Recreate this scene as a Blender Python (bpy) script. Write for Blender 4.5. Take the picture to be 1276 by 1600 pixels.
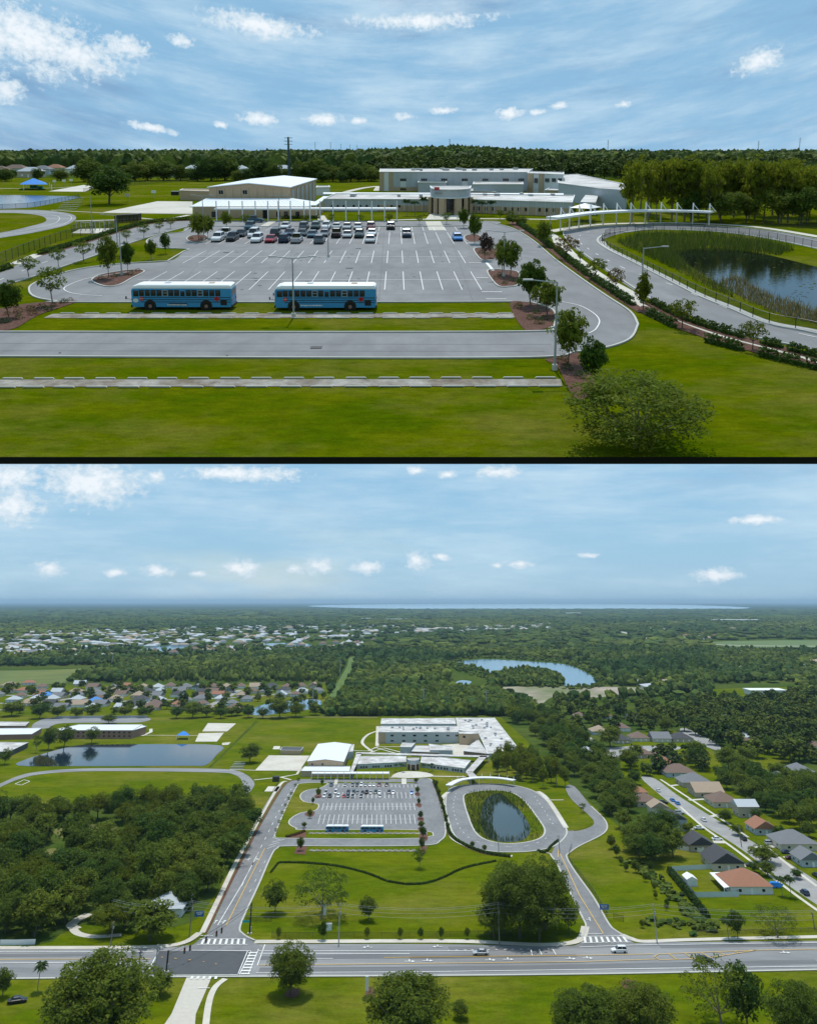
import bpy, math, random
import numpy as np
from mathutils import Matrix, Vector

for o in list(bpy.data.objects):
    bpy.data.objects.remove(o)
SC = bpy.context.scene
COL = SC.collection
R = math.radians

# ------------------------------------------------------------------ camera, sky, sun
# The place is built as two stretches of land: the wide land far below (full size, level) and,
# floating nearer above it, a tilted plateau that holds the close view of the same school.
F_PX, CY = 1200.0, 420.0          # focal length and optical centre in photograph pixels (1276 x 1600)
H_LOW, H_UP = 112.0, 19.1         # height of the viewpoint over each piece of land
HOR_LOW, HOR_UP = 940.0, 232.0
P_LOW = -math.atan((HOR_LOW - CY) / F_PX)
P_UP = math.atan((CY - HOR_UP) / F_PX)
S_UP = 0.2
cam = bpy.data.cameras.new('camera')
cam.sensor_fit = 'VERTICAL'; cam.sensor_height = 24.0
cam.lens = 24.0 * F_PX / 1600.0
cam.shift_y = (CY - 800.0) / 1600.0
cam.clip_start = 0.5; cam.clip_end = 400000
co = bpy.data.objects.new('camera', cam); COL.objects.link(co)
co.location = (0, 0, H_LOW); co.rotation_euler = (R(90) - P_LOW, 0, 0)
SC.camera = co
UPM = Matrix.Translation((0, 0, H_LOW)) @ Matrix.Rotation(P_UP - P_LOW, 4, 'X') @ Matrix.Scale(S_UP, 4) @ Matrix.Translation((0, 0, -H_UP))

SUN_ZENITH = 5.0
HAZE_D = 4.2e-5
SC.view_settings.view_transform = 'Standard'; SC.view_settings.look = 'None'
SC.view_settings.exposure = 0.13; SC.view_settings.gamma = 1.0
sun = bpy.data.lights.new('sun', 'SUN'); sun.energy = 3.0; sun.angle = R(0.5); sun.color = (1.0, 0.95, 0.87)
so = bpy.data.objects.new('sun', sun); COL.objects.link(so)
so.rotation_euler = (-R(SUN_ZENITH), 0, 0); so.location = (0, 0, 600)

def build_world():
    w = bpy.data.worlds.new('World'); SC.world = w; w.use_nodes = True
    nt = w.node_tree; N = nt.nodes; L = nt.links
    N.clear()
    out = N.new('ShaderNodeOutputWorld'); bg = N.new('ShaderNodeBackground')
    sky = N.new('ShaderNodeTexSky'); sky.sky_type = 'NISHITA'; sky.sun_disc = False
    sky.sun_elevation = R(90 - SUN_ZENITH); sky.sun_rotation = 0.0
    sky.air_density = 1.0; sky.dust_density = 0.2; sky.ozone_density = 1.6; sky.altitude = 50
    def M(op, a, b=None, c=None):
        n = N.new('ShaderNodeMath'); n.operation = op
        for i, v in enumerate((a, b, c)):
            if v is None: continue
            if isinstance(v, (int, float)): n.inputs[i].default_value = v
            else: L.new(v, n.inputs[i])
        return n.outputs[0]
    tc = N.new('ShaderNodeTexCoord'); sp = N.new('ShaderNodeSeparateXYZ'); L.new(tc.outputs['Generated'], sp.inputs[0])
    x, y, z = sp.outputs
    az = M('MULTIPLY', M('ARCTAN2', x, y), 57.2958)
    el = M('MULTIPLY', M('ARCSINE', z), 57.2958)
    cb = N.new('ShaderNodeCombineXYZ'); L.new(az, cb.inputs[0]); L.new(el, cb.inputs[1])
    def noise(sx, sy, scale, detail, rough, dist=0.0, rot=0.0, off=0.0):
        mp = N.new('ShaderNodeMapping'); L.new(cb.outputs[0], mp.inputs[0])
        mp.inputs['Scale'].default_value = (sx, sy, 1); mp.inputs['Rotation'].default_value = (0, 0, R(rot)); mp.inputs['Location'].default_value = (off, off * .7, 0)
        n = N.new('ShaderNodeTexNoise'); n.inputs['Scale'].default_value = scale; n.inputs['Detail'].default_value = detail
        n.inputs['Roughness'].default_value = rough; n.inputs['Distortion'].default_value = dist
        L.new(mp.outputs[0], n.inputs[0]); return n.outputs[0]
    def smooth(v, a, b):
        m = N.new('ShaderNodeMapRange'); m.interpolation_type = 'SMOOTHSTEP'; L.new(v, m.inputs[0])
        m.inputs[1].default_value = a; m.inputs[2].default_value = b; return m.outputs[0]
    # thin cirrus veil, streaks leaning up to the right
    cir = smooth(M('ADD', M('MULTIPLY', noise(.07, .46, 1.0, 9, .66, .12, 10, CIR_OFF), .62), M('MULTIPLY', noise(.05, .12, 1.0, 6, .6, .1, 6, 3.1), .42)), .41, .72)
    # cumulus: flat-based puffs at given bearings and heights, edges broken up by noise
    dens = None
    for (px, py, rx, ry) in CLOUDS:
        u, v = px - 638.0, CY - py
        d = (u, F_PX * math.cos(P_LOW) + v * math.sin(P_LOW), v * math.cos(P_LOW) - F_PX * math.sin(P_LOW))
        a0 = math.degrees(math.atan2(d[0], d[1])); e0 = math.degrees(math.asin(d[2] / math.sqrt(sum(c * c for c in d))))
        s = 57.3 / F_PX * .92
        s1 = N.new('ShaderNodeVectorMath'); s1.operation = 'SUBTRACT'; L.new(cb.outputs[0], s1.inputs[0]); s1.inputs[1].default_value = (a0, e0, 0)
        s2 = N.new('ShaderNodeVectorMath'); s2.operation = 'MULTIPLY'; L.new(s1.outputs[0], s2.inputs[0])
        s2.inputs[1].default_value = (1 / (rx * s / math.cos(R(e0))), 1 / (ry * s), 0)
        s3 = N.new('ShaderNodeVectorMath'); s3.operation = 'LENGTH'; L.new(s2.outputs[0], s3.inputs[0])
        v = M('SUBTRACT', 1.0, s3.outputs['Value'])
        dens = v if dens is None else M('MAXIMUM', dens, v)
    nz = noise(1, 1.4, 1.5, 9, .62, .1)
    nlo = noise(1, 1.5, .38, 3, .5, 0, 0, 7.3)
    dn = M('ADD', dens, M('ADD', M('MULTIPLY', M('SUBTRACT', nz, .5), 1.9), M('MULTIPLY', M('SUBTRACT', nlo, .5), .9)))
    cum = M('MULTIPLY', smooth(dn, .06, .55), smooth(dens, -.45, .15))
    low = smooth(el, 1.0, 6.0)
    s_mul = N.new('ShaderNodeVectorMath'); s_mul.operation = 'SCALE'; L.new(sky.outputs[0], s_mul.inputs[0]); s_mul.inputs['Scale'].default_value = SKY_GAIN
    veil = N.new('ShaderNodeMix'); veil.data_type = 'RGBA'; L.new(M('SUBTRACT', VEIL, M('MULTIPLY', smooth(noise(.028, .14, 1.0, 6, .6, .1, 8, 5.0), .50, .66), VEIL_GAP)), veil.inputs['Factor'])
    L.new(s_mul.outputs[0], veil.inputs['A']); veil.inputs['B'].default_value = VEIL_COL
    mx1 = N.new('ShaderNodeMix'); mx1.data_type = 'RGBA'
    L.new(M('MULTIPLY', cir, CIR_AMT), mx1.inputs['Factor']); L.new(veil.outputs['Result'], mx1.inputs['A']); mx1.inputs['B'].default_value = CIR_COL
    mx2 = N.new('ShaderNodeMix'); mx2.data_type = 'RGBA'
    ccol = N.new('ShaderNodeMix'); ccol.data_type = 'RGBA'; L.new(smooth(dn, .35, 1.1), ccol.inputs['Factor'])
    ccol.inputs['A'].default_value = CUM_A; ccol.inputs['B'].default_value = CUM_B
    L.new(M('MULTIPLY', cum, .82), mx2.inputs['Factor']); L.new(mx1.outputs['Result'], mx2.inputs['A']); L.new(ccol.outputs['Result'], mx2.inputs['B'])
    L.new(mx2.outputs['Result'], bg.inputs['Color']); bg.inputs['Strength'].default_value = 0.1
    L.new(bg.outputs[0], out.inputs[0])
SKY_GAIN = 1.0; CIR_AMT = .66; CIR_OFF = 0.0; VEIL = .80; VEIL_GAP = .38; VEIL_COL = (2.75, 5.2, 7.4, 1)
CIR_COL = (6.4, 7.9, 8.8, 1); CUM_A = (6.0, 7.2, 8.1, 1); CUM_B = (9.2, 9.4, 9.6, 1)
CLOUDS = [(40, 60, 130, 62), (120, 85, 95, 34), (195, 72, 45, 24), (280, 63, 26, 13), (400, 38, 110, 24), (660, 33, 140, 16), (1188, 95, 48, 22), (10, 140, 30, 30), (405, 186, 38, 14), (345, 195, 14, 8), (505, 186, 35, 13), (560, 188, 18, 7), (632, 183, 26, 9), (690, 173, 32, 8), (795, 177, 28, 12), (840, 175, 16, 7), (872, 165, 16, 7), (975, 163, 18, 7), (235, 200, 50, 9),
          (140, 756, 105, 44), (20, 790, 50, 40), (20, 745, 60, 26), (380, 740, 120, 16), (650, 735, 20, 10), (245, 745, 16, 12), (700, 742, 24, 9), (775, 737, 50, 12), (650, 876, 28, 20), (578, 886, 36, 13), (498, 884, 30, 16), (462, 890, 18, 11), (376, 888, 40, 16), (248, 892, 32, 12), (78, 888, 28, 16), (310, 896, 16, 7), (690, 870, 18, 8), (808, 881, 34, 9), (775, 884, 14, 6), (1180, 812, 50, 9), (1120, 900, 50, 14), (920, 868, 24, 6), (180, 895, 20, 8)]
build_world()
cy = SC.cycles
SC.render.engine = 'CYCLES'
cy.max_bounces = 8; cy.diffuse_bounces = 4; cy.glossy_bounces = 2; cy.transmission_bounces = 5; cy.transparent_max_bounces = 12; cy.volume_bounces = 0
cy.use_denoising = True

# ------------------------------------------------------------------ picture point -> ground point
UPPER = False
UP_ROOTS = []
def _cam():
    return (P_UP, H_UP) if UPPER else (P_LOW, H_LOW)
def ray(px, py):
    p, h = _cam(); u, v = px - 638.0, CY - py
    return u, F_PX * math.cos(p) + v * math.sin(p), v * math.cos(p) - F_PX * math.sin(p)
def G(px, py, z=0.0):
    p, h = _cam(); d = ray(px, py); t = (z - h) / d[2]
    return Vector((d[0] * t, d[1] * t, z))
def mpp(px, py):
    p, h = _cam(); return -h / ray(px, py)[2]
def HT(py_base, py_top):
    p, h = _cam(); Y = G(638, py_base).y; d = ray(638, py_top)
    return h + Y * d[2] / d[1]
def proj(x, y, z=0.0):
    p, h = _cam(); w = z - h
    fw = y * math.cos(p) - w * math.sin(p); up = y * math.sin(p) + w * math.cos(p)
    return 638 + F_PX * x / fw, CY - F_PX * up / fw
def on_wall(A, B, px, py):
    p, h = _cam(); d = ray(px, py); nx, ny = -(B.y - A.y), B.x - A.x
    t = (A.x * nx + A.y * ny) / (d[0] * nx + d[1] * ny)
    return Vector((d[0] * t, d[1] * t, h + d[2] * t))
def dense(pts, closed=True, n=6):
    out = []; m = len(pts)
    rng = range(m) if closed else range(m - 1)
    for i in rng:
        g = (lambda k: pts[k % m]) if closed else (lambda k: pts[min(max(k, 0), m - 1)])
        p0, p1, p2, p3 = g(i - 1), g(i), g(i + 1), g(i + 2)
        for j in range(n):
            t = j / n
            out.append(tuple(.5 * (2 * p1[k] + (p2[k] - p0[k]) * t + (2 * p0[k] - 5 * p1[k] + 4 * p2[k] - p3[k]) * t * t + (3 * p1[k] - p0[k] - 3 * p2[k] + p3[k]) * t ** 3) for k in (0, 1)))
    if not closed: out.append(tuple(pts[-1]))
    return out
def inside(p, poly):
    x, y = p; c = False; j = len(poly) - 1
    for i in range(len(poly)):
        xi, yi = poly[i]; xj, yj = poly[j]
        if (yi > y) != (yj > y) and x < (xj - xi) * (y - yi) / (yj - yi) + xi: c = not c
        j = i
    return c

# ------------------------------------------------------------------ materials
def _nodes(name):
    m = bpy.data.materials.new(name); m.use_nodes = True
    return m, m.node_tree.nodes, m.node_tree.links, m.node_tree.nodes['Principled BSDF']
def mat(name, col, rough=.7, var=.0, scale=1.0, col2=None, scale2=None, metal=0.0, bump=0.0, spec=.4, stretch=None):
    m, N, L, b = _nodes(name)
    b.inputs['Roughness'].default_value = rough; b.inputs['Metallic'].default_value = metal; b.inputs['Specular IOR Level'].default_value = spec
    c = (*col, 1)
    if not var and not col2:
        b.inputs['Base Color'].default_value = c; return m
    tc = N.new('ShaderNodeTexCoord'); vec = tc.outputs['Object']
    if stretch:
        mp = N.new('ShaderNodeMapping'); mp.inputs['Scale'].default_value = stretch; L.new(vec, mp.inputs[0]); vec = mp.outputs[0]
    def noise(s, d=5, r=.6):
        n = N.new('ShaderNodeTexNoise'); n.inputs['Scale'].default_value = s; n.inputs['Detail'].default_value = d; n.inputs['Roughness'].default_value = r
        L.new(vec, n.inputs[0]); return n.outputs[0]
    n1 = noise(scale)
    cur = None
    if col2:
        mx = N.new('ShaderNodeMix'); mx.data_type = 'RGBA'; mr = N.new('ShaderNodeMapRange'); mr.inputs[1].default_value = .35; mr.inputs[2].default_value = .65
        L.new(noise(scale2 or scale * .3), mr.inputs[0]); L.new(mr.outputs[0], mx.inputs['Factor'])
        mx.inputs['A'].default_value = c; mx.inputs['B'].default_value = (*col2, 1); cur = mx.outputs['Result']
    mr = N.new('ShaderNodeMapRange'); mr.inputs[1].default_value = .25; mr.inputs[2].default_value = .75; mr.inputs[3].default_value = 1 - var; mr.inputs[4].default_value = 1 + var
    L.new(n1, mr.inputs[0])
    vm = N.new('ShaderNodeVectorMath'); vm.operation = 'SCALE'
    if cur: L.new(cur, vm.inputs[0])
    else: vm.inputs[0].default_value = col
    L.new(mr.outputs[0], vm.inputs['Scale']); L.new(vm.outputs[0], b.inputs['Base Color'])
    if bump:
        bp = N.new('ShaderNodeBump'); bp.inputs['Strength'].default_value = bump; bp.inputs['Distance'].default_value = .1
        L.new(n1, bp.inputs['Height']); L.new(bp.outputs[0], b.inputs['Normal'])
    return m
def grass(name, a, b_, c, s):
    m, N, L, b = _nodes(name); b.inputs['Roughness'].default_value = 1; b.inputs['Specular IOR Level'].default_value = 0
    tc = N.new('ShaderNodeTexCoord')
    def noise(sc, d, r, st=(1, 1, 1)):
        mp = N.new('ShaderNodeMapping'); mp.inputs['Scale'].default_value = st; L.new(tc.outputs['Object'], mp.inputs[0])
        n = N.new('ShaderNodeTexNoise'); n.inputs['Scale'].default_value = sc; n.inputs['Detail'].default_value = d; n.inputs['Roughness'].default_value = r
        L.new(mp.outputs[0], n.inputs[0]); return n.outputs[0]
    def mixc(f, A, B, lo, hi):
        mr = N.new('ShaderNodeMapRange'); mr.inputs[1].default_value = lo; mr.inputs[2].default_value = hi; L.new(f, mr.inputs[0])
        mx = N.new('ShaderNodeMix'); mx.data_type = 'RGBA'; L.new(mr.outputs[0], mx.inputs['Factor'])
        for k, v in (('A', A), ('B', B)):
            if isinstance(v, tuple): mx.inputs[k].default_value = (*v, 1)
            else: L.new(v, mx.inputs[k])
        return mx.outputs['Result']
    r = mixc(noise(s, 7, .72, (.6, 1.0, 1)), a, b_, .40, .60)
    r = mixc(noise(s * .35, 6, .72, (.7, 1, 1)), r, c, .48, .76)
    vm = N.new('ShaderNodeVectorMath'); vm.operation = 'SCALE'; L.new(r, vm.inputs[0])
    mr = N.new('ShaderNodeMapRange'); mr.inputs[1].default_value = .3; mr.inputs[2].default_value = .7; mr.inputs[3].default_value = .5; mr.inputs[4].default_value = 1.5
    ad = N.new('ShaderNodeMath'); ad.operation = 'MULTIPLY_ADD'; L.new(noise(s * 6, 6, .8, (.5, 1.3, 1)), ad.inputs[0]); ad.inputs[1].default_value = .65; sc2 = N.new('ShaderNodeMath'); sc2.operation = 'MULTIPLY'; L.new(noise(s * 30, 4, .8), sc2.inputs[0]); sc2.inputs[1].default_value = .35; L.new(sc2.outputs[0], ad.inputs[2]); L.new(ad.outputs[0], mr.inputs[0]); L.new(mr.outputs[0], vm.inputs['Scale']); L.new(vm.outputs[0], b.inputs['Base Color'])
    bp = N.new('ShaderNodeBump'); bp.inputs['Strength'].default_value = .5; bp.inputs['Distance'].default_value = .15
    L.new(noise(s * 40, 3, .8), bp.inputs['Height']); L.new(bp.outputs[0], b.inputs['Normal'])
    return m
def leafmat(name, col, col2, tint=False, trans=.42):
    m, N, L, b = _nodes(name); b.inputs['Roughness'].default_value = .7; b.inputs['Specular IOR Level'].default_value = .06
    tc = N.new('ShaderNodeTexCoord'); oi = N.new('ShaderNodeObjectInfo'); ge = N.new('ShaderNodeNewGeometry')
    mx = N.new('ShaderNodeMix'); mx.data_type = 'RGBA'; mx.inputs['A'].default_value = (*col, 1); mx.inputs['B'].default_value = (*col2, 1)
    if tint:
        at = N.new('ShaderNodeAttribute'); at.attribute_name = 'tint'; L.new(at.outputs['Fac'], mx.inputs['Factor'])
    else: L.new(oi.outputs['Random'], mx.inputs['Factor'])
    vm = N.new('ShaderNodeVectorMath'); vm.operation = 'SCALE'; L.new(mx.outputs['Result'], vm.inputs[0])
    mr = N.new('ShaderNodeMapRange'); mr.inputs[3].default_value = .62; mr.inputs[4].default_value = 1.38; L.new(ge.outputs['Random Per Island'], mr.inputs[0])
    L.new(mr.outputs[0], vm.inputs['Scale']); L.new(vm.outputs[0], b.inputs['Base Color'])
    tr = N.new('ShaderNodeBsdfTranslucent'); L.new(vm.outputs[0], tr.inputs[0]); ms = N.new('ShaderNodeMixShader'); ms.inputs[0].default_value = trans
    L.new(b.outputs[0], ms.inputs[1]); L.new(tr.outputs[0], ms.inputs[2]); L.new(ms.outputs[0], N['Material Output'].inputs[0])
    return m
def water(name, col, bump=.03, scale=.6, rough=.04):
    m, N, L, b = _nodes(name); b.inputs['Base Color'].default_value = (*col, 1); b.inputs['Roughness'].default_value = rough; b.inputs['IOR'].default_value = 1.33
    tc = N.new('ShaderNodeTexCoord'); n = N.new('ShaderNodeTexNoise'); n.inputs['Scale'].default_value = scale; n.inputs['Detail'].default_value = 4
    L.new(tc.outputs['Object'], n.inputs[0]); bp = N.new('ShaderNodeBump'); bp.inputs['Strength'].default_value = bump; bp.inputs['Distance'].default_value = .1
    L.new(n.outputs[0], bp.inputs['Height']); L.new(bp.outputs[0], b.inputs['Normal']); return m
def mesh_screen(name, col, open_):
    m, N, L, b = _nodes(name); b.inputs['Base Color'].default_value = (*col, 1); b.inputs['Roughness'].default_value = .6
    t = N.new('ShaderNodeBsdfTransparent'); ms = N.new('ShaderNodeMixShader'); ms.inputs[0].default_value = open_
    L.new(b.outputs[0], ms.inputs[1]); L.new(t.outputs[0], ms.inputs[2]); L.new(ms.outputs[0], N['Material Output'].inputs[0]); return m

X = {}
X['lawn_u'] = grass('lawn', (.070, .110, .001), (.118, .138, .002), (.195, .168, .036), .16)
X['lawn_l'] = grass('lawn_wide', (.068, .106, .002), (.112, .134, .003), (.195, .168, .035), .035)
X['scrub'] = grass('scrub', (.042, .074, .012), (.060, .092, .014), (.11, .12, .03), .02)
X['dry'] = grass('dry_grass', (.12, .13, .03), (.17, .16, .06), (.20, .18, .09), .05)
X['soil'] = mat('soil', (.004, .004, .004), .95)
X['asph'] = mat('asphalt', (.222, .220, .224), .85, .15, .45, (.170, .170, .175), .10, stretch=(1, .55, 1))
X['street'] = mat('suburban_street', (.33, .32, .305), .9, .12, .3, (.26, .255, .25), .08)
X['seam'] = mat('asphalt_seam', (.12, .12, .125), .9, .2, 1)
X['asph_d'] = mat('fresh_asphalt', (.075, .078, .085), .8, .12, .4)
X['asph_m'] = mat('worn_asphalt', (.185, .187, .192), .85, .12, .5, (.27, .27, .275), .06, stretch=(.2, 1.6, 1))
X['conc'] = mat('concrete', (.52, .49, .43), .85, .08, .8)
X['conc_p'] = mat('pale_concrete', (.60, .565, .49), .85, .10, .35, (.50, .46, .39), .05)
X['kerb'] = mat('kerb_concrete', (.47, .46, .42), .85, .08, 1.2)
X['mulch'] = mat('mulch', (.105, .042, .026), .95, .45, 4.0, (.15, .065, .042), 1.2, bump=.8)
X['dirt'] = mat('bare_dirt', (.16, .125, .09), .95, .3, 1.5, (.34, .32, .28), .4)
X['white'] = mat('white_paint', (.80, .80, .79), .5)
X['line'] = mat('line_paint', (.72, .72, .70), .7, .18, 1.5)
X['yellow'] = mat('yellow_paint', (.62, .40, .10), .7, .15, 1.5)
X['tan'] = mat('tan_stucco', (.47, .34, .22), .9, .07, .6)
X['tan_d'] = mat('brown_brick', (.27, .16, .12), .9, .12, 1.5)
X['grey_w'] = mat('grey_stucco', (.46, .48, .50), .9, .06, .6)
X['white_w'] = mat('white_stucco', (.68, .68, .66), .9, .05, .6)
X['memb'] = mat('roof_membrane', (.66, .65, .63), .8, .22, .22, (.36, .33, .31), .12)
X['metal_r'] = mat('white_metal_roof', (.74, .77, .80), .45, .04, .4)
X['galv'] = mat('galvanised_steel', (.38, .40, .42), .45, .05, 2.0, metal=.3)
X['glass'] = mat('dark_glass', (.012, .015, .02), .08, spec=.6)
X['black'] = mat('black_paint', (.012, .012, .013), .45)
X['rubber'] = mat('rubber', (.012, .012, .012), .85)
X['bus'] = mat('bus_blue', (.04, .28, .54), .35, .04, 1.0)
X['red'] = mat('sign_red', (.50, .02, .02), .5)
X['orange'] = mat('traffic_orange', (.75, .16, .02), .5)
X['blue_c'] = mat('blue_canvas', (.01, .20, .62), .7, .05, 1)
X['blue_s'] = mat('blue_sign', (.02, .12, .42), .5)
X['teal'] = mat('teal_canvas', (.01, .33, .30), .6)
X['wood'] = mat('weathered_wood', (.20, .17, .145), .9, .15, 3.0)
X['bark'] = mat('bark', (.105, .085, .068), .95, .2, 3.0)
X['bark_p'] = mat('pale_bark', (.22, .19, .16), .95, .2, 3.0)
X['leaf_oak'] = leafmat('oak_leaves', (.055, .108, .016), (.155, .190, .022))
X['leaf_young'] = leafmat('young_leaves', (.095, .145, .020), (.150, .185, .022))
X['leaf_lime'] = leafmat('lime_leaves', (.130, .155, .012), (.105, .140, .012))
X['leaf_rust'] = leafmat('rusty_leaves', (.155, .095, .030), (.120, .105, .030))
X['leaf_plum'] = leafmat('plum_leaves', (.055, .040, .030), (.075, .050, .035))
X['leaf_cyp'] = leafmat('cypress_leaves', (.155, .190, .014), (.195, .215, .018), trans=.5)
X['leaf_palm'] = leafmat('palm_fronds', (.050, .090, .022), (.060, .095, .030))
X['leaf_hedge'] = leafmat('hedge_leaves', (.055, .095, .016), (.048, .088, .018))
X['leaf_far'] = leafmat('far_foliage', (.030, .062, .012), (.105, .130, .016), tint=True, trans=.1)
X['blade'] = leafmat('grass_blades', (.115, .165, .002), (.26, .235, .035), tint=True, trans=.5)
X['reed'] = leafmat('reeds', (.050, .090, .014), (.200, .165, .070), tint=True)
X['pond_u'] = water('dark_pond_water', (.006, .010, .008), .02, 1.2)
X['pond'] = water('pond_water', (.010, .022, .036), .10, .35, .06)
X['pond_o'] = water('oval_pond_water', (.012, .022, .015), .06, .35, .05)
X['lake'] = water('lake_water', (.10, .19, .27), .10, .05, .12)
X['stone'] = mat('white_rock', (.55, .54, .52), .9, .25, 3)
X['screen'] = mesh_screen('chain_link', (.015, .017, .016), .68)
X['screen_f'] = mesh_screen('windscreen_mesh', (.010, .011, .012), .25)
X['vinyl'] = mat('pale_vinyl', (.55, .62, .63), .6)
X['cloth_r'] = mat('flag_red', (.45, .04, .05), .7)
ROOFS = {'grey': mat('grey_shingles', (.17, .175, .185), .9, .15, 2), 'dark': mat('dark_shingles', (.062, .062, .068), .9, .2, 2), 'brown': mat('brown_shingles', (.17, .115, .09), .9, .15, 2),
         'rust': mat('rust_shingles', (.30, .14, .085), .9, .15, 2), 'tan': mat('tan_shingles', (.34, .26, .19), .9, .12, 2), 'pale': mat('pale_shingles', (.42, .45, .48), .8, .1, 2), 'blue': mat('blue_tarp_roof', (.05, .22, .55), .7, .1, 2)}
WALLS = [mat('cream_wall', (.58, .52, .42), .9, .05, 1), mat('white_wall', (.68, .68, .66), .9, .05, 1), mat('beige_wall', (.46, .38, .29), .9, .05, 1), mat('blue_grey_wall', (.42, .48, .52), .9, .05, 1)]
PAINT = {'white': (.72, .73, .74), 'silver': (.40, .42, .44), 'grey': (.16, .175, .19), 'black': (.013, .014, .016), 'dark blue': (.018, .035, .075), 'blue': (.03, .20, .55), 'red': (.30, .012, .025), 'maroon': (.11, .012, .018), 'green': (.025, .055, .055), 'teal': (.03, .09, .13)}
PAINT = {k: mat('car_paint_' + k.replace(' ', '_'), v, .22, spec=.5) for k, v in PAINT.items()}

# ------------------------------------------------------------------ building blocks
def fastmesh(name, V, F, mats, mi=None, smooth=False, tint=None):
    me = bpy.data.meshes.new(name); V = np.asarray(V, np.float32).reshape(-1, 3); F = np.asarray(F, np.int32); k = F.shape[1]
    me.vertices.add(len(V)); me.vertices.foreach_set('co', V.ravel())
    me.loops.add(F.size); me.loops.foreach_set('vertex_index', F.ravel())
    me.polygons.add(len(F)); me.polygons.foreach_set('loop_start', np.arange(0, F.size, k, dtype=np.int32))
    for m in mats: me.materials.append(m)
    if mi is not None: me.polygons.foreach_set('material_index', np.asarray(mi, np.int32))
    me.polygons.foreach_set('use_smooth', np.full(len(F), smooth))
    if tint is not None:
        a = me.attributes.new('tint', 'FLOAT', 'POINT'); a.data.foreach_set('value', np.asarray(tint, np.float32))
    me.update(calc_edges=True); return me
def add(name, data, parent=None):
    o = bpy.data.objects.new(name, data); COL.objects.link(o)
    if parent: o.parent = parent
    elif UPPER: UP_ROOTS.append(o)
    return o
def tag(o, label=None, cat=None, group=None, kind=None):
    for k, v in (('label', label), ('category', cat), ('group', group), ('kind', kind)):
        if v: o[k] = v
    return o
def thing(name, label, cat, loc=(0, 0, 0), group=None, rz=0.0):
    o = add(name, None); o.location = loc; o.rotation_euler = (0, 0, rz); o.empty_display_size = .3
    return tag(o, label, cat, group)
def origin(p):
    v = Vector((0, 0, 0))
    while p: v += p.location; p = p.parent
    return v
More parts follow.
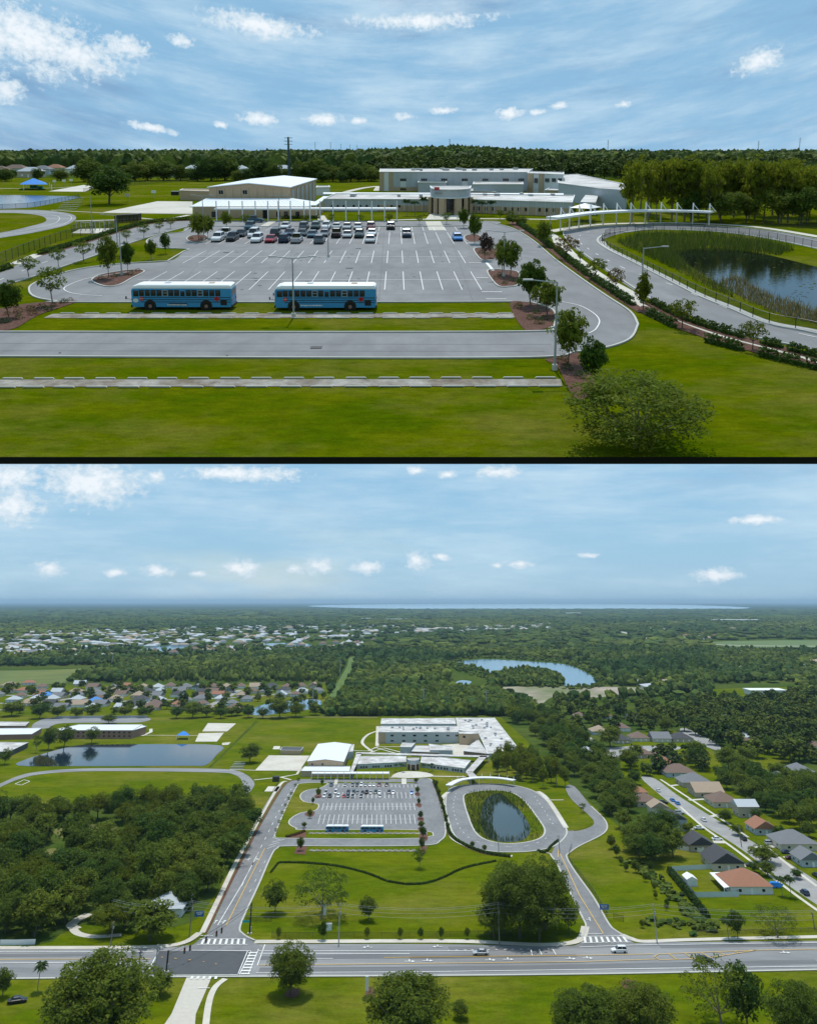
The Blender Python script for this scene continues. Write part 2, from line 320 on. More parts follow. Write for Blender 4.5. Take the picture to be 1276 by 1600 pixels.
class MB:
    def __init__(s): s.v = []; s.f = []; s.m = []
    def face(s, pts, mi=0):
        n = len(s.v); s.v += [tuple(p) for p in pts]; s.f.append(tuple(range(n, n + len(pts)))); s.m.append(mi); return s
    def box(s, c, d, rz=0.0, mi=0, taper=1.0):
        n = len(s.v); cz, sz = math.cos(rz), math.sin(rz)
        for k in (-.5, .5):
            t = taper if k > 0 else 1
            for (i, j) in ((-.5, -.5), (.5, -.5), (.5, .5), (-.5, .5)):
                x, y = i * d[0] * t, j * d[1] * t
                s.v.append((c[0] + x * cz - y * sz, c[1] + x * sz + y * cz, c[2] + k * d[2]))
        for f in ((3, 2, 1, 0), (4, 5, 6, 7), (0, 1, 5, 4), (1, 2, 6, 5), (2, 3, 7, 6), (3, 0, 4, 7)):
            s.f.append(tuple(n + i for i in f)); s.m.append(mi)
        return s
    def prism(s, pts, z0, z1, mi=0, mtop=None, cap=True, bottom=False):
        n = len(s.v); k = len(pts)
        a = sum(pts[i][0] * pts[(i + 1) % k][1] - pts[(i + 1) % k][0] * pts[i][1] for i in range(k))
        if a < 0: pts = list(reversed(pts))
        for z in (z0, z1): s.v += [(p[0], p[1], z) for p in pts]
        for i in range(k):
            j = (i + 1) % k; s.f.append((n + i, n + j, n + k + j, n + k + i)); s.m.append(mi)
        if cap: s.f.append(tuple(n + k + i for i in range(k))); s.m.append(mi if mtop is None else mtop)
        if bottom: s.f.append(tuple(n + i for i in reversed(range(k)))); s.m.append(mi)
        return s
    def tube(s, p0, p1, r0, r1=None, n=8, mi=0, cap=True):
        r1 = r0 if r1 is None else r1; a = Vector(p0); b = Vector(p1); d = (b - a).normalized()
        u = d.orthogonal().normalized(); w = d.cross(u); k = len(s.v)
        for c, r in ((a, r0), (b, r1)):
            for i in range(n):
                t = 2 * math.pi * i / n; s.v.append(tuple(c + u * math.cos(t) * r + w * math.sin(t) * r))
        for i in range(n):
            j = (i + 1) % n; s.f.append((k + i, k + j, k + n + j, k + n + i)); s.m.append(mi)
        if cap:
            s.f.append(tuple(k + n + i for i in range(n))); s.m.append(mi); s.f.append(tuple(k + i for i in reversed(range(n)))); s.m.append(mi)
        return s
    def path(s, pts, w, h, mi=0):
        """a low ribbon (kerb, path, painted line) along ground points, width w, from z up to z+h"""
        P = [Vector(p) for p in pts]; n = len(s.v); k = len(P)
        for i in range(k):
            d = (P[min(i + 1, k - 1)] - P[max(i - 1, 0)]); d.z = 0
            if d.length < 1e-6: d = Vector((1, 0, 0))
            q = Vector((-d.y, d.x, 0)).normalized() * w * .5
            for z in ((0,) if h == 0 else (0, h)):
                s.v += [tuple(P[i] + q + Vector((0, 0, z))), tuple(P[i] - q + Vector((0, 0, z)))]
        st = 2 if h == 0 else 4
        for i in range(k - 1):
            a = n + i * st; b = a + st
            if h == 0: s.f.append((a + 1, b + 1, b, a)); s.m.append(mi)
            else:
                for f in ((a + 3, b + 3, b + 2, a + 2), (a + 1, b + 1, b + 3, a + 3), (a + 2, b + 2, b, a)): s.f.append(f); s.m.append(mi)
        if h:
            s.f.append((n, n + 1, n + 3, n + 2)); s.m.append(mi); e = n + (k - 1) * 4; s.f.append((e + 1, e, e + 2, e + 3)); s.m.append(mi)
        return s
    def mesh(s, name, mats, off=None, smooth=False):
        me = bpy.data.meshes.new(name); o = off or Vector((0, 0, 0))
        me.from_pydata([(v[0] - o[0], v[1] - o[1], v[2] - o[2]) for v in s.v], [], s.f)
        for m in (mats if isinstance(mats, (list, tuple)) else [mats]): me.materials.append(m)
        me.polygons.foreach_set('material_index', s.m)
        if smooth: me.polygons.foreach_set('use_smooth', [True] * len(s.f))
        me.update(); return me
    def build(s, name, mats, parent=None, local=False, smooth=False):
        return add(name, s.mesh(name, mats, None if local else origin(parent), smooth), parent)
def clone(o, parent=None):
    c = o.copy(); COL.objects.link(c)
    if parent: c.parent = parent
    elif UPPER: UP_ROOTS.append(c)
    for ch in o.children: clone(ch, c)
    return c
def paint_obj(o, m):
    o.material_slots[0].link = 'OBJECT'; o.material_slots[0].material = m
ORD = ['first', 'second', 'third', 'fourth', 'fifth', 'sixth', 'seventh', 'eighth', 'ninth', 'tenth', 'eleventh', 'twelfth', 'thirteenth', 'fourteenth', 'fifteenth', 'sixteenth', 'seventeenth', 'eighteenth', 'nineteenth', 'twentieth']
ORD += ['twenty-' + o for o in ORD[:9]] + ['thirtieth'] + ['thirty-' + o for o in ORD[:9]]
def sheet(name, pts, m, z, smooth=True, kind='structure', n=5):
    q = dense(pts, True, n) if smooth else pts
    o = MB().face([G(a, b, 0).xy.to_3d() + Vector((0, 0, z)) for a, b in q]).build(name, m)
    me = o.data
    if me.polygons[0].normal.z < 0: me.flip_normals()
    return tag(o, kind=kind)
def ribbon(name, pts, m, w, z, h=0.0, smooth=True, closed=False, n=5, kind='structure'):
    q = dense(pts, closed, n) if smooth else list(pts)
    if closed: q.append(q[0])
    P = [G(a, b) + Vector((0, 0, z)) for a, b in q]
    return tag(MB().path(P, w, h).build(name, m), kind=kind)

# ------------------------------------------------------------------ foliage
def quads(c, n, size, rng, jit=.6, asp=.6):
    """leaf faces at centres c, facing roughly n"""
    k = len(c); nn = n + rng.normal(0, jit, (k, 3)); nn /= np.linalg.norm(nn, axis=1)[:, None] + 1e-9
    a = rng.normal(0, 1, (k, 3)); t = np.cross(nn, a); t /= np.linalg.norm(t, axis=1)[:, None] + 1e-9; b = np.cross(nn, t)
    sz = size * rng.uniform(.6, 1.35, (k, 1))
    V = np.stack([c - t * sz, c - b * sz * asp, c + t * sz, c + b * sz * asp], 1)
    return V.reshape(-1, 3), np.arange(4 * k).reshape(-1, 4)
def crown_pts(rng, lobes, per, shape, lobe_r, bottom=.25, flat=1.0):
    C = []; Nn = []
    for i in range(lobes):
        while True:
            p = rng.uniform(-1, 1, 3)
            r = np.linalg.norm(p)
            if .45 < r < 1: break
        p = p * shape(p); lr = lobe_r * rng.uniform(.65, 1.25)
        d = rng.normal(0, 1, (per, 3)); d /= np.linalg.norm(d, axis=1)[:, None]; d[:, 2] = np.where(d[:, 2] < -bottom, -d[:, 2], d[:, 2])
        C.append(p + d * lr * rng.uniform(.75, 1.05, (per, 1)) * np.array([1, 1, flat])); Nn.append(d)
    Nn = np.concatenate(Nn) + np.array([0, 0, .75]); Nn /= np.linalg.norm(Nn, axis=1)[:, None] + 1e-9
    return np.concatenate(C), Nn
def trunk_mb(mb, h, r, rng, limbs=5, spread=.32, top=.75, mi=0, lean=.02):
    a = Vector((0, 0, -.02)); b = Vector((rng.normal(0, lean), rng.normal(0, lean), h))
    mb.tube(a, b, r, r * .72, 7, mi)
    mb.tube(b, b + Vector((0, 0, (top - h))), r * .66, r * .15, 6, mi)
    for i in range(limbs):
        t = 2 * math.pi * (i + rng.uniform(-.3, .3)) / limbs; s = spread * rng.uniform(.6, 1.1)
        st = b * rng.uniform(.85, 1.0)
        mb.tube(st, st + Vector((math.cos(t) * s, math.sin(t) * s, (top - h) * rng.uniform(.45, .95))), r * .5, r * .12, 5, mi)
SPEC = {}   # tree kinds: unit height 1, unit crown width 1
def make_kind(kind, leaf, bark, seed, lobes, per, leafsz, rz, cz, lobe_r, trunk_h, tr, prof=None, limbs=5, asp=.6, jit=.6, core=True, flat=1.0, bottom=.25, spread=.3):
    rng = np.random.default_rng(seed)
    def shape(p):
        w = prof(p[2]) if prof else 1.0
        return np.array([(.5 - lobe_r * .8) * w, (.5 - lobe_r * .8) * w, rz])
    C, Nn = crown_pts(rng, lobes, per, shape, lobe_r, bottom, flat); C[:, 2] += cz
    C[:, 2] = np.minimum(C[:, 2], 1.02)
    V, F = quads(C, Nn, leafsz, rng, jit, asp)
    if core:
        k = max(40, len(C) // 12); d = rng.normal(0, 1, (k, 3)); d /= np.linalg.norm(d, axis=1)[:, None]
        cc = d * rng.uniform(.25, .62, (k, 1)) * np.array([.5, .5, rz * 1.1]); cc[:, 2] += cz
        if prof: cc[:, :2] *= np.array([prof(min(1, max(-1, (z - cz) / rz))) for z in cc[:, 2]])[:, None]
        V2, F2 = quads(cc, d, leafsz * 2.6, rng, .5, .8); F = np.concatenate([F, F2 + len(V)]); V = np.concatenate([V, V2])
    cm = fastmesh('crown', V, F, [leaf])
    mb = MB(); trunk_mb(mb, trunk_h, tr, rng, limbs, spread, min(.85, cz + rz * .5)); tm = mb.mesh('trunk', bark)
    jm = bpy.data.meshes.new('tree'); 
    me_v = [tuple(v) for v in V] + mb.v; off = len(V)
    jm.from_pydata(me_v, [], [tuple(f) for f in F] + [tuple(i + off for i in f) for f in mb.f])
    jm.materials.append(leaf); jm.materials.append(bark); jm.polygons.foreach_set('material_index', [0] * len(F) + [1] * len(mb.f)); jm.update()
    SPEC.setdefault(kind, []).append((cm, tm, jm))
def palm_kind(kind, seed, n=16, trunk_r=.02):
    rng = np.random.default_rng(seed); V = []; F = []
    for i in range(n * 2):
        t = 2 * math.pi * (i + rng.uniform(-.3, .3)) / n; up = rng.uniform(-.25, .9); L = .5 * rng.uniform(.8, 1.05)
        d = np.array([math.cos(t), math.sin(t), 0]); s = np.array([-math.sin(t), math.cos(t), 0]); prev = None
        for k in range(5):
            u = k / 4; p = d * L * u + np.array([0, 0, .16 * up * math.sin(u * 2.2) - .16 * u * u]) + np.array([0, 0, .83])
            w = .075 * math.sin(min(1, u + .12) * math.pi) + .006
            q = [p + s * w - np.array([0, 0, w * .5]), p, p - s * w - np.array([0, 0, w * .5])]
            if prev is not None:
                o = len(V); V += prev + q; F += [(o, o + 1, o + 4, o + 3), (o + 1, o + 2, o + 5, o + 4)]
            prev = q
    cm = fastmesh('crown', V, F, [X['leaf_palm']]); mb = MB()
    mb.tube((0, 0, -.02), (.01, 0, .5), trunk_r * 1.15, trunk_r, 7); mb.tube((.01, 0, .5), (0, 0, .84), trunk_r, trunk_r * 1.1, 7)
    tm = mb.mesh('trunk', X['bark_p']); SPEC.setdefault(kind, []).append((cm, tm, None))
egg = lambda z: 1.22 * math.sqrt(max(.05, 1 - (z * .8 + .1) ** 2))
cone = lambda z: .22 + .78 * (1 - (z + 1) / 2) ** .8
for s_ in range(4): make_kind('oak', X['leaf_oak'], X['bark'], 10 + s_, 54, 50, .027, .36, .56, .13, .22, .022, spread=.34, jit=.45)
for s_ in range(2): make_kind('bigoak', X['leaf_oak'], X['bark'], 20 + s_, 130, 54, .0175, .38, .56, .095, .2, .024, spread=.36, limbs=7, jit=.45)
make_kind('nearoak', X['leaf_oak'], X['bark'], 25, 210, 84, .0125, .40, .55, .085, .2, .024, spread=.36, limbs=7, jit=.6); make_kind('nearoak', X['leaf_oak'], X['bark'], 26, 210, 84, .0125, .40, .55, .085, .2, .024, spread=.36, limbs=7, jit=.6)
make_kind('front', X['leaf_young'], X['bark_p'], 31, 210, 66, .0135, .46, .52, .085, .16, .016, limbs=9, jit=1.0, spread=.42, asp=.5, core=False)
make_kind('sparse', X['leaf_young'], X['bark_p'], 32, 85, 45, .014, .40, .55, .085, .22, .016, limbs=9, jit=1.0, core=False, spread=.40)
for s_ in range(3): make_kind('young', X['leaf_young'], X['bark'], 40 + s_, 60, 38, .032, .37, .58, .12, .2, .020, prof=egg, limbs=4, jit=.9, spread=.2)
for s_ in range(2): make_kind('dark', X['leaf_oak'], X['bark'], 50 + s_, 62, 42, .029, .37, .58, .12, .2, .020, prof=egg, limbs=4, jit=.8, spread=.2)
make_kind('lime', X['leaf_lime'], X['bark'], 60, 40, 34, .030, .30, .66, .12, .34, .02, limbs=5, jit=1.0, core=False)
make_kind('limebig', X['leaf_lime'], X['bark'], 64, 90, 50, .018, .30, .62, .10, .30, .02, limbs=5, jit=.7)
make_kind('pale', X['leaf_young'], X['bark_p'], 61, 34, 26, .034, .30, .66, .12, .36, .022, limbs=5, jit=1.0, core=False)
make_kind('rust', X['leaf_rust'], X['bark'], 62, 40, 32, .030, .32, .64, .12, .32, .02, limbs=5, jit=1.0, core=False)
make_kind('plum', X['leaf_plum'], X['bark'], 63, 40, 30, .032, .36, .60, .11, .25, .02, limbs=5, jit=1.0, prof=egg)
make_kind('cone', X['leaf_lime'], X['bark'], 65, 60, 34, .028, .40, .56, .09, .18, .022, prof=cone, limbs=3, jit=.9, spread=.15)
for s_ in range(3): make_kind('cypress', X['leaf_cyp'], X['bark_p'], 70 + s_, 62, 40, .025, .36, .63, .12, .40, .028, limbs=8, jit=.9, flat=.32, bottom=1.0, spread=.36, core=True)
make_kind('lowoak', X['leaf_oak'], X['bark'], 90, 60, 60, .028, .46, .48, .14, .1, .03, spread=.34, jit=.45, bottom=.6); make_kind('lowoak', X['leaf_oak'], X['bark'], 91, 60, 60, .028, .46, .48, .14, .1, .03, spread=.34, jit=.45, bottom=.6)
palm_kind('palm', 80); palm_kind('palm', 81)
_rt = random.Random(5)
KNAME = {'oak': 'oak_tree', 'lowoak': 'oak_tree', 'nearoak': 'oak_tree', 'bigoak': 'oak_tree', 'cypress': 'cypress_tree', 'palm': 'palm_tree', 'limebig': 'broadleaf_tree', 'sparse': 'broadleaf_tree', 'front': 'broadleaf_tree'}
def tree(kind, px, yb, w, yt, label, group=None, parts=True, name='tree', cat='tree', wm=None, hm=None):
    name = KNAME.get(kind, 'young_tree')
    p = G(px, yb); W = wm or w * mpp(px, yb); Hh = hm or max(.5, HT(yb, yt)); cm, tm, jm = _rt.choice(SPEC[kind])
    if parts or jm is None:
        t = thing(name, label, cat, p, group); t.rotation_euler[2] = _rt.uniform(0, 6.28); t.scale = (W, W, Hh)
        add('trunk', tm, t); add('crown', cm, t)
    else:
        t = add(name, jm); t.location = p; t.rotation_euler = (0, 0, _rt.uniform(0, 6.28)); t.scale = (W, W, Hh); tag(t, label, cat, group)
    return t
def shrub_mesh(seed, n=130, leaf=X['leaf_hedge'], sz=.07):
    rng = np.random.default_rng(seed); d = rng.normal(0, 1, (n, 3)); d /= np.linalg.norm(d, axis=1)[:, None]; d[:, 2] = abs(d[:, 2])
    V, F = quads(d * np.array([.5, .5, .9]) * rng.uniform(.7, 1.05, (n, 1)), d, sz, rng, .6, .7); return fastmesh('shrub', V, F, [leaf])
SHRUB = [shrub_mesh(1), shrub_mesh(2), shrub_mesh(3, leaf=X['leaf_rust'])]
def shrub(px, py, w, h, label, group, k=0):
    o = add('shrub', SHRUB[k]); o.location = G(px, py); o.scale = (w, w, h); o.rotation_euler = (0, 0, _rt.uniform(0, 6)); return tag(o, label, 'shrub', group)
def hedge(pts, w, h, label, group=None, seed=0, dens=95, sz=.15, gaps=False, name='hedge', leaf=None):
    """a clipped hedge: leaf faces over a rounded box that follows the path, on a woody core"""
    rng = np.random.default_rng(seed + 99); P = [G(a, b) for a, b in dense(pts, False, 4)]
    Cs = []; Ns = []; mb = MB(); s_acc = 0
    for a, b in zip(P[:-1], P[1:]):
        L = (b - a).length
        if L < 1e-3: continue
        k = max(3, int(L * dens)); t = rng.uniform(0, 1, k); th = rng.uniform(0, math.pi, k)
        if gaps: t = t[((t * L + s_acc) % 2.2) < 1.75]; th = th[:len(t)]
        s_acc += L
        d = (b - a) / L; q = np.array([-d.y, d.x, 0]); base = np.array(a) + t[:, None] * np.array(b - a)
        lump = 1 + .12 * rng.normal(0, 1, len(t))
        n = np.cos(th)[:, None] * q + np.sin(th)[:, None] * np.array([0, 0, 1.0])
        Cs.append(base + np.cos(th)[:, None] * q * (w * .5 * lump)[:, None] + (np.clip(np.sin(th) * 1.25, 0, 1) * h * lump)[:, None] * np.array([0, 0, 1.0])); Ns.append(n)
    C = np.concatenate(Cs); o = Vector(P[0]); V, F = quads(C, np.concatenate(Ns), sz, rng, .6, .7)
    ob = add(name, fastmesh(name, V - np.array(o), F, [leaf or X['leaf_hedge']])); ob.location = o
    tag(ob, label, 'hedge', group)
    mb.path(P, w * .4, h * .45); c = mb.build('stems', X['leaf_hedge'], ob); return ob
ICO_V = None
def ico(sub):
    t = (1 + 5 ** .5) / 2
    V = [(-1, t, 0), (1, t, 0), (-1, -t, 0), (1, -t, 0), (0, -1, t), (0, 1, t), (0, -1, -t), (0, 1, -t), (t, 0, -1), (t, 0, 1), (-t, 0, -1), (-t, 0, 1)]
    F = [(0, 11, 5), (0, 5, 1), (0, 1, 7), (0, 7, 10), (0, 10, 11), (1, 5, 9), (5, 11, 4), (11, 10, 2), (10, 7, 6), (7, 1, 8), (3, 9, 4), (3, 4, 2), (3, 2, 6), (3, 6, 8), (3, 8, 9), (4, 9, 5), (2, 4, 11), (6, 2, 10), (8, 6, 7), (9, 8, 1)]
    V = [Vector(v).normalized() for v in V]
    for _ in range(sub):
        mid = {}; F2 = []
        def m(a, b):
            k = (min(a, b), max(a, b))
            if k not in mid: mid[k] = len(V); V.append(((V[a] + V[b]) / 2).normalized())
            return mid[k]
        for a, b, c in F:
            x, y, z = m(a, b), m(b, c), m(c, a); F2 += [(a, x, z), (b, y, x), (c, z, y), (x, y, z)]
        F = F2
    return np.array([tuple(v) for v in V]), np.array(F)
ICO = [ico(0), ico(1)]
def forest(name, pts, rad, hgt, label, sub=0, seed=0, jit=.28, tint=None, cat='forest', top_shift=.0, leaf=None):
    """many far trees joined into one stuff object; pts (n,2), rad (n,), hgt (n,): lumpy crowns reaching the ground"""
    rng = np.random.default_rng(seed); bv, bf = ICO[sub]; n = len(pts); k = len(bv)
    V = np.repeat(bv[None], n, 0) * (1 + rng.uniform(-jit, jit, (n, k, 1)))
    V = V * np.stack([rad, rad, hgt * .5], 1)[:, None, :]
    V[:, :, 2] += (hgt * .5)[:, None]; V[:, :, 0] += pts[:, 0:1]; V[:, :, 1] += pts[:, 1:2]
    F = (bf[None] + (np.arange(n) * k)[:, None, None]).reshape(-1, 3)
    t = rng.uniform(0, 1, n) if tint is None else tint
    o = add(name, fastmesh(name, V.reshape(-1, 3), F, [leaf or X['leaf_far']], tint=np.repeat(t, k)))
    return tag(o, label, cat, kind='stuff')
def tufts(name, P, hgt, wid, m, label, cat, seed=0, tint=None, lean=.25, kind='stuff'):
    """upright blades: one thin tapering triangle pair each"""
    rng = np.random.default_rng(seed); n = len(P); a = rng.uniform(0, 6.28, n); d = np.stack([np.cos(a), np.sin(a), 0 * a], 1) * (wid * rng.uniform(.6, 1.4, n))[:, None]
    top = P + np.stack([rng.normal(0, lean, n) * hgt, rng.normal(0, lean, n) * hgt, hgt * rng.uniform(.7, 1.2, n)], 1)
    V = np.stack([P - d, P + d, top], 1).reshape(-1, 3); F = np.arange(3 * n).reshape(-1, 3)
    o = add(name, fastmesh(name, V, F, [m], tint=None if tint is None else np.repeat(tint, 3))); return tag(o, label, cat, kind=kind)

# ------------------------------------------------------------------ vehicles
def loft(secs):
    """secs: list of (x, [(y, z)...]) rings of equal length -> MB"""
    mb = MB(); k = len(secs[0][1])
    for x, ring in secs: mb.v += [(x, y, z) for y, z in ring]
    for i in range(len(secs) - 1):
        for j in range(k):
            a = i * k + j; b = i * k + (j + 1) % k; mb.f.append((a, b, b + k, a + k)); mb.m.append(0)
    mb.f.append(tuple(reversed(range(k)))); mb.m.append(0); e = (len(secs) - 1) * k; mb.f.append(tuple(range(e, e + k))); mb.m.append(0)
    return mb
def car_parts(style):
    """car along +x (nose at +x), 4.7 m long; returns dict of MBs"""
    Lh = {'sedan': 2.4, 'suv': 2.4, 'pickup': 2.75, 'van': 2.5}[style]; bel = {'sedan': .92, 'suv': 1.08, 'pickup': 1.10, 'van': 1.1}[style]; rf = {'sedan': 1.45, 'suv': 1.74, 'pickup': 1.85, 'van': 1.95}[style]
    hood = bel - .08
    def ring(w, z0, z1, c=.1): return [(-w + c, z0), (w - c, z0), (w, z0 + c), (w, z1 - c), (w - c * 1.3, z1), (-w + c * 1.3, z1), (-w, z1 - c), (-w, z0 + c)]
    body = loft([(-Lh, ring(.78, .42, bel - .10)), (-Lh + .12, ring(.88, .30, bel - .02)), (-Lh + .9, ring(.92, .26, bel)), (0, ring(.93, .26, bel)), (.85, ring(.92, .26, bel)), (Lh - .75, ring(.91, .27, hood - .03)), (Lh - .15, ring(.86, .30, hood - .14)), (Lh, ring(.74, .42, hood - .26))])
    cab = {'sedan': (-1.75, -1.0, .35, 1.15), 'suv': (-2.25, -1.95, .30, 1.05), 'pickup': (-.75, -.62, .45, 1.15), 'van': (-2.4, -2.2, .7, 1.35)}[style]
    r0, r1, f1, f0 = cab
    gl = MB(); v = [(r0, .82, bel - .03), (f0, .82, bel - .03), (f1, .66, rf - .05), (r1, .66, rf - .05)]
    n = [(a, s * b, c) for s in (-1, 1) for a, b, c in v]; gl.v = n
    gl.f = [(0, 1, 2, 3), (7, 6, 5, 4), (1, 5, 6, 2), (4, 0, 3, 7)]; gl.m = [0] * 4
    roof = MB(); roof.v = [(r1 - .08, -.69, rf - .07), (f1 + .10, -.69, rf - .07), (f1 + .10, .69, rf - .07), (r1 - .08, .69, rf - .07), (r1 + .08, -.56, rf), (f1 - .06, -.56, rf), (f1 - .06, .56, rf), (r1 + .08, .56, rf)]
    roof.f = [(3, 2, 1, 0), (4, 5, 6, 7), (0, 1, 5, 4), (1, 2, 6, 5), (2, 3, 7, 6), (3, 0, 4, 7)]; roof.m = [0] * 6
    for s in (-1, 1):   # pillars
        for xa, xb in ((r0, r1), (f0, f1), ((r0 + f0) / 2 - .1, (r1 + f1) / 2)):
            roof.tube((xa, s * .835, bel - .04), (xb, s * .675, rf - .05), .045, .04, 4)
    if style == 'pickup':
        bed = MB(); bed.box((-1.72, 0, bel + .012), (1.75, 1.5, .02))
    wheels = [(sx * (Lh - .92), sy * .84) for sx in (-1, 1) for sy in (-1, 1)]
    lamps = MB(); tails = MB()
    for s in (-1, 1):
        lamps.box((Lh - .10, s * .62, hood - .30), (.14, .34, .14)); tails.box((-Lh + .06, s * .70, bel - .26), (.12, .16, .26))
    return body, gl, roof, (bed if style == 'pickup' else None), wheels, lamps, tails
X['lamp'] = mat('headlamp_glass', (.75, .76, .76), .15); X['tail'] = mat('tail_lamp_red', (.30, .01, .01), .25)
CAR_P = {}
def half(mb, k):
    h = MB(); n = len(mb.v) // 2; h.v = mb.v[k * n:(k + 1) * n]; f = len(mb.f) // 2; h.f = [tuple(i - k * n for i in q) for q in mb.f[k * f:(k + 1) * f]]; h.m = [0] * f; return h
def car_proto(style):
    global UPPER
    if style in CAR_P: return CAR_P[style]
    body, gl, roof, bed, wheels, lamps, tails = car_parts(style)
    w = MB(); w.tube((0, -.11, 0), (0, .11, 0), .34, .34, 14); hub = MB(); hub.tube((0, -.118, 0), (0, .118, 0), .19, .19, 10)
    D = dict(body=body.mesh('body', X['white']), windows=gl.mesh('windows', X['glass']), roof=roof.mesh('roof', X['white']), wheel=w.mesh('wheel', X['rubber']), rim=hub.mesh('rim', X['galv']), headlights=[half(lamps, k).mesh('headlight', X['lamp']) for k in (0, 1)], taillights=[half(tails, k).mesh('taillight', X['tail']) for k in (0, 1)], bed=bed.mesh('cargo_bed', X['black']) if bed else None, wheels=wheels)
    j = MB()
    for mb, mi in ((body, 0), (gl, 1), (roof, 0), (lamps, 3), (tails, 4)) + (((bed, 2),) if bed else ()):
        o = len(j.v); j.v += mb.v; j.f += [tuple(i + o for i in f) for f in mb.f]; j.m += [mi] * len(mb.f)
    for a, b in wheels: j.tube((a, b - .11, .34), (a, b + .11, .34), .34, .34, 10, 2)
    D['joined'] = j.mesh('car', [X['white'], X['glass'], X['rubber'], X['lamp'], X['tail']])
    CAR_P[style] = D; return D
CAR_NAME = {'sedan': 'sedan', 'suv': 'suv', 'pickup': 'pickup_truck', 'van': 'van'}
def car(style, paint, loc, rz, label, group, parts=True, sc=1.0):
    D = car_proto(style)
    if not parts:
        o = add(CAR_NAME[style], D['joined']); o.location = loc; o.rotation_euler = (0, 0, rz); paint_obj(o, PAINT[paint]); o.scale = (sc,) * 3
        return tag(o, label, 'car', group)
    t = thing(CAR_NAME[style], label, 'car', loc, group, rz)
    t.scale = (sc,) * 3
    for k in ('body', 'roof'): paint_obj(add(k, D[k], t), PAINT[paint])
    add('windows', D['windows'], t)
    for s in (0, 1): add('headlight', D['headlights'][s], t); add('taillight', D['taillights'][s], t)
    if D['bed']: add('cargo_bed', D['bed'], t)
    for a, b in D['wheels']:
        w = add('wheel', D['wheel'], t); w.location = (a, b, .34); add('rim', D['rim'], w)
    return t
def make_bus(label, loc, rz, variant=0):
    t = thing('school_bus', label, 'bus', (0, 0, 0), 'blue school buses')
    L, W = 12.0, 2.5
    P = lambda mb, n, m, par=None, sm=False: mb.build(n, m, par or t, local=True, smooth=sm)
    def ring(w, z0, z1, c): return [(-w, z0), (w, z0), (w, z1 - c), (w - c * .3, z1 - c * .3), (w - c, z1), (-w + c, z1), (-w + c * .3, z1 - c * .3), (-w, z1 - c)]
    P(loft([(-6.0, ring(1.10, .62, 2.40, .1)), (-5.86, ring(1.22, .45, 2.62, .1)), (-5.6, ring(1.25, .40, 2.66, .1)), (5.85, ring(1.25, .40, 2.66, .1)), (6.0, ring(1.18, .52, 2.6, .1))]), 'body', X['bus'])
    P(loft([(-5.97, ring(1.06, 2.40, 2.62, .1)), (-5.7, ring(1.2, 2.63, 2.95, .22)), (-5.1, ring(1.235, 2.64, 3.12, .32)), (5.7, ring(1.235, 2.64, 3.12, .32)), (5.98, ring(1.16, 2.60, 3.0, .3))]), 'roof', X['white'], sm=False)
    for x in (-1.9, 3.4): P(MB().box((x, 0, 3.13), (.75, .75, .09), taper=.85), 'roof_hatch', X['galv'] if x < 0 else X['tan'])
    xs = [-4.72 + .70 * i for i in range(14)]
    for s in (-1, 1):
        for i, x in enumerate(xs):
            if i == 7:
                f = P(MB().box((x, s * 1.255, 2.02), (.50, .03, .62)), 'window', X['glass']); P(MB().box((x, s * 1.252, 1.4), (.62, .02, 1.7)), 'emergency_door', X['bus']); continue
            f = P(MB().box((x, s * 1.252, 2.10), (.60, .02, .74)), 'window', X['galv'] if i in (4 + variant, 10) else X['black'])
            P(MB().box((x, s * 1.262, 2.27), (.50, .02, .26)), 'pane', X['glass'], f); P(MB().box((x, s * 1.262, 1.93), (.50, .02, .30)), 'pane', X['glass'], f)
        P(MB().box((-5.4, s * 1.25, 2.05), (.62, .03, .72)), 'cab_window', X['glass'])
        for z in (1.58, 1.30, 1.02): P(MB().box((.55, s * 1.262, z), (10.7, .03, .075)), 'rub_rail', X['black'])
        for x in (-3.75, 2.95):
            P(MB().tube((x, s * 1.256, .56), (x, s * 1.262, .56), .72, .72, 20), 'wheel_arch', X['black'])
            w = P(MB().tube((x, s * 1.0, .50), (x, s * 1.27, .50), .50, .50, 18), 'wheel', X['rubber']); P(MB().tube((x, s * 1.26, .50), (x, s * 1.28, .50), .22, .22, 12), 'hub', X['tan_d'] if s < 0 else X['galv'], w)
        P(MB().box((-.4, s * 1.258, .72), (2.2, .02, .30)), 'luggage_door', X['black']) if variant == 0 else None
        P(MB().box((5.05, s * 1.258, .95), (.75, .02, .62)), 'grille', X['black'])
    sg = MB(); n = 8
    pts = [(-4.75 + .26 * math.cos(math.pi * (i + .5) / 4), 1.42 + .26 * math.sin(math.pi * (i + .5) / 4)) for i in range(n)]
    sg.face([(a, -1.33, b) for a, b in pts]); sg.face([(a, -1.30, b) for a, b in reversed(pts)])
    for i in range(n):
        a, b = pts[i], pts[(i + 1) % n]; sg.face([(b[0], -1.33, b[1]), (a[0], -1.33, a[1]), (a[0], -1.30, a[1]), (b[0], -1.30, b[1])])
    stop = P(sg, 'stop_sign', X['red'])
    fc = bpy.data.curves.new('stop_lettering', 'FONT'); fc.body = 'STOP'; fc.size = .19; fc.align_x = 'CENTER'; fc.align_y = 'CENTER'; fc.extrude = .003; fc.materials.append(X['white'])
    tx = add('stop_lettering', bpy.data.meshes.new_from_object(bpy.data.objects.new('t', fc)), stop); tx.location = (-4.75, -1.336, 1.42); tx.rotation_euler = (R(90), 0, 0)
    P(MB().box((4.25, -1.30, 1.42), (.55, .05, .30)).box((4.25, -1.30, 1.42), (.30, .05, .52)), 'stop_arm', X['red'])
    wr = MB(); rr = random.Random(variant)
    x = -2.9 if variant else -1.6
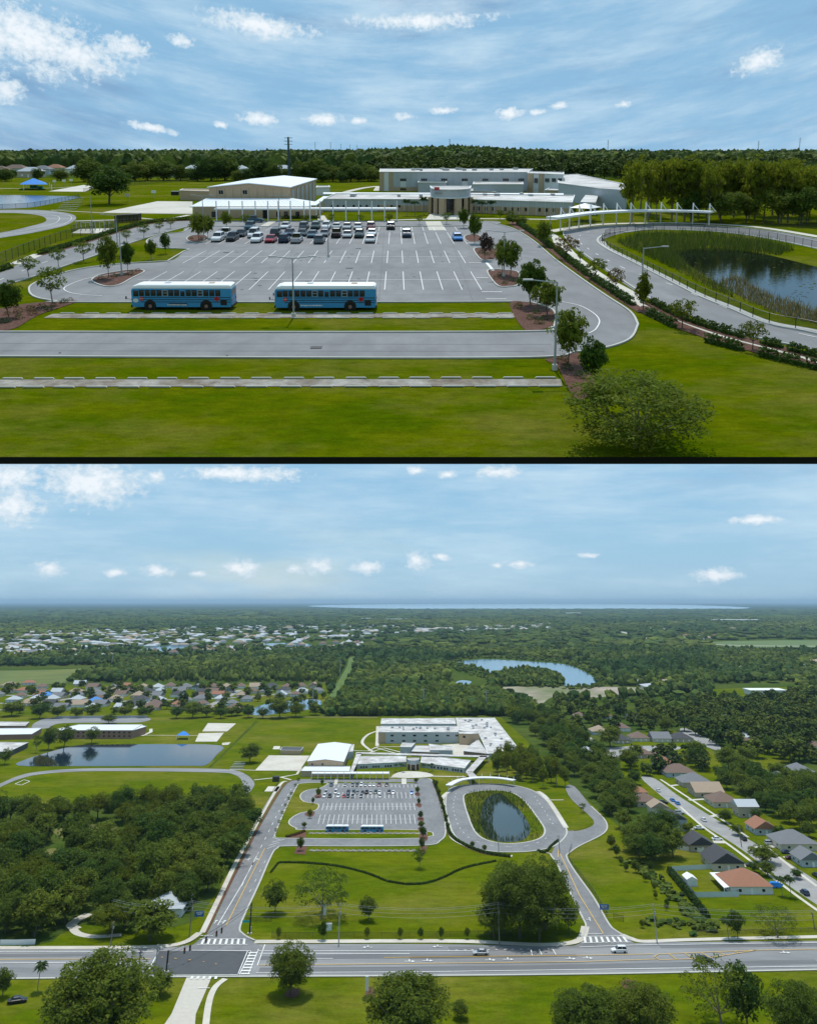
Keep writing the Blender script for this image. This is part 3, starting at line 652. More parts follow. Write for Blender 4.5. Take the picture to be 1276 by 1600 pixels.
    for i in range(16 + 4 * variant):
        w = rr.uniform(.06, .14); wr.box((x, -1.268, .66 + (.02 * rr.random())), (w, .012, .15 * rr.uniform(.7, 1.2))); x += w + .035
    P(wr, 'side_lettering', X['white'])
    P(MB().box((-5.45, -1.256, 1.2), (.62, .02, .30)).box((-5.45, -1.256, 1.2), (.34, .021, .46)), 'side_emblem', X['line']) if variant == 0 else None
    P(MB().box((-5.99, 0, .50), (.16, 2.4, .30)), 'front_bumper', X['black']); P(MB().box((6.03, 0, .52), (.14, 2.4, .30)), 'rear_bumper', X['black'])
    P(MB().box((-5.93, 0, 1.95), (.1, 2.1, .9)), 'windscreen', X['glass']); P(MB().box((6.0, 0, 2.1), (.04, 1.9, .7)), 'rear_window', X['glass'])
    for s in (-1, 1):
        m = P(MB().box((-6.55, s * 1.35, 1.55), (.10, .22, .34)), 'mirror', X['black']); P(MB().tube((-5.9, s * 1.2, 1.3), (-6.55, s * 1.35, 1.5), .03, .03, 5), 'mirror_arm', X['black'], m)
        P(MB().box((-6.0, s * .9, .85), (.06, .26, .2)), 'headlight', X['lamp']); P(MB().box((6.02, s * 1.0, 1.2), (.05, .2, .3)), 'taillight', X['tail'])
    t.location = loc; t.rotation_euler = (0, 0, rz); return t
def small_trees(name, pts, label, seed=1):
    q = np.random.default_rng(seed); VV = []; FF = []; T = []; o = 0
    for x, y, w, h in pts:
        C, Nn = crown_pts(q, 22, 18, lambda p: np.array([.38, .38, .38]), .17); C[:, 2] += .54
        V, F = quads(C, Nn, .085, q, .4, .75); V = V * np.array([w, w, h]) + np.array([x, y, 0]); VV.append(V); FF.append(F + o); o += len(V); T.append(np.full(len(V), q.uniform(.15, .95)))
        m = MB().tube((x, y, 0), (x, y, h * .5), w * .03, n=4, cap=False); 
        VV.append(np.array(m.v)); FF.append(np.array(m.f) + o); o += len(m.v); T.append(np.full(len(m.v), .0))
    return tag(add(name, fastmesh(name, np.concatenate(VV), np.concatenate(FF), [X['leaf_far']], tint=np.concatenate(T))), label, 'trees', kind='stuff')
# ------------------------------------------------------------------ builders shared by both stretches of land
def block(root, roof_px, z, wallm, roofm, cop=None, wname='wall', rname='roof'):
    pts = [G(a, b, z) for a, b in roof_px]
    w = MB().prism([(p.x, p.y) for p in pts], 0, z, cap=False).build(wname, wallm, root)
    r = MB().face([(p.x, p.y, z - .18) for p in pts]).build(rname, roofm, root)
    if r.data.polygons[0].normal.z < 0: r.data.flip_normals()
    c = MB().path([Vector((p.x, p.y, z - .1)) for p in pts + pts[:1]], .45, .22).build('coping', cop or X['white_w'], root)
    return pts
def win(root, A, B, x0, y0, x1, y1, pane=True, frame=None, glass=None, cols=1):
    a = on_wall(A, B, x0, y1); b = on_wall(A, B, x1, y1); c = on_wall(A, B, x0, y0)
    cx, cy_ = (a.x + b.x) / 2, (a.y + b.y) / 2; w = math.hypot(b.x - a.x, b.y - a.y); h = abs(c.z - a.z); rz = math.atan2(b.y - a.y, b.x - a.x)
    f = MB().box((cx, cy_, (a.z + c.z) / 2), (w, .12, h), rz).build('window', frame or X['galv'], root)
    for i in range(cols):
        t = (i + .5) / cols - .5
        MB().box((cx + math.cos(rz) * w * t, cy_ + math.sin(rz) * w * t, (a.z + c.z) / 2), (w / cols * .86, .20, h * .88), rz).build('pane', glass or X['glass'], f)
    return f
def panel(root, A, B, x0, y0, x1, y1, m, name, d=.10, h=None):
    a = on_wall(A, B, x0, y1); b = on_wall(A, B, x1, y1); c = on_wall(A, B, x0, y0)
    w = math.hypot(b.x - a.x, b.y - a.y); rz = math.atan2(b.y - a.y, b.x - a.x); z0 = max(0, a.z)
    return MB().box(((a.x + b.x) / 2, (a.y + b.y) / 2, (z0 + c.z) / 2), (w, d, c.z - z0), rz).build(name, m, root)
def house(loc, w, d, roof, wall, label, group, rz=0.0, wh=2.8, pitch=.42, hip=True, detail=2, over=.5):
    t = thing('house', label, 'house', loc, group, rz)
    B = lambda mb, n, m, par=t: mb.build(n, m, par, local=True)
    if detail == 0:
        pass
    B(MB().box((0, 0, wh / 2), (w, d, wh)), 'wall', wall)
    a, b = w / 2 + over, d / 2 + over; mb = MB(); z0 = wh - .12
    if w >= d:
        rh = b * pitch; q = (a - b) if hip else a
        r0, r1 = (-q, 0, z0 + rh), (q, 0, z0 + rh)
        e = [(-a, -b, z0), (a, -b, z0), (a, b, z0), (-a, b, z0)]
        mb.face([e[0], e[1], r1, r0]); mb.face([e[2], e[3], r0, r1]); mb.face([e[1], e[2], r1]); mb.face([e[3], e[0], r0]); mb.face(e[::-1])
    else:
        rh = a * pitch; q = (b - a) if hip else b
        r0, r1 = (0, -q, z0 + rh), (0, q, z0 + rh)
        e = [(-a, -b, z0), (a, -b, z0), (a, b, z0), (-a, b, z0)]
        mb.face([e[1], e[2], r1, r0]); mb.face([e[3], e[0], r0, r1]); mb.face([e[0], e[1], r0]); mb.face([e[2], e[3], r1]); mb.face(e[::-1])
    B(mb, 'roof', roof)
    if not hip:   # gable infill in the wall colour, just inside the roof ends
        g = MB()
        if w >= d:
            for s in (-1, 1): g.face([(s * w / 2, -d / 2, wh), (s * w / 2, d / 2, wh), (s * w / 2, 0, wh + d / 2 * pitch)])
        else:
            for s in (-1, 1): g.face([(-w / 2, s * d / 2, wh), (w / 2, s * d / 2, wh), (0, s * d / 2, wh + w / 2 * pitch)])
        B(g, 'gable', wall)
    if detail >= 1:
        for s in (-1, 1):
            for k in (-.28, .28):
                f = B(MB().box((w * k, s * d / 2, 1.5), (1.5, .1, 1.2)), 'window', X['white']); 
                if detail > 1: B(MB().box((w * k, s * d / 2, 1.5), (1.3, .14, 1.0)), 'pane', X['glass'], f)
            for k in (-.25, .2):
                f = B(MB().box((s * w / 2, d * k, 1.5), (.1, 1.5, 1.2)), 'window', X['white'])
                if detail > 1: B(MB().box((s * w / 2, d * k, 1.5), (.14, 1.3, 1.0)), 'pane', X['glass'], f)
        B(MB().box((0, -d / 2, 1.05), (1.0, .1, 2.1)), 'door', X['white'])
        B(MB().box((w * .3, -rh * .4, wh + rh * .45), (.35, .35, .6)), 'roof_vent', X['galv'])
    return t
def fence(px, h, label, m=None, step=3.0, group=None, name='fence', post=None, smooth=True, rail=True, pr=.045):
    q = dense(px, False, 6) if smooth else px
    P = [G(a, b) for a, b in q]; t = thing(name, label, 'fence', P[0], group); s = MB()
    for a, b in zip(P[:-1], P[1:]): s.face([a + Vector((0, 0, .05)), b + Vector((0, 0, .05)), b + Vector((0, 0, h)), a + Vector((0, 0, h))])
    s.build('wire_mesh' if m is None else 'panel', m or X['screen'], t)
    if rail:
        r = MB()
        for a, b in zip(P[:-1], P[1:]): r.tube(a + Vector((0, 0, h)), b + Vector((0, 0, h)), pr * .8, pr * .8, 5, cap=False)
        r.build('top_rail', post or X['black'], t)
    acc = 0; pm = MB().tube((0, 0, 0), (0, 0, h + .08), pr, pr, 6).mesh('post', post or X['black'])
    def put(p):
        o = add('post', pm, t); o.location = p - P[0]
    put(P[0]); 
    for a, b in zip(P[:-1], P[1:]):
        L = (b - a).length
        while acc + step <= (L0 := acc + L) and False: pass
        d = step - acc
        while d <= L:
            put(a + (b - a) * (d / L)); d += step
        acc = L - (d - step)
    return t
def street_lamp(px, yb, yt, arms, label, group='street lamps', arm_len=2.4, m=None, pr=.11):
    p = G(px, yb); h = HT(yb, yt); t = thing('street_lamp', label, 'street lamp', p, group)
    mb = MB().tube((0, 0, 0), (0, 0, h), pr, pr * .6, 8); mb.build('pole', m or X['galv'], t, local=True)
    MB().tube((0, 0, 0), (0, 0, .5), pr * 2.2, pr * 2.2, 10).build('footing', X['conc'], t, local=True)
    for s in arms:
        MB().tube((0, 0, h - .1), (s * arm_len, 0, h + .15), .06, .05, 6).build('arm', m or X['galv'], t, local=True)
        MB().box((s * (arm_len + .3), 0, h + .16), (.85, .36, .13)).build('lamp_head', X['galv'], t, local=True)
    return t
def stripe(pts, m, w, z, name='road_marking'):
    return tag(MB().path([G(a, b) + Vector((0, 0, z)) for a, b in pts], w, 0).build(name, m), kind='structure')
def marks(segs, m, w, z, name='lane_marking'):
    mb = MB()
    for s in segs: mb.path([G(a, b) + Vector((0, 0, z)) for a, b in s], w, 0)
    return tag(mb.build(name, m), kind='structure')
def dashes(pts, m, w, z, on, off, name='lane_dashes'):
    P = [G(a, b) + Vector((0, 0, z)) for a, b in dense(pts, False, 12)]; mb = MB(); acc = 0; cur = []
    for a, b in zip(P[:-1], P[1:]):
        L = (b - a).length; n = max(1, int(L / .4))
        for i in range(n):
            p = a + (b - a) * (i / n); acc = (acc + L / n) % (on + off)
            if acc < on: cur.append(p)
            else:
                if len(cur) > 1: mb.path(cur, w, 0)
                cur = []
    return tag(mb.build(name, m), kind='structure')
def arrow(px, py, w, h, turn, m, z, rz=0.0):
    """painted lane arrow lying on the road, size in metres, pointing along +x turned by rz"""
    c = G(px, py) + Vector((0, 0, z)); mb = MB(); cz, sz = math.cos(rz), math.sin(rz)
    def T(x, y): return (c.x + x * cz - y * sz, c.y + x * sz + y * cz, z)
    for q in ([(-w / 2, -.15), (w * .2, -.15), (w * .2, .15), (-w / 2, .15)], [(w * .2, -h / 2), (w / 2, 0), (w * .2, h / 2)]): mb.face([T(*p) for p in q])
    if turn: mb.face([T(*p) for p in [(-w * .1, .15), (w * .02, .15), (w * .02, turn * h), (-w * .1, turn * h)]])
    o = mb.build('lane_arrow', m); return tag(o, kind='structure')

# ================================================================== THE CLOSE VIEW (tilted plateau)
UPPER = True
rnd = random.Random(3)
Y0 = G(638, 714.0).y; thick = .47
g = MB().box((0, (Y0 + 900) / 2, -thick / 2), (1300, 900 - Y0, thick), mi=1); g.m[1] = 0
tag(g.build('ground', [X['lawn_u'], X['soil']]), kind='structure')
Z = dict(a=.02, c=.04, m=.06, g=.05, l=.065)
# forest floor far behind
tag(MB().face([(-600, 520, .012), (600, 480, .012), (640, 895, .012), (-640, 895, .012)]).build('woodland_floor', X['scrub']), kind='structure')
lot = [(300, 354.5), (420, 354.5), (440, 354.3), (700, 354), (742, 350), (770, 349.5), (800, 357), (832, 376), (866, 405), (905, 434), (945, 462), (984, 488), (996, 508), (984, 530), (949, 543.5), (898, 551), (850, 559), (600, 560.5), (0, 558), (-160, 557.5), (-160, 519.5), (0, 519.5), (400, 520), (820, 519), (858, 513.5), (866, 508), (864, 486), (830, 473), (800, 472.3), (400, 473), (115, 473), (90, 471.5), (57, 465.5), (46, 455), (55, 443), (110, 424), (180, 413.5), (262, 408.5), (286, 394), (293, 389.7), (247, 387.5), (231, 381.5), (232, 374.5), (255, 366.5), (285, 363)]
sheet('car_park', lot, X['asph'], Z['a'], n=4)
sheet('access_drive', [(296, 345.3), (520, 345.3), (700, 345.5), (770, 345.5), (780, 349.2), (742, 352), (700, 353.6), (520, 353.6), (330, 353.4), (296, 353.6), (226, 373), (160, 396), (108, 414), (25, 441.5), (-60, 463), (-60, 440), (0, 426), (23, 415.7), (60, 400.6), (110, 387), (183, 364.5), (236, 350.5)], X['asph'], Z['a'] + .004, n=4)
bus_loop_out = [(880, 362), (905, 357.5), (960, 353.2), (1047, 351.8), (1118, 354.6), (1195, 360.6), (1290, 378), (1420, 420), (1420, 590), (1276, 549), (1150, 521), (1062, 488), (1002, 461), (930, 412), (890, 382)]
sheet('bus_loop_road', bus_loop_out, X['asph'], Z['a'] + .002)
pond_in = [(947, 372), (975, 364), (1024, 359.5), (1070, 360), (1118, 363), (1195, 373), (1290, 393), (1400, 430), (1400, 560), (1276, 518), (1200, 503), (1142, 479), (1094, 460), (1047, 436.5), (988, 406.5), (950, 387), (938, 378)]
sheet('pond_bank', pond_in, X['lawn_u'], Z['g'])
ribbon('rock_border', [(941, 378), (950, 388.5), (988, 408), (1047, 438), (1094, 462), (1142, 481), (1200, 504.5), (1276, 519), (1340, 538)], X['stone'], .9, .05, .10)
ribbon('rock_border', [(975, 363.5), (1024, 359), (1118, 362.5), (1195, 372.3), (1290, 392)], X['stone'], .7, .05, .12)
ribbon('kerb', [(975, 361), (946, 366), (933, 376), (947, 389), (988, 409.5), (1047, 440), (1094, 464), (1142, 483.5), (1200, 507), (1276, 522.5), (1400, 560)], X['kerb'], .45, .02, .15)
pw = [(1040, 396), (1085, 389), (1140, 390), (1200, 399), (1276, 418), (1400, 450), (1400, 545), (1276, 506), (1225, 492), (1180, 474), (1140, 455), (1105, 434), (1070, 412)]
sheet('pond_water', pw, X['pond_u'], Z['g'] + .02)
# kerbs of the lot
ribbon('kerb', [(996, 508), (984, 530), (949, 543.5), (898, 551), (850, 559), (600, 560.5), (0, 558), (-160, 557.5)], X['kerb'], .22, .02, .15)
ribbon('kerb', [(-160, 519.5), (0, 519.5), (400, 520), (820, 519), (858, 513.5), (866, 508), (864, 486), (830, 473.5)], X['kerb'], .22, .02, .15)
ribbon('kerb', [(800, 472.3), (600, 473), (115, 473), (90, 471.5), (57, 465.5), (46, 455), (55, 443), (110, 424), (180, 413.5), (262, 408.5)], X['kerb'], .24, .02, .15)
ribbon('kerb', [(262, 408.5), (286, 394), (293, 389.7), (247, 387.5), (231, 381.5), (232, 374.5), (255, 366.5), (285, 363), (310, 354.5), (420, 354.3), (700, 353.6), (727, 352)], X['kerb'], .24, .02, .15)
ribbon('kerb', [(770, 349.5), (800, 357), (832, 376), (866, 405), (905, 434), (945, 462), (984, 488), (996, 508)], X['kerb'], .24, .02, .15)
ribbon('kerb', [(296, 353.6), (226, 373), (160, 396), (108, 414), (25, 441.5), (-60, 463)], X['kerb'], .22, .02, .15)
ribbon('kerb', [(1002, 461), (1062, 488), (1150, 521), (1276, 549), (1400, 582)], X['kerb'], .24, .02, .15)
ribbon('kerb', [(1002, 459), (930, 410), (890, 380), (880, 362), (905, 357), (960, 352.8), (1047, 351.4), (1118, 354.2), (1195, 360), (1290, 377)], X['kerb'], .24, .02, .15)
# walks and pads
sheet('footpath', [(862, 365), (880, 376), (905, 402), (950, 434), (1000, 462), (1004, 476), (985, 476), (945, 450), (900, 414), (868, 385)], X['conc_p'], Z['c'] + .002, n=4)
ribbon('footpath', [(988, 468), (1010, 480), (1060, 503), (1110, 522), (1160, 537), (1220, 553), (1300, 575)], X['conc_p'], 1.9, Z['c'] + .006)
ribbon('footpath', [(860, 362), (885, 357), (940, 350.5), (1040, 348.5), (1118, 350.5), (1195, 356.5), (1290, 372)], X['conc_p'], 2.6, Z['c'])
ribbon('footpath', [(23, 413), (45, 404), (62, 397)], X['conc_p'], 2.2, Z['c'], smooth=False)
sheet('concrete_pad', [(160, 332.2), (246, 314.6), (301, 315), (301, 334)], X['conc_p'], Z['c'], smooth=False)
sheet('concrete_pad', [(76, 299), (131, 289), (150, 292), (133, 299.6)], X['conc_p'], Z['c'], smooth=False)
sheet('exercise_pad', [(112, 364.5), (125, 358), (185, 356.5), (160, 365)], X['conc_p'], Z['c'], smooth=False)
ribbon('footpath', [(80, 328.5), (160, 332.6), (301, 334.6)], X['conc_p'], .9, Z['c'] + .003, smooth=False)
ribbon('footpath', [(118, 345.5), (180, 343.8), (220, 341), (255, 344), (296, 336)], X['conc_p'], 1.6, Z['c'] + .004, smooth=False)
ribbon('footpath', [(610, 344), (720, 341.8), (870, 343)], X['conc_p'], 2.0, Z['c'])
ribbon('footpath', [(500, 337), (505, 345)], X['conc_p'], 2.5, Z['c'] + .004, smooth=False)
ribbon('footpath', [(412, 354), (428, 345)], X['conc_p'], 2.0, Z['c'] + .008, smooth=False)
ribbon('footpath', [(683, 360), (676, 346)], X['conc_p'], 4.0, Z['c'] + .008, smooth=False)
sheet('plaza', [(664, 343.5), (672, 334), (735, 335), (742, 343)], X['conc_p'], Z['c'] + .012, smooth=False)
ribbon('footpath', [(540, 300), (566, 294), (590, 291)], X['conc_p'], 3.5, Z['c'])
ribbon('footpath', [(588, 298), (592, 291)], X['conc_p'], 3.0, Z['c'] + .004, smooth=False)
ribbon('footpath', [(-40, 294), (60, 294.5), (130, 291)], X['conc_p'], 1.6, Z['c'])
trk = [(-120, 329.5), (0, 328), (40, 328), (72, 329), (110, 334), (119, 342), (100, 353), (50, 364), (0, 372), (-120, 392)]
sheet('running_track', trk, X['asph_m'], Z['a'] + .006)
sheet('infield', [(-120, 337), (0, 333), (43, 334.2), (66, 338), (73, 343.5), (68, 348), (50, 353), (0, 364), (-120, 383)], X['lawn_u'], Z['g'])
for pts in ([(0, 329.8), (40, 329.8), (70, 331), (104, 335.5), (112, 342), (96, 351.5), (48, 361.8), (0, 369.5)], [(0, 331.5), (41, 332), (68, 334), (90, 338), (93, 343), (83, 350), (48, 357.5), (0, 366.8)]):
    ribbon('track_line', pts, X['line'], .12, Z['a'] + .03)
sheet('school_pond', [(-60, 306.5), (116, 307), (110, 312), (80, 318.5), (48, 324), (0, 326.5), (-60, 329)], X['pond'], Z['a'] + .01)
# mulch beds
BED = [[(725, 371), (733, 367.2), (748, 368), (752, 376), (742, 378.4), (730, 377.5)], [(740, 391.5), (746, 387.6), (762, 388.5), (778, 391), (777, 404), (764, 407), (751, 406)], [(761, 425.5), (772, 421.8), (792, 423), (810, 427), (808, 445), (797, 448.5), (777, 447)],
       [(796, 474.4), (830, 474.2), (863, 486.5), (865, 507), (857, 512.5), (820, 516.3)], [(852, 563.5), (860, 560.5), (898, 552.5), (906, 558), (930, 604), (900, 626), (872, 577)], [(292, 374), (298, 369), (318, 367.5), (326, 373), (316, 378.5), (300, 378.5)],
       [(144.5, 440), (152, 432), (172, 427), (205, 422.5), (226, 424.5), (205, 436), (186, 446), (165, 448)], [(-30, 494), (0, 483), (50, 474), (112, 470.5), (117, 473.5), (60, 493), (18, 515.5), (-30, 516)]]
for b in BED:
    sheet('mulch_bed', b, X['mulch'], Z['m'], n=4)
for b in BED[:3] + BED[5:7]:
    ribbon('kerb', b, X['kerb'], .22, .02, .14, closed=True)
sheet('mulch_bed', [(795, 350), (835, 374), (868, 401), (907, 430), (948, 458), (988, 484), (1000, 489), (1000, 480), (960, 455), (915, 422), (880, 396), (848, 374), (812, 350)], X['mulch'], Z['m'], n=4)
sheet('mulch_bed', [(1000, 488), (1030, 503), (1080, 522), (1130, 537), (1180, 552), (1290, 580), (1290, 572), (1180, 541), (1130, 528), (1080, 511), (1035, 492), (1005, 478)], X['mulch'], Z['m'] + .004, n=4)
ribbon('mulch_bed', [(1012, 474), (1062, 498), (1110, 515), (1160, 530), (1220, 545), (1300, 566)], X['mulch'], 1.6, Z['m'] + .012)
ribbon('mulch_bed', [(62, 399), (112, 385.5), (183, 363), (236, 349), (300, 344)], X['mulch'], 1.6, Z['m'] + .004)
for yc, yd, xs in ((494.2, 3.2, (82, 802)), (599.5, 5.5, (-60, 876))):
    sheet('dirt_strip', [(xs[0], yc - yd), (xs[1], yc - yd - 1), (xs[1] + 2, yc + yd - 1), (xs[0] - 14, yc + yd)], X['dirt'], Z['m'] - .01, smooth=False)
# painted stall lines
segs = []
def stall(ya, yb, ks):
    Ya, Yb = G(638, ya).y, G(638, yb).y
    for k in ks:
        f = lambda Y: (-1.0 + 2.64 * k - .0148 * (Y - 129.6), Y)
        segs.append((proj(*f(Ya)), proj(*f(Yb))))
stall(392.2, 411.6, range(-14, 5)); stall(424.8, 453.4, range(-14, 5)); stall(363.5, 381.5, range(-15, 6)); stall(354.6, 361, range(-13, 6))
segs += [((282, 401.3), (728, 401.3)), ((215, 437.4), (748, 437.4))]
marks(segs, X['line'], .115, Z['l'], 'stall_lines')
marks([((752, 456.7), (784, 456.7)), ((759, 467.8), (791, 467.8)), ((732, 411), (752, 411)), ((743, 434.5), (763, 434.5))], X['line'], .32, Z['l'], 'lane_arrow')
marks([((760, 411), (770, 423)), ((730, 380), (742, 380))], X['line'], .5, Z['l'], 'stop_line')
ribbon('edge_line', [(878, 472), (905, 478), (927, 490), (936, 502), (930, 515), (920, 521)], X['line'], .14, Z['l'])
ribbon('edge_line', [(205, 424.5), (150, 433), (125, 439), (101, 450), (108, 457), (130, 461), (160, 462.5)], X['line'], .14, Z['l'])
dashes([(1276, 528), (1210, 512), (1140, 484), (1094, 465), (1050, 446), (1012, 434), (980, 422), (945, 405), (920, 390), (905, 378), (908, 366), (930, 361)], X['line'], .16, Z['l'], 2.6, 5.2)
dashes([(0, 438), (40, 422), (90, 403), (150, 384), (215, 364)], X['line'], .15, Z['l'], 2.6, 6)
marks([((-100, 537), (500, 538), (862, 538.5)), ((-100, 548.5), (520, 549), (850, 549.5))] + [((x0, 362), (x1, 470)) for x0, x1 in ((352, 262), (470, 425), (600, 592), (700, 738))] + [((300, 386), (742, 386)), ((240, 418), (760, 418)), ((120, 460), (800, 461))], X['seam'], .05, Z['l'] - .03, 'pavement_seam')
st = MB()
for _ in range(110):
    x, y = rnd.uniform(225, 770), rnd.choice((rnd.uniform(392, 411), rnd.uniform(425, 453), rnd.uniform(363, 381)))
    c = G(x, y); r_ = rnd.uniform(.12, .38); st.face([(c.x + r_ * rnd.uniform(.6, 1) * math.cos(k * .9), c.y + 1.3 * r_ * rnd.uniform(.6, 1) * math.sin(k * .9), Z['l'] - .02) for k in range(7)])
tag(st.build('oil_stains', X['seam'], ), label='dark oil spots scattered over the car park and near road', cat='stains', kind='stuff')
# drains
for x, y in ((494, 543.5), (355, 556), (546, 419.3), (560, 388.6), (354, 394.8), (94, 552)):
    s = .75 if (x, y) not in ((355, 556), (94, 552)) else .12
    t = thing('drain_grate', {494: 'black drain grate in the near road below the second bus', 355: 'small dark utility cover on near road under the first bus', 546: 'black drain grate between the two rear stall rows of the close car park', 560: 'black drain grate just in front of the parked cars', 354: 'faint dark drain at the left of the marked stall rows', 94: 'tiny dark spot cover on near road at far left'}[x], 'drain', G(x, y) + Vector((0, 0, .025)))
    MB().box((0, 0, .015), (1.1 * s / .75, s * 1.2, .03)).build('frame', X['black'], t, local=True)
    for i in range(5): MB().box(((i - 2) * .19 * s / .75, 0, .03), (.15 * s / .75, s * 1.05, .02)).build('bar', X['black'], t, local=True)
# wheel stops
WS = {490.3: ('rear', [105, 143.5, 177.5, 213, 248, 285, 319.5, 357, 393, 428.6, 466, 501, 536.6, 571.5, 609, 644, 681, 715, 752, 788]), 497.8: ('front', [131.7, 172, 204.7, 241, 276.5, 313.7, 351, 388, 424.7, 466, 506.6, 534, 571, 609, 632, 660, 718, 764, 790]),
      592.8: ('rear', [-28, 20, 69, 116, 164.6, 214.6, 261, 310, 359.4, 408, 459, 506, 556, 607, 655, 704.5, 753, 801.6, 852]), 606.2: ('front', [8, 52.7, 100, 151, 201, 250, 301, 350.5, 400.6, 454, 502, 556, 609, 657, 708, 758, 808.6, 858])}
wsm = None
for y, (side, xs) in WS.items():
    strip = 'on the dirt strip behind the blue buses' if y < 550 else 'on the dirt strip nearest the viewer'
    strip = strip.replace('behind', 'in front of')
    for i, x in enumerate(xs):
        if wsm is None:
            wsm = MB().box((0, 0, .05), (1.75, .15, .10), taper=.9).mesh('wheel_stop', X['kerb'])
        o = add('wheel_stop', wsm); yy = y - (1.6 * (x / 850) if y > 550 else 0); o.location = G(x, yy) + Vector((0, 0, .05)); o.rotation_euler[2] = rnd.uniform(-.015, .015)
        tag(o, 'concrete wheel stop, %s from left, %s row of the %s dirt strip' % (ORD[i], side, 'far' if y < 550 else 'near'), 'wheel stop', 'concrete wheel stops')
# ---------------- gym
A, B, C = G(328, 332), G(453, 332), G(494, 311); D = A + (C - B)
ze = HT(332, 293.5); za = HT(332, 287)
gym = thing('gymnasium', 'tan gymnasium with a low white gabled roof behind the white canopy wing', 'building', (A + B) / 2)
def gymwall(a, b, nm):
    MB().face([a, b, b + Vector((0, 0, ze)), a + Vector((0, 0, ze))]).build(nm, X['tan'], gym)
mA = (A + B) / 2 + (B - A) * -.004; mD = mA + (C - B)
MB().face([A, B, B + Vector((0, 0, ze)), mA + Vector((0, 0, za)), A + Vector((0, 0, ze))]).build('front_wall', X['tan'], gym)
gymwall(B, C, 'side_wall'); gymwall(D, A, 'side_wall'); MB().face([C, D, D + Vector((0, 0, ze)), mD + Vector((0, 0, za)), C + Vector((0, 0, ze))]).build('back_wall', X['tan'], gym)
up = lambda p, z: p + Vector((0, 0, z))
dv = (C - B).normalized() * .5
for a, d, nm in ((A, D, 'roof'), (B, C, 'roof')):
    o = (a - mA).normalized() * .5
    mb = MB(); q = [up(a, ze) + o - dv, up(mA, za) - dv, up(mD, za) + dv, up(d, ze) + o + dv]
    mb.face([p + Vector((0, 0, .30)) for p in q]); mb.face([p + Vector((0, 0, .05)) for p in q][::-1])
    for i in range(4): mb.face([q[i] + Vector((0, 0, .05)), q[(i + 1) % 4] + Vector((0, 0, .05)), q[(i + 1) % 4] + Vector((0, 0, .3)), q[i] + Vector((0, 0, .3))])
    mb.build(nm, X['metal_r'], gym)
for x0, x1 in ((342, 349), (379.5, 386.5)): win(gym, A, B, x0, 297, x1, 303.5, cols=2)
for i in range(6):
    a = B + (C - B) * (i * .155 + .06); b = B + (C - B) * (i * .155 + .10)
    MB().box(((a + b) / 2 + Vector((.15, 0, ze * .45))), ((b - a).length, .4, ze * .9), math.atan2((b - a).y, (b - a).x)).build('pilaster', X['grey_w'], gym)
panel(gym, A, B, 328, 291.8, 453, 294, X['white_w'], 'fascia', .2) if False else None
for i in range(1, 10):
    p = A.lerp(B, i / 10); MB().box((p.x, p.y - .02, ze / 2), (.10, .05, ze - .05)).build('wall_joint', X['tan_d'], gym)
MB().path([A + Vector((0, -.08, 0)), B + Vector((0, -.08, 0))], .1, 1.1).build('plinth', X['grey_w'], gym)
# low wing with white metal roof
wg = thing('low_wing', 'low tan wing with a bright white metal roof in front of the gymnasium', 'building', G(400, 341))
a, b = G(303, 341), G(482, 341); zw = HT(341, 323)
yb_ = A.y
MB().prism([(a.x, a.y), (b.x, b.y), (b.x + 2, yb_ - .3), (a.x + 1, yb_ - .3)], 0, zw, cap=False).build('wall', X['tan'], wg)
e0, e1 = G(297, 322.5, zw), G(486, 322.5, zw); t0, t1 = on_wall(Vector((A.x, yb_ - .3, 0)), Vector((B.x, yb_ - .3, 0)), 323, 309.5), on_wall(Vector((A.x, yb_ - .3, 0)), Vector((B.x, yb_ - .3, 0)), 455, 309.5)
mb = MB(); bk0 = Vector((e0.x, yb_ - .3, zw)); bk1 = Vector((e1.x, yb_ - .3, zw))
mb.face([e0, e1, t1, t0]); mb.face([bk0, e0, t0]); mb.face([e1, bk1, t1]); mb.face([e0 - Vector((0, 0, .02)), bk0 - Vector((0, 0, .02)), bk1 - Vector((0, 0, .02)), e1 - Vector((0, 0, .02))])
mb.build('roof', X['metal_r'], wg)
MB().path([e0 + Vector((0, -.05, -.25)), e1 + Vector((0, -.05, -.25))], .12, .24).build('gutter', X['white'], wg)
for i in range(26):
    k = (i + .5) / 26; MB().path([e0.lerp(e1, k) + Vector((0, 0, .01)), t0.lerp(t1, k) + Vector((0, 0, .01))], .09, .06).build('roof_seam', X['metal_r'], wg)
win(wg, a, b, 411, 328, 420, 341, cols=1, frame=X['black'])
for x0, x1 in ((331, 340), (348, 357), (432, 438), (444, 450), (462, 468)): win(wg, a, b, x0, 330.5, x1, 339, frame=X['black'])
# straight covered walkway
cw = thing('covered_walkway', 'straight flat white covered walkway with tall posts crossing before the low wing', 'canopy', G(478, 345))
P0, P1 = G(336, 345), G(621, 345); zc = HT(345, 328); zt = HT(345, 313.5)
mb = MB().box(((P0 + P1) / 2 + Vector((0, 1.2, zc + .25))), ((P1 - P0).length, 3.4, .42)); mb.build('canopy_deck', X['white'], cw)
pm = MB().box((0, 0, zt / 2), (.26, .26, zt)).mesh('post', X['white'])
for x in (340, 360, 380.5, 400.5, 420, 436, 455, 476, 485, 501, 521, 541, 561, 581, 601, 620):
    o = add('post', pm, cw); o.location = G(x, 345) - cw.location - Vector((0, .8, 0))
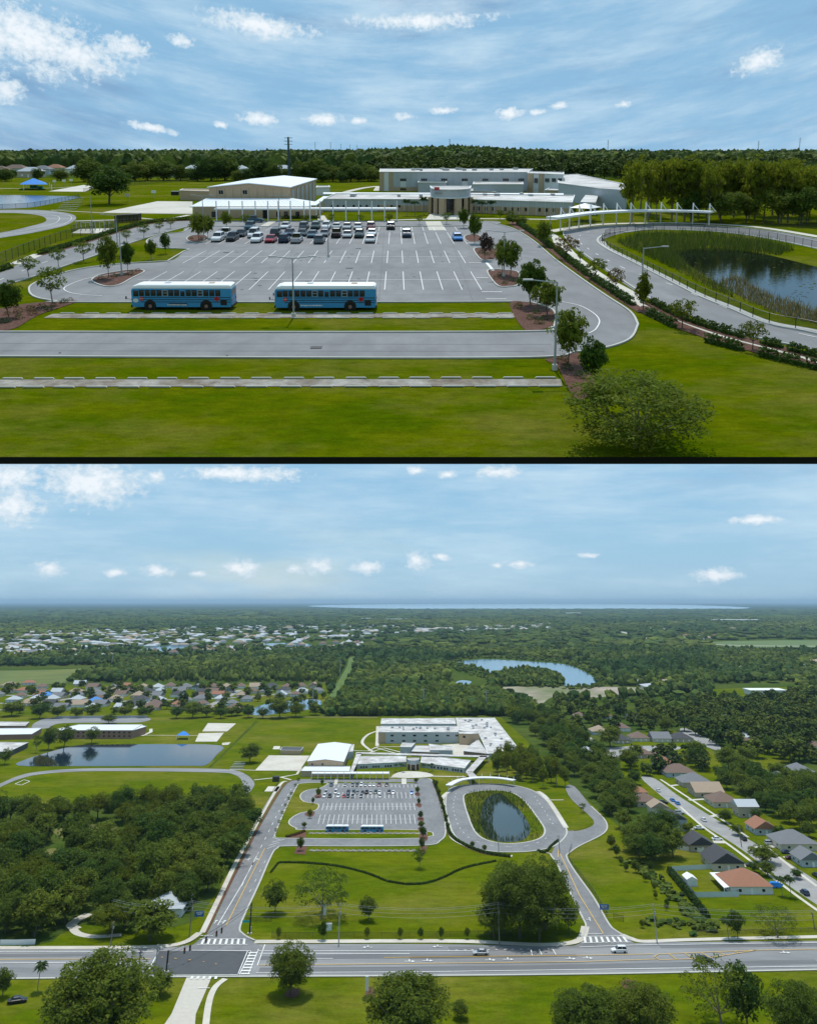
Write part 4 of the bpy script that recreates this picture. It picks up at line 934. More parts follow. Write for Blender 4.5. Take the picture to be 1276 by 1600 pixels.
# link roof
t = thing('link_roof', 'narrow white sloped link roof joining gymnasium side to the office wing', 'canopy', G(490, 330))
q = [G(484, 322, 3.2), G(494, 322, 3.2), G(513, 308, 3.2), G(505, 308, 3.2)]
MB().prism([(p.x, p.y) for p in q], 3.2, 3.5, bottom=True).build('roof', X['metal_r'], t)
for p in q: MB().tube((p.x, p.y, 0), (p.x, p.y, 3.2), .12).build('post', X['white'], t)
# equipment wall and small block beside the gym
t = thing('service_yard_wall', 'plain tan walled service yard left of the gymnasium', 'wall', G(305, 313))
block(t, [(281, 297.5), (330, 299), (330, 295.5), (286, 295)], HT(313, 298), X['tan'], X['tan'])
t = thing('roof_plant_box', 'small white slatted utility box right of the gymnasium', 'utility box', G(505, 306))
block(t, [(494, 293), (515, 292.5), (514, 290), (496, 290.2)], HT(305, 292.5), X['white_w'], X['memb'])
t = thing('dumpster', 'dark green container standing at the field edge left of the yard wall', 'dumpster', G(274, 305))
MB().box((0, 0, .8), (3.0, 1.6, 1.5)).build('body', X['black'], t, local=True); MB().box((0, 0, 1.62), (3.1, 1.7, .1)).build('lid', X['galv'], t, local=True)
# ---------------- office wing with entrance drum
of = thing('office_wing', 'single storey grey and tan school office wing with a rounded entrance drum', 'building', G(700, 335))
zo = HT(330, 311)
q_ = block(of, [(506, 311), (673, 311.5), (673, 303), (524, 302.5)], zo, X['grey_w'], X['memb'], wname='left_wall', rname='left_roof'); LA, LB = [Vector((p.x, p.y - .02, 0)) for p in q_[:2]]
zr = HT(332.5, 311.5)
q_ = block(of, [(734, 311.5), (893, 316.5), (897, 305), (734, 303)], zr, X['grey_w'], X['memb'], wname='right_wall', rname='right_roof'); RA, RB = [Vector((p.x, p.y - .02, 0)) for p in q_[:2]]
panel(of, LA, LB, 590, 320.5, 673, 331, X['tan'], 'tan_band', .16); panel(of, RA, RB, 734, 321, 812, 334.8, X['tan'], 'tan_band', .16); panel(of, RA, RB, 812, 322.8, 892.5, 338, X['tan'], 'tan_band', .16)
for x in (517, 526, 535, 551, 561, 571, 589, 610, 622): win(of, LA, LB, x, 320, x + 3.6, 324.5 if x > 580 else 323.8)
for x in (737, 745, 757, 767.5, 787, 797.5, 808, 819, 840.5, 851.5, 862.5, 873.5): win(of, RA, RB, x, 322.3 + (x - 737) * .022, x + 4.4, 328.6 + (x - 737) * .024)
drum = [G(674, 333), G(680, 335), G(691, 336.2), G(703, 336.6), G(715, 336.3), G(727, 335), G(733, 333.2)]
back = [G(735, 327), G(672, 327)]
zl, zh = HT(338, 311.5), HT(338, 297.5)
def wall_fac(pts, z0, z1, m, nm): MB().prism([(p.x, p.y) for p in pts], z0, z1, cap=False).build(nm, m, of)
cen = sum(drum, Vector()) / 7
inn = [p + (cen - p) * .10 for p in drum]
wall_fac(inn + back, 0, zl, X['glass'], 'entrance_glazing')
wall_fac(drum + back, zl, zh, X['grey_w'], 'drum_fascia')
MB().face([(p.x, p.y, zh - .1) for p in drum + back]).build('drum_roof', X['memb'], of); MB().face([(p.x, p.y, zl + .01) for p in drum + back][::-1]).build('soffit', X['white_w'], of)
MB().path([Vector((p.x, p.y, zh - .12)) for p in drum + back + drum[:1]], .5, .25).build('coping', X['white_w'], of)
MB().path([Vector((p.x, p.y, zl - .02)) + (p - cen).normalized() * .1 for p in drum], .5, .35).build('coping', X['white_w'], of)
for p in (drum[0], drum[1], drum[2], drum[4], drum[5], drum[6]):
    MB().box((p.x, p.y, zl / 2), (1.9, 1.2, zl - .03), math.atan2(p.y - cen.y, p.x - cen.x) + math.pi / 2).build('column', X['tan'], of)
let = MB()
for i in range(9): p = drum[1].lerp(drum[2], i / 9); let.box((p.x, p.y - .2, (zl + zh) / 2 + .2), (.35, .12, .5))
let.build('facade_lettering', X['galv'], of)
fp = thing('flagpole', 'slim flagpole with a red flag in front of the entrance drum', 'flagpole', G(678, 338))
hz = HT(338, 291); MB().tube((0, 0, 0), (0, 0, hz), .07, .04, 6).build('pole', X['galv'], fp, local=True)
MB().box((.75, 0, hz - .7), (1.4, .04, .9)).build('flag', X['cloth_r'], fp, local=True)
# ---------------- two storey classroom block
cl = thing('classroom_block', 'long two storey grey classroom block with tan end tower and white flat roof', 'building', G(700, 299))
zc2 = HT(299, 269)
q_ = block(cl, [(593, 268.6), (824, 269), (832, 263.5), (594, 263.5)], zc2, X['grey_w'], X['memb']); CA, CB = [Vector((p.x, p.y, 0)) for p in q_[:2]]
panel(cl, CA, CB, 592.8, 269.5, 600, 299, X['tan'], 'tower_wall', .3); panel(cl, CA, CB, 607, 269.5, 614, 299, X['tan'], 'tower_wall', .3); panel(cl, CA, CB, 600, 269.5, 607, 299, X['white_w'], 'tower_panel', .22)
panel(cl, CA, CB, 614, 292, 654, 299, X['tan'], 'tan_band', .16); panel(cl, CA, CB, 698, 294.5, 738, 299, X['tan'], 'tan_band', .16)
win(cl, CA, CB, 600.3, 277.5, 606.4, 284, cols=2)
for x in (625, 657.6, 689, 721, 753, 785, 809): win(cl, CA, CB, x, 278.7, x + 9.4, 283, cols=3)
for x in (625,): win(cl, CA, CB, x, 293.8, x + 9.4, 297.6, cols=3)
for x in (625.5, 721.5): panel(cl, CA, CB, x, 283.4, x + 8.6, 293.4, X['white_w'], 'white_panel', .14)
zt2 = HT(302, 270.5)
q_ = block(cl, [(824, 270.5), (852, 271.6), (880, 272.8), (880, 269), (826, 267.6)], zt2, X['white_w'], X['memb'], wname='end_wall', rname='end_roof'); TA, TB = Vector((q_[0].x, q_[0].y, 0)), Vector((q_[2].x, q_[2].y, 0))
panel(cl, TA, TB, 823.8, 270.8, 832, 302, X['tan'], 'tower_wall', .3); panel(cl, TA, TB, 841, 271, 848, 303, X['tan'], 'tower_wall', .3)
win(cl, TA, TB, 834, 278, 839.7, 286, cols=2)
for x in (851, 861.6, 871.2): win(cl, TA, TB, x, 278.2, x + 6.4, 284.3, cols=2)
for i in range(1, 24):
    p = CA.lerp(CB, i / 24); MB().box((p.x, p.y - .02, zc2 / 2), (.09, .06, zc2 - .3), math.atan2((CB - CA).y, (CB - CA).x)).build('wall_joint', X['galv'], cl)
for i in range(14):
    p = G(rnd.uniform(610, 815), rnd.uniform(264.2, 266.5), zc2); MB().box((p.x, p.y, zc2 + .3), (rnd.uniform(1.2, 2.6), rnd.uniform(1.5, 3), rnd.uniform(.7, 1.3))).build('roof_unit', X['galv'], cl)
for (qa, qb, zz, k_) in ((LA, LB, zo, 12), (RA, RB, zr, 12)):
    for i in range(1, k_):
        p = qa.lerp(qb, i / k_); MB().box((p.x, p.y - .1, zz / 2), (.14, .1, zz - .2)).build('downpipe', X['white_w'], of)
for i in range(9):
    p = G(rnd.choice((rnd.uniform(535, 660), rnd.uniform(750, 885))), rnd.uniform(304.5, 308), zo); MB().box((p.x, p.y, zo + .35), (rnd.uniform(1, 2), rnd.uniform(1.5, 3), rnd.uniform(.6, 1.0))).build('roof_unit', X['galv'], of)
hb = thing('hall_block', 'wide low school hall with flat stained white roof left of the cypress grove', 'building', G(955, 324))
block(hb, [(872, 286), (872, 281), (881, 273), (900, 272), (972, 287), (979, 297.5), (939, 294.5)], HT(325, 295), X['grey_w'], X['memb'])
tb = thing('tan_block', 'low tan block with a wedge shaped pale roof before the hall', 'building', G(895, 312))
block(tb, [(851, 297), (866, 289.5), (905, 292), (939, 297.6), (939, 299)], HT(309, 297), X['tan'], X['memb'])
for (rp, zb, lb) in (([(653, 285), (697, 285), (697, 281.5), (655, 281.5)], (301, 285), 'left grey windowless box in front of the classroom block'), ([(739, 288), (817, 288), (816, 284.3), (740, 284)], (305, 288), 'long grey windowless box before the classroom block, right of the other')):
    t = thing('plant_block', lb, 'building', G(sum(p[0] for p in rp) / 4, zb[0])); block(t, rp, HT(*zb), X['grey_w'], X['memb'])
t = thing('courtyard_roof', 'flat pale courtyard roof between the two grey boxes', 'roof', G(725, 303))
block(t, [(690, 297.5), (775, 299.5), (738, 294), (700, 293.5)], HT(304, 297.5), X['tan_d'], X['memb'])
t = thing('walkway_roof', 'thin white flat walkway roof running behind the office wing', 'canopy', G(700, 309))
q = [G(505, 304, 3.4), G(880, 305.5, 3.4), G(880, 303.3, 3.4), G(505, 301.8, 3.4)]
MB().prism([(p.x, p.y) for p in q], 3.4, 3.7, bottom=True).build('roof', X['white'], t)
for k in range(12): p = q[0].lerp(q[1], k / 11); MB().tube((p.x, p.y + .5, 0), (p.x, p.y + .5, 3.4), .12).build('post', X['white'], t)
t = thing('tent_canopy', 'white peaked tent canopy on posts behind the curved walkway', 'canopy', G(915, 341))
q = [G(889, 324.5, 3.6), G(921, 326, 3.6), G(939, 323.5, 3.6), G(905, 321, 3.6)]; c = sum(q, Vector()) / 4 + Vector((0, 0, 1.1))
mb = MB(); [mb.face([q[i], q[(i + 1) % 4], c]) for i in range(4)]; mb.face(q[::-1]); mb.build('fabric_top', X['white'], t)
for p in q: MB().tube((p.x, p.y, 0), (p.x, p.y, 3.6), .1).build('post', X['white'], t)
t = thing('entry_roof', 'pale sloping roof strip leading from the office wing to the tent', 'canopy', G(922, 322))
q = [G(906, 316, 3.6), G(930, 317, 3.6), G(934, 306, 3.6), G(914, 305, 3.6)]; MB().prism([(p.x, p.y) for p in q], 3.4, 3.7, bottom=True).build('roof', X['memb'], t)
for p in q: MB().tube((p.x, p.y, 0), (p.x, p.y, 3.4), .12).build('post', X['white'], t)
# curved bus canopy
cc = thing('curved_canopy', 'long curved white bus canopy with raking posts beside the bus loop', 'canopy', G(1000, 352))
base = [(862, 365), (878, 362.5), (892, 360), (907, 357.5), (925, 355.2), (945, 353.6), (966, 352.3), (988, 351.4), (1011.5, 351), (1035.6, 351), (1060.6, 351.4), (1086, 352.2), (1112, 353.6)]
zc3 = 3.3
mid = [G(a, b) + Vector((0, .4, zc3)) for a, b in dense(base, False, 4)]
MB().path(mid, 3.2, .45).build('canopy_deck', X['white'], cc); mb = MB(); mb.path([p + Vector((0, 0, -.02)) for p in mid], 3.1, 0); mb.build('soffit', X['white_w'], cc)
for a, b in base[1:]:
    p = G(a, b) + Vector((0, 2.3, 0)); MB().box((p.x, p.y, 2.75), (.28, .28, 5.5)).build('post', X['white'], cc)
    MB().tube((p.x, p.y, 5.3), (p.x + .9, p.y - 1.6, zc3 + .4), .07, .07, 5).build('brace', X['white'], cc)
# ---------------- fences
fence([(960, 372.5), (943, 373.5), (940, 380), (952, 390), (988, 409), (1047, 439.5), (1094, 463), (1142, 483), (1200, 506.5), (1276, 522), (1380, 555)], 1.25, 'black chain link fence along the near bank of the reedy pond', step=3.0)
fence([(945, 370), (972, 363.6), (1024, 359.2), (1070, 359.5), (1118, 362.7), (1195, 372.6), (1290, 392.5)], 1.5, 'black chain link fence along the far bank of the reedy pond', step=3.0)
fence([(-20, 417), (0, 412.5), (30, 401), (65, 387), (111, 372), (150, 365.5)], 1.9, 'black chain link fence between running track and left entry road', step=3.0)
fence([(112, 363.5), (125, 357.5), (186, 356), (160, 364.5)], 1.6, 'dark low fence around the exercise pad by the entry road', smooth=False)
fence([(-30, 331), (0, 326.6), (50, 323.6), (110, 312.5), (125, 309)], 1.5, 'thin dark fence along the near bank of the school pond', step=4)
fence([(880, 358), (893, 355), (930, 350.5)], 1.4, 'black railing under the curved bus canopy', step=2.5)
fence([(1190, 352), (1276, 356)], 2.0, 'thin fence among the trunks right of the cypress grove', step=4)
fence([(131, 300), (230, 288), (320, 283)], 1.6, 'thin dark fence across the grass beyond the big oak', step=6)
# exercise stations, shade enclosure, bleachers, playground canopy
for i, x in enumerate((124, 131, 138, 146, 153, 160, 168, 176)):
    t = thing('exercise_station', 'steel exercise frame on the fenced pad, %s from the left' % ORD[i], 'exercise frame', G(x, 361 - (x - 124) * .03), 'exercise frames'); h = rnd.uniform(1.8, 2.4)
    for s in (-.5, .5): MB().tube((s, 0, 0), (s, 0, h), .07).build('upright', X['galv'], t, local=True)
    MB().tube((-.6, 0, h), (.6, 0, h), .06).build('bar', X['galv'], t, local=True)
t = thing('shade_enclosure', 'black mesh covered cage standing beside the entry road hedge', 'enclosure', G(197, 349))
x0, x1 = G(180, 349), G(215, 347); h = HT(349, 336.5)
for s in range(4):
    p = x0.lerp(x1, s / 3); MB().tube((p.x, p.y, 0), (p.x, p.y, h), .07).build('post', X['black'], t); MB().tube((p.x, p.y + 3, 0), (p.x, p.y + 3, h), .07).build('post', X['black'], t)
mb = MB(); q = [x0, x1, x1 + Vector((0, 3, 0)), x0 + Vector((0, 3, 0))]
for i in range(4): mb.face([up(q[i], .2), up(q[(i + 1) % 4], .2), up(q[(i + 1) % 4], h), up(q[i], h)])
mb.build('mesh_cover', X['screen_f'], t); MB().face([up(p, h + .01) for p in q]).build('mesh_roof', X['screen_f'], t)
t = thing('bleachers', 'silver tiered metal bleachers near the pond and big oak', 'bleachers', G(110, 328))
for i in range(6):
    a, b = G(89 + i * 3.2, 329 - i * 2), G(121 + i * 2.5, 328 - i * 2.1)
    c = (a + b) / 2; MB().box((c.x, c.y, .35 + i * .32), ((b - a).length, .5, .06), math.atan2((b - a).y, (b - a).x)).build('bench', X['galv'], t)
    for k in (.1, .5, .9): p = a.lerp(b, k); MB().tube((p.x, p.y, 0), (p.x, p.y, .35 + i * .32), .05, n=5).build('leg', X['galv'], t)
t = thing('playground_canopy', 'blue pyramid playground canopy on white posts beyond the pond', 'canopy', G(51, 297))
zb = HT(297, 288); za_ = HT(297, 279.3); q = [G(31, 288.2, zb), G(75, 288.2, zb), G(72, 285.5, zb), G(35, 285.5, zb)]; c = sum(q, Vector()) / 4; c.z = za_
mb = MB(); [mb.face([q[i], q[(i + 1) % 4], c]) for i in range(4)]; mb.face(q[::-1]); mb.build('fabric_top', X['blue_c'], t)
for p in q: MB().tube((p.x * .99, p.y, 0), (p.x * .99, p.y, zb), .14).build('post', X['white'], t)
MB().box((c.x, c.y, 1.2), (3, 2, 1.4)).box((c.x + 3, c.y, .8), (2, 1.5, 1.2)).build('play_frame', X['teal'], t)
for i, (x, y0, y1) in enumerate(((86, 291, 285), (112, 289, 282), (101, 290, 287), (200, 316, 309), (241, 310, 302))):
    t = thing('basketball_hoop', 'basketball hoop with white board, %s from left on the play fields' % ORD[i], 'basketball hoop', G(x, y0), 'basketball hoops'); h = max(2.6, HT(y0, y1))
    MB().tube((0, 0, 0), (0, 0, h - .4), .09).build('pole', X['galv'], t, local=True); MB().box((0, -.2, h), (1.8, .08, 1.1)).build('backboard', X['white'], t, local=True)
# ---------------- street furniture
street_lamp(459, 496, 403, (-1, 1), 'tall double armed lamp post in front of the second bus', arm_len=2.0)
street_lamp(513, 401.5, 348, (-1, 1), 'double armed lamp post standing among the rear stalls', arm_len=2.0)
street_lamp(866, 578, 440, (-1,), 'lamp post on the mulch corner with its arm to the left', arm_len=2.2)
street_lamp(1001, 470, 387, (1,), 'lamp post on the footpath by the bus loop, arm to the right', arm_len=2.4)
street_lamp(190.6, 430, 363, (), 'bare grey lamp pole on the left mulch island', arm_len=2.0)
street_lamp(786.6, 432, 362, (-1, 1), 'double armed lamp post on the right mulch islands', arm_len=2.2)
street_lamp(145, 364, 305, (), 'bare pale pole at the exercise pad')
street_lamp(184, 385, 336, (-1,), 'slim lamp post on the left verge of entry road')
street_lamp(319, 376, 306, (-1, 1), 'lamp post on the small round island by the white cars', arm_len=1.6)
street_lamp(436.5, 352, 306, (-1, 1), 'lamp post before the low wing behind the parked cars', arm_len=1.6)
street_lamp(858.5, 372, 322, (), 'pale pole where the curved canopy begins')
for i, (x, yb, yt, r) in enumerate(((452, 285, 214, .9), (493, 262, 222, .35), (517, 262, 222, .35), (533, 260, 225, .3), (547, 260, 226, .3), (558, 260, 226, .3), (702, 262, 217, .45), (948, 259, 219, .5), (1182, 259, 220, .5), (1246, 259, 215, .45), (353, 259, 228, .25), (300, 259, 228, .2))):
    t = thing('transmission_pole', ('thick dark transmission pole rising behind the gymnasium' if i == 0 else 'slender transmission pole on the wooded skyline, %s from left' % ORD[sorted(k for k in (493, 517, 533, 547, 558, 702, 948, 1182, 1246, 353, 300)).index(x)]), 'power pole', G(x, yb), 'transmission poles'); h = HT(yb, yt)
    MB().tube((0, 0, 0), (0, 0, h), r, r * .55, 8).build('shaft', X['teal'] if False else X['galv'] if i else mat('weathered_steel', (.045, .07, .08), .7), t, local=True)
    for k in range(3): MB().box((0, 0, h * (.98 - .07 * k)), (r * (9 if x == 1246 else 5), r * .5, r * .4)).build('crossarm', X['galv'], t, local=True)
# ---------------- buses and cars
make_bus('blue school bus with red stop sign, left of the two in the close view', G(285, 484.5) + Vector((0, 1.1, 0)), -.012, 0)
b2 = make_bus('blue school bus with white side lettering, right one behind the lamp post', G(508.5, 485.5) + Vector((0, 1.1, 0)), .006, 1)
UC = [('suv', 'white', 336, 379, 0), ('suv', 'black', 359, 378.5, 0), ('suv', 'white', 398, 380.6, 0), ('sedan', 'red', 420, 380.6, 0), ('suv', 'dark blue', 441.5, 380.5, 0), ('pickup', 'silver', 461, 381, 0), ('suv', 'grey', 497, 382, 0), ('pickup', 'black', 524, 372.5, 0), ('sedan', 'silver', 541.5, 373, 0), ('suv', 'green', 560, 373, 0), ('sedan', 'silver', 577.5, 381, 0),
      ('pickup', 'white', 349, 371.5, 1), ('sedan', 'black', 373, 371.5, 1), ('van', 'white', 393, 373, 1), ('suv', 'green', 428, 371, 1), ('sedan', 'dark blue', 449.5, 370, 1), ('sedan', 'green', 470, 370.5, 1), ('sedan', 'teal', 486, 372.6, 1), ('sedan', 'grey', 505.5, 371, 1), ('sedan', 'white', 580, 370, 1), ('suv', 'dark blue', 635, 372.4, 1), ('sedan', 'blue', 715.5, 377.5, 1),
      ('suv', 'teal', 387, 359.8, 2), ('sedan', 'white', 443.5, 358.5, 2), ('suv', 'grey', 473, 359.3, 2), ('suv', 'green', 491, 359.4, 2), ('suv', 'white', 508, 359.4, 2), ('sedan', 'white', 524.5, 359.3, 2), ('sedan', 'silver', 541, 359.4, 2), ('sedan', 'silver', 558, 359.5, 2), ('suv', 'maroon', 578.5, 360, 2), ('suv', 'black', 610, 360, 2), ('suv', 'teal', 394, 349, 3)]
rows = {0: 'in near row of the close car park', 1: 'in the second row of the close car park', 2: 'in the back row of the close car park', 3: 'driving along the access drive by the low wing'}
for i, (st, pc, x, y, rw) in enumerate(UC):
    same = sorted(c[2] for c in UC if c[4] == rw and c[0] == st and c[1] == pc)
    nth = '' if len(same) == 1 else ', %s such from left' % ORD[same.index(x)]
    p = G(x, y) + Vector((0, 2.4 * 1.1, 0)); fwd = R(-90) if rnd.random() < .75 else R(90)
    if st == 'pickup': fwd = R(90)
    car(st, pc, p, fwd + (.0148 if rw < 3 else R(90)), '%s %s %s%s' % (pc, {'pickup': 'pickup', 'suv': 'tall car'}.get(st, st), rows[rw], nth), 'cars in the close car park', sc=1.08)
# ---------------- trees
TL = [('dark', 170, 434, 30, 366, 'taller dark young tree on the left mulch island'), ('dark', 200, 426, 21, 376, 'slimmer dark young tree at the right of the left mulch island'), ('pale', 83, 476, 46, 418, 'spreading young oak on the verge left of the turnaround'), ('dark', 15, 496, 42, 437, 'dark young tree on the mulch verge at far left'), ('pale', 46, 434, 34, 401, 'pale airy tree on the entry road verge, nearest the viewer'), ('pale', 92, 418, 25, 388, 'pale airy tree on the entry road verge, second nearest'), ('pale', 131, 409, 32, 377, 'pale spreading tree on the verge with a dark mulch ring'), ('pale', 198, 379, 18, 359, 'small airy tree on the entry road verge, before the islands'), ('dark', 237, 406, 17, 373, 'thin dark sapling on the grass tongue, left of two'), ('dark', 259, 396, 15, 363, 'thin dark sapling on the grass tongue, right of two'), ('pale', 225, 372, 20, 350, 'airy tree on the far stretch of the entry verge, left of three'), ('pale', 249, 364, 16, 346, 'airy tree on the far stretch of the entry verge, middle of three'), ('pale', 267, 357, 16, 340, 'airy tree on the far stretch of the entry verge, right of three'),
      ('young', 311, 376, 27, 333, 'leafy green tree on the small round island, left of two'), ('young', 325, 372, 19, 337, 'smaller leafy tree on the small round island, right of two'), ('young', 354, 357, 17, 331, 'young tree on grass in front of the low wing'), ('pale', 383, 353, 20, 335, 'low bushy tree behind the blue car'), ('lime', 476, 351, 14, 336, 'small palm like bush by the walkway, left of four'), ('pale', 518, 349.5, 12, 334, 'small bush tree by the walkway, second of four'), ('pale', 563, 349, 12, 335, 'small bush tree by the walkway, third of four'), ('lime', 608, 349, 13, 334, 'small palm like bush by the walkway, right of four'), ('pale', 655, 351, 14, 336, 'small airy tree beside the entrance crossing, left'), ('pale', 697, 350, 18, 332, 'small airy tree beside the entrance crossing, right'),
      ('dark', 724, 356, 18, 325, 'dark young tree behind the lone blue car'), ('young', 741, 380, 21, 333, 'green tree on the first small mulch island from the back'), ('plum', 757, 406, 20, 361, 'purplish young tree on the second mulch island, left'), ('plum', 765, 402, 12, 368, 'slim purplish sapling on the second mulch island'), ('young', 784, 428, 24, 371, 'bright young tree on the third mulch island, left'), ('young', 797, 432, 32, 376, 'fuller young tree on the third mulch island, right'), ('dark', 829, 476, 48, 404, 'large dark tree on the corner mulch bed, left'), ('dark', 855, 492, 46, 436, 'dark tree on the corner mulch bed, behind the lamp post'), ('dark', 887, 567, 54, 482, 'dark full tree on the mulch spit, left of two'), ('dark', 926, 604, 46, 526, 'round dark tree on the mulch spit, right of two'),
      ('young', 848, 384, 25, 345, 'green tree beside the hedge where the curved canopy starts'), ('rust', 884, 405, 38, 369, 'rusty orange tree beside the hedge'), ('pale', 906, 412, 12, 392, 'tiny bare sapling on the footpath'), ('lime', 930, 436, 33, 404, 'light green spreading tree on hedge line, between two rusty trees'), ('rust', 961, 456, 27, 419, 'rusty young tree on the hedge line, nearer the viewer'), ('cone', 1004, 484, 36, 424, 'bright conical tree at the foot of the lamp post'), ('lime', 1065, 513, 44, 468, 'flat topped light green tree over the hedge'), ('lime', 1175, 547, 41, 502, 'round light green tree over the right hedge'), ('young', 800, 351, 22, 335, 'small green tree at the head of hedge'), ('young', 815, 352, 20, 338, 'small green bush tree by the office lawn, right'), ('lime', 781, 343, 14, 328, 'small light tree on the office lawn, left of two'), ('lime', 796, 343, 14, 329, 'small light tree on the office lawn, right of two')]
for k, x, yb, w, yt, lb in TL: tree(k, x, yb, w * 1.12, yt, lb)
tree('front', 992, 699, 246, 588, 'big loose leaved tree filling the lower right of the close view')
for i, (x, yb, yt) in enumerate(((636, 337, 308), (648, 337, 311), (662, 335, 304), (741, 338, 308), (752, 337, 311), (767, 337, 310))):
    tree('palm', x, yb, 19, yt, 'cabbage palm %s of the entrance drum, %s from left' % ('left' if i < 3 else 'right', ORD[i % 3]), 'palms by the school entrance', name='palm_tree', cat='palm')
tree('oak', 171, 319, 84, 257, 'wide single oak standing on the grass beyond the bleachers', hm=HT(319, 257))
rng = np.random.default_rng(4)
i = 0; gp = []
while len(gp) < 34:
    x, yb = rnd.uniform(985, 1300), rnd.uniform(331, 350)
    if all(abs(x - a) > 9 or abs(yb - b) > 5 for a, b in gp): gp.append((x, yb))
gp.sort()
for n_, (x, yb) in enumerate(gp):
    yt = 243 + max(0, (x - 1180)) * .08 + rnd.uniform(-4, 10); tree('cypress', x, yb, rnd.uniform(38, 56), yt, 'tall feathery cypress in the grove by the bus loop, %s from left' % ORD[n_], 'cypress trees in the grove')
for n_, (x, yb, w, yt) in enumerate(((1080, 347, 55, 292), (1125, 349, 70, 288), (1165, 348, 56, 296), (1215, 350, 60, 290), (1250, 352, 64, 285))): tree('oak', x, yb, w, yt, 'dark broad oak low among the cypress trunks, %s from left' % ORD[n_], 'dark oaks under the cypress grove')
tree('limebig', 1262, 346, 46, 262, 'yellow green tree at the right edge of the cypress grove'); tree('oak', 1290, 350, 70, 275, 'dark oak cut by the right picture edge beside the grove')
# far line of oaks and the forest beyond
i = 0
FO = [(8, 284, 26, 262), (95, 282, 26, 263), (140, 284, 46, 248), (212, 283, 40, 252), (232, 282, 34, 250), (255, 282, 40, 250), (283, 282, 24, 257), (297, 281, 26, 262), (310, 283, 30, 262), (330, 283, 40, 244), (352, 282, 46, 241), (390, 284, 26, 262), (408, 283, 40, 246), (428, 284, 28, 254), (470, 284, 30, 251), (492, 284, 36, 247), (520, 284, 30, 258), (548, 284, 36, 252), (575, 283, 30, 256), (60, 280, 18, 262), (20, 277, 20, 264), (184, 282, 22, 262), (372, 284, 20, 266), (448, 284, 20, 262), (505, 285, 22, 266), (535, 285, 22, 268), (562, 284, 22, 266), (585, 284, 26, 262)]
for n_, (x, yb, w, yt) in enumerate(sorted(FO)):
    tree('lowoak', x, yb, w * 1.3, yt, 'dark oak in the tree line beyond the playing field, %s from left' % ORD[n_], 'oaks beyond the playing field', parts=False)
for n_, (x, yb, w, rc) in enumerate(((3, 274, 26, 'brown'), (27, 271, 34, 'brown'), (50, 277, 36, 'pale'), (68, 273, 28, 'grey'), (88, 270, 26, 'rust'), (117, 272, 20, 'pale'), (202, 276, 16, 'pale'), (303, 272, 28, 'pale'), (275, 276, 14, 'grey'), (378, 272, 20, 'pale'), (441, 272, 32, 'pale'), (468, 270, 16, 'tan'))):
    m_ = mpp(x, yb); house(G(x, yb), w * m_ * .95, 9, ROOFS[rc], WALLS[n_ % 4], '%s roofed house beyond the playing field, %s from left' % (rc, ORD[n_]), 'houses beyond the playing field', wh=4.2, detail=1, pitch=.55)
def wood(Ya, Yb, n, xr, hf, name, lab, sub, rad=(2.2, 3.8), seed=1):
    r = np.random.default_rng(seed); y = r.uniform(Ya, Yb, n); x = r.uniform(-1, 1, n) * 0; lo, hi = xr; x = r.uniform(lo, hi, n) * y
    return forest(name, np.stack([x, y], 1), r.uniform(*rad, n), hf(x, y, r), lab, sub, seed)
hill = lambda x, y: 4.8 * np.exp(-((x / y - .055) / .075) ** 2) * np.clip((y - 600) / 200, 0, 1)
wood(640, 885, 5200, (-.66, .66), lambda x, y, r: r.uniform(.86, 1.0, len(x)) * (14.5 + 3.6 * (y - 600) / 280) + hill(x, y), 'distant_forest', 'dense far forest closing the skyline of the close view', 1, seed=2, rad=(3.2, 6.8))
q_ = np.random.default_rng(3); yy = q_.uniform(485, 640, 620); xx = q_.uniform(-.05, .62, 620) * yy
small_trees('woodland', [(a, b, w, h) for a, b, w, h in zip(xx, yy, q_.uniform(7, 13, 620), q_.uniform(.75, 1.0, 620) * (12 + 3.5 * (yy - 500) / 160))], 'leafy woodland behind the classroom block', 3)
wood(640, 720, 520, (-.66, -.04), lambda x, y, r: r.uniform(.75, 1.0, len(x)) * (12.5), 'pine_wood', 'dark pine wood behind the far houses', 1, seed=4, rad=(2.6, 4.6))
wood(300, 480, 300, (.40, .62), lambda x, y, r: r.uniform(.7, 1.0, len(x)) * 11.5, 'woodland', 'woodland to the right behind the cypress grove', 1, seed=5, rad=(2.5, 4))
# reeds round the pond
P = []
for _ in range(60000):
    x, y = rnd.uniform(945, 1290), rnd.uniform(362, 520)
    if not inside((x, y), pond_in): continue
    far = inside((x, y), [(962, 380), (1000, 366), (1110, 366), (1195, 378), (1240, 392), (1215, 400), (1150, 394), (1085, 393), (1050, 400), (1075, 424), (1050, 420)])
    near = inside((x, y), [(1120, 440), (1150, 432), (1200, 462), (1290, 492), (1290, 512), (1210, 492), (1160, 470)])
    lft = inside((x, y), [(1000, 392), (1045, 392), (1085, 425), (1130, 450), (1150, 470), (1100, 448), (1040, 415)])
    if (far and rnd.random() < .8) or (near and rnd.random() < .35) or (lft and rnd.random() < .5): P.append((*G(x, y), 0 if far else (.9 if near else .25)))
P = np.array(P); tint = np.clip(P[:, 3] + rng.normal(0, .28, len(P)), 0, 1); P[:, 2] = .05
tufts('reeds', P[:, :3], np.where(P[:, 3] == 0, 1.9, np.where(P[:, 3] > .5, 1.0, 1.1)) * rng.uniform(.6, 1.15, len(P)), .045, X['reed'], 'dense green and brown reeds standing in and around the pond', 'reeds', tint=tint)
P = []
for _ in range(700):
    x, y = rnd.uniform(1060, 1280), rnd.uniform(395, 500)
    if inside((x, y), pw) and math.sin(x * .08 + y * .1) > .2: P.append(G(x, y))
pads = MB()
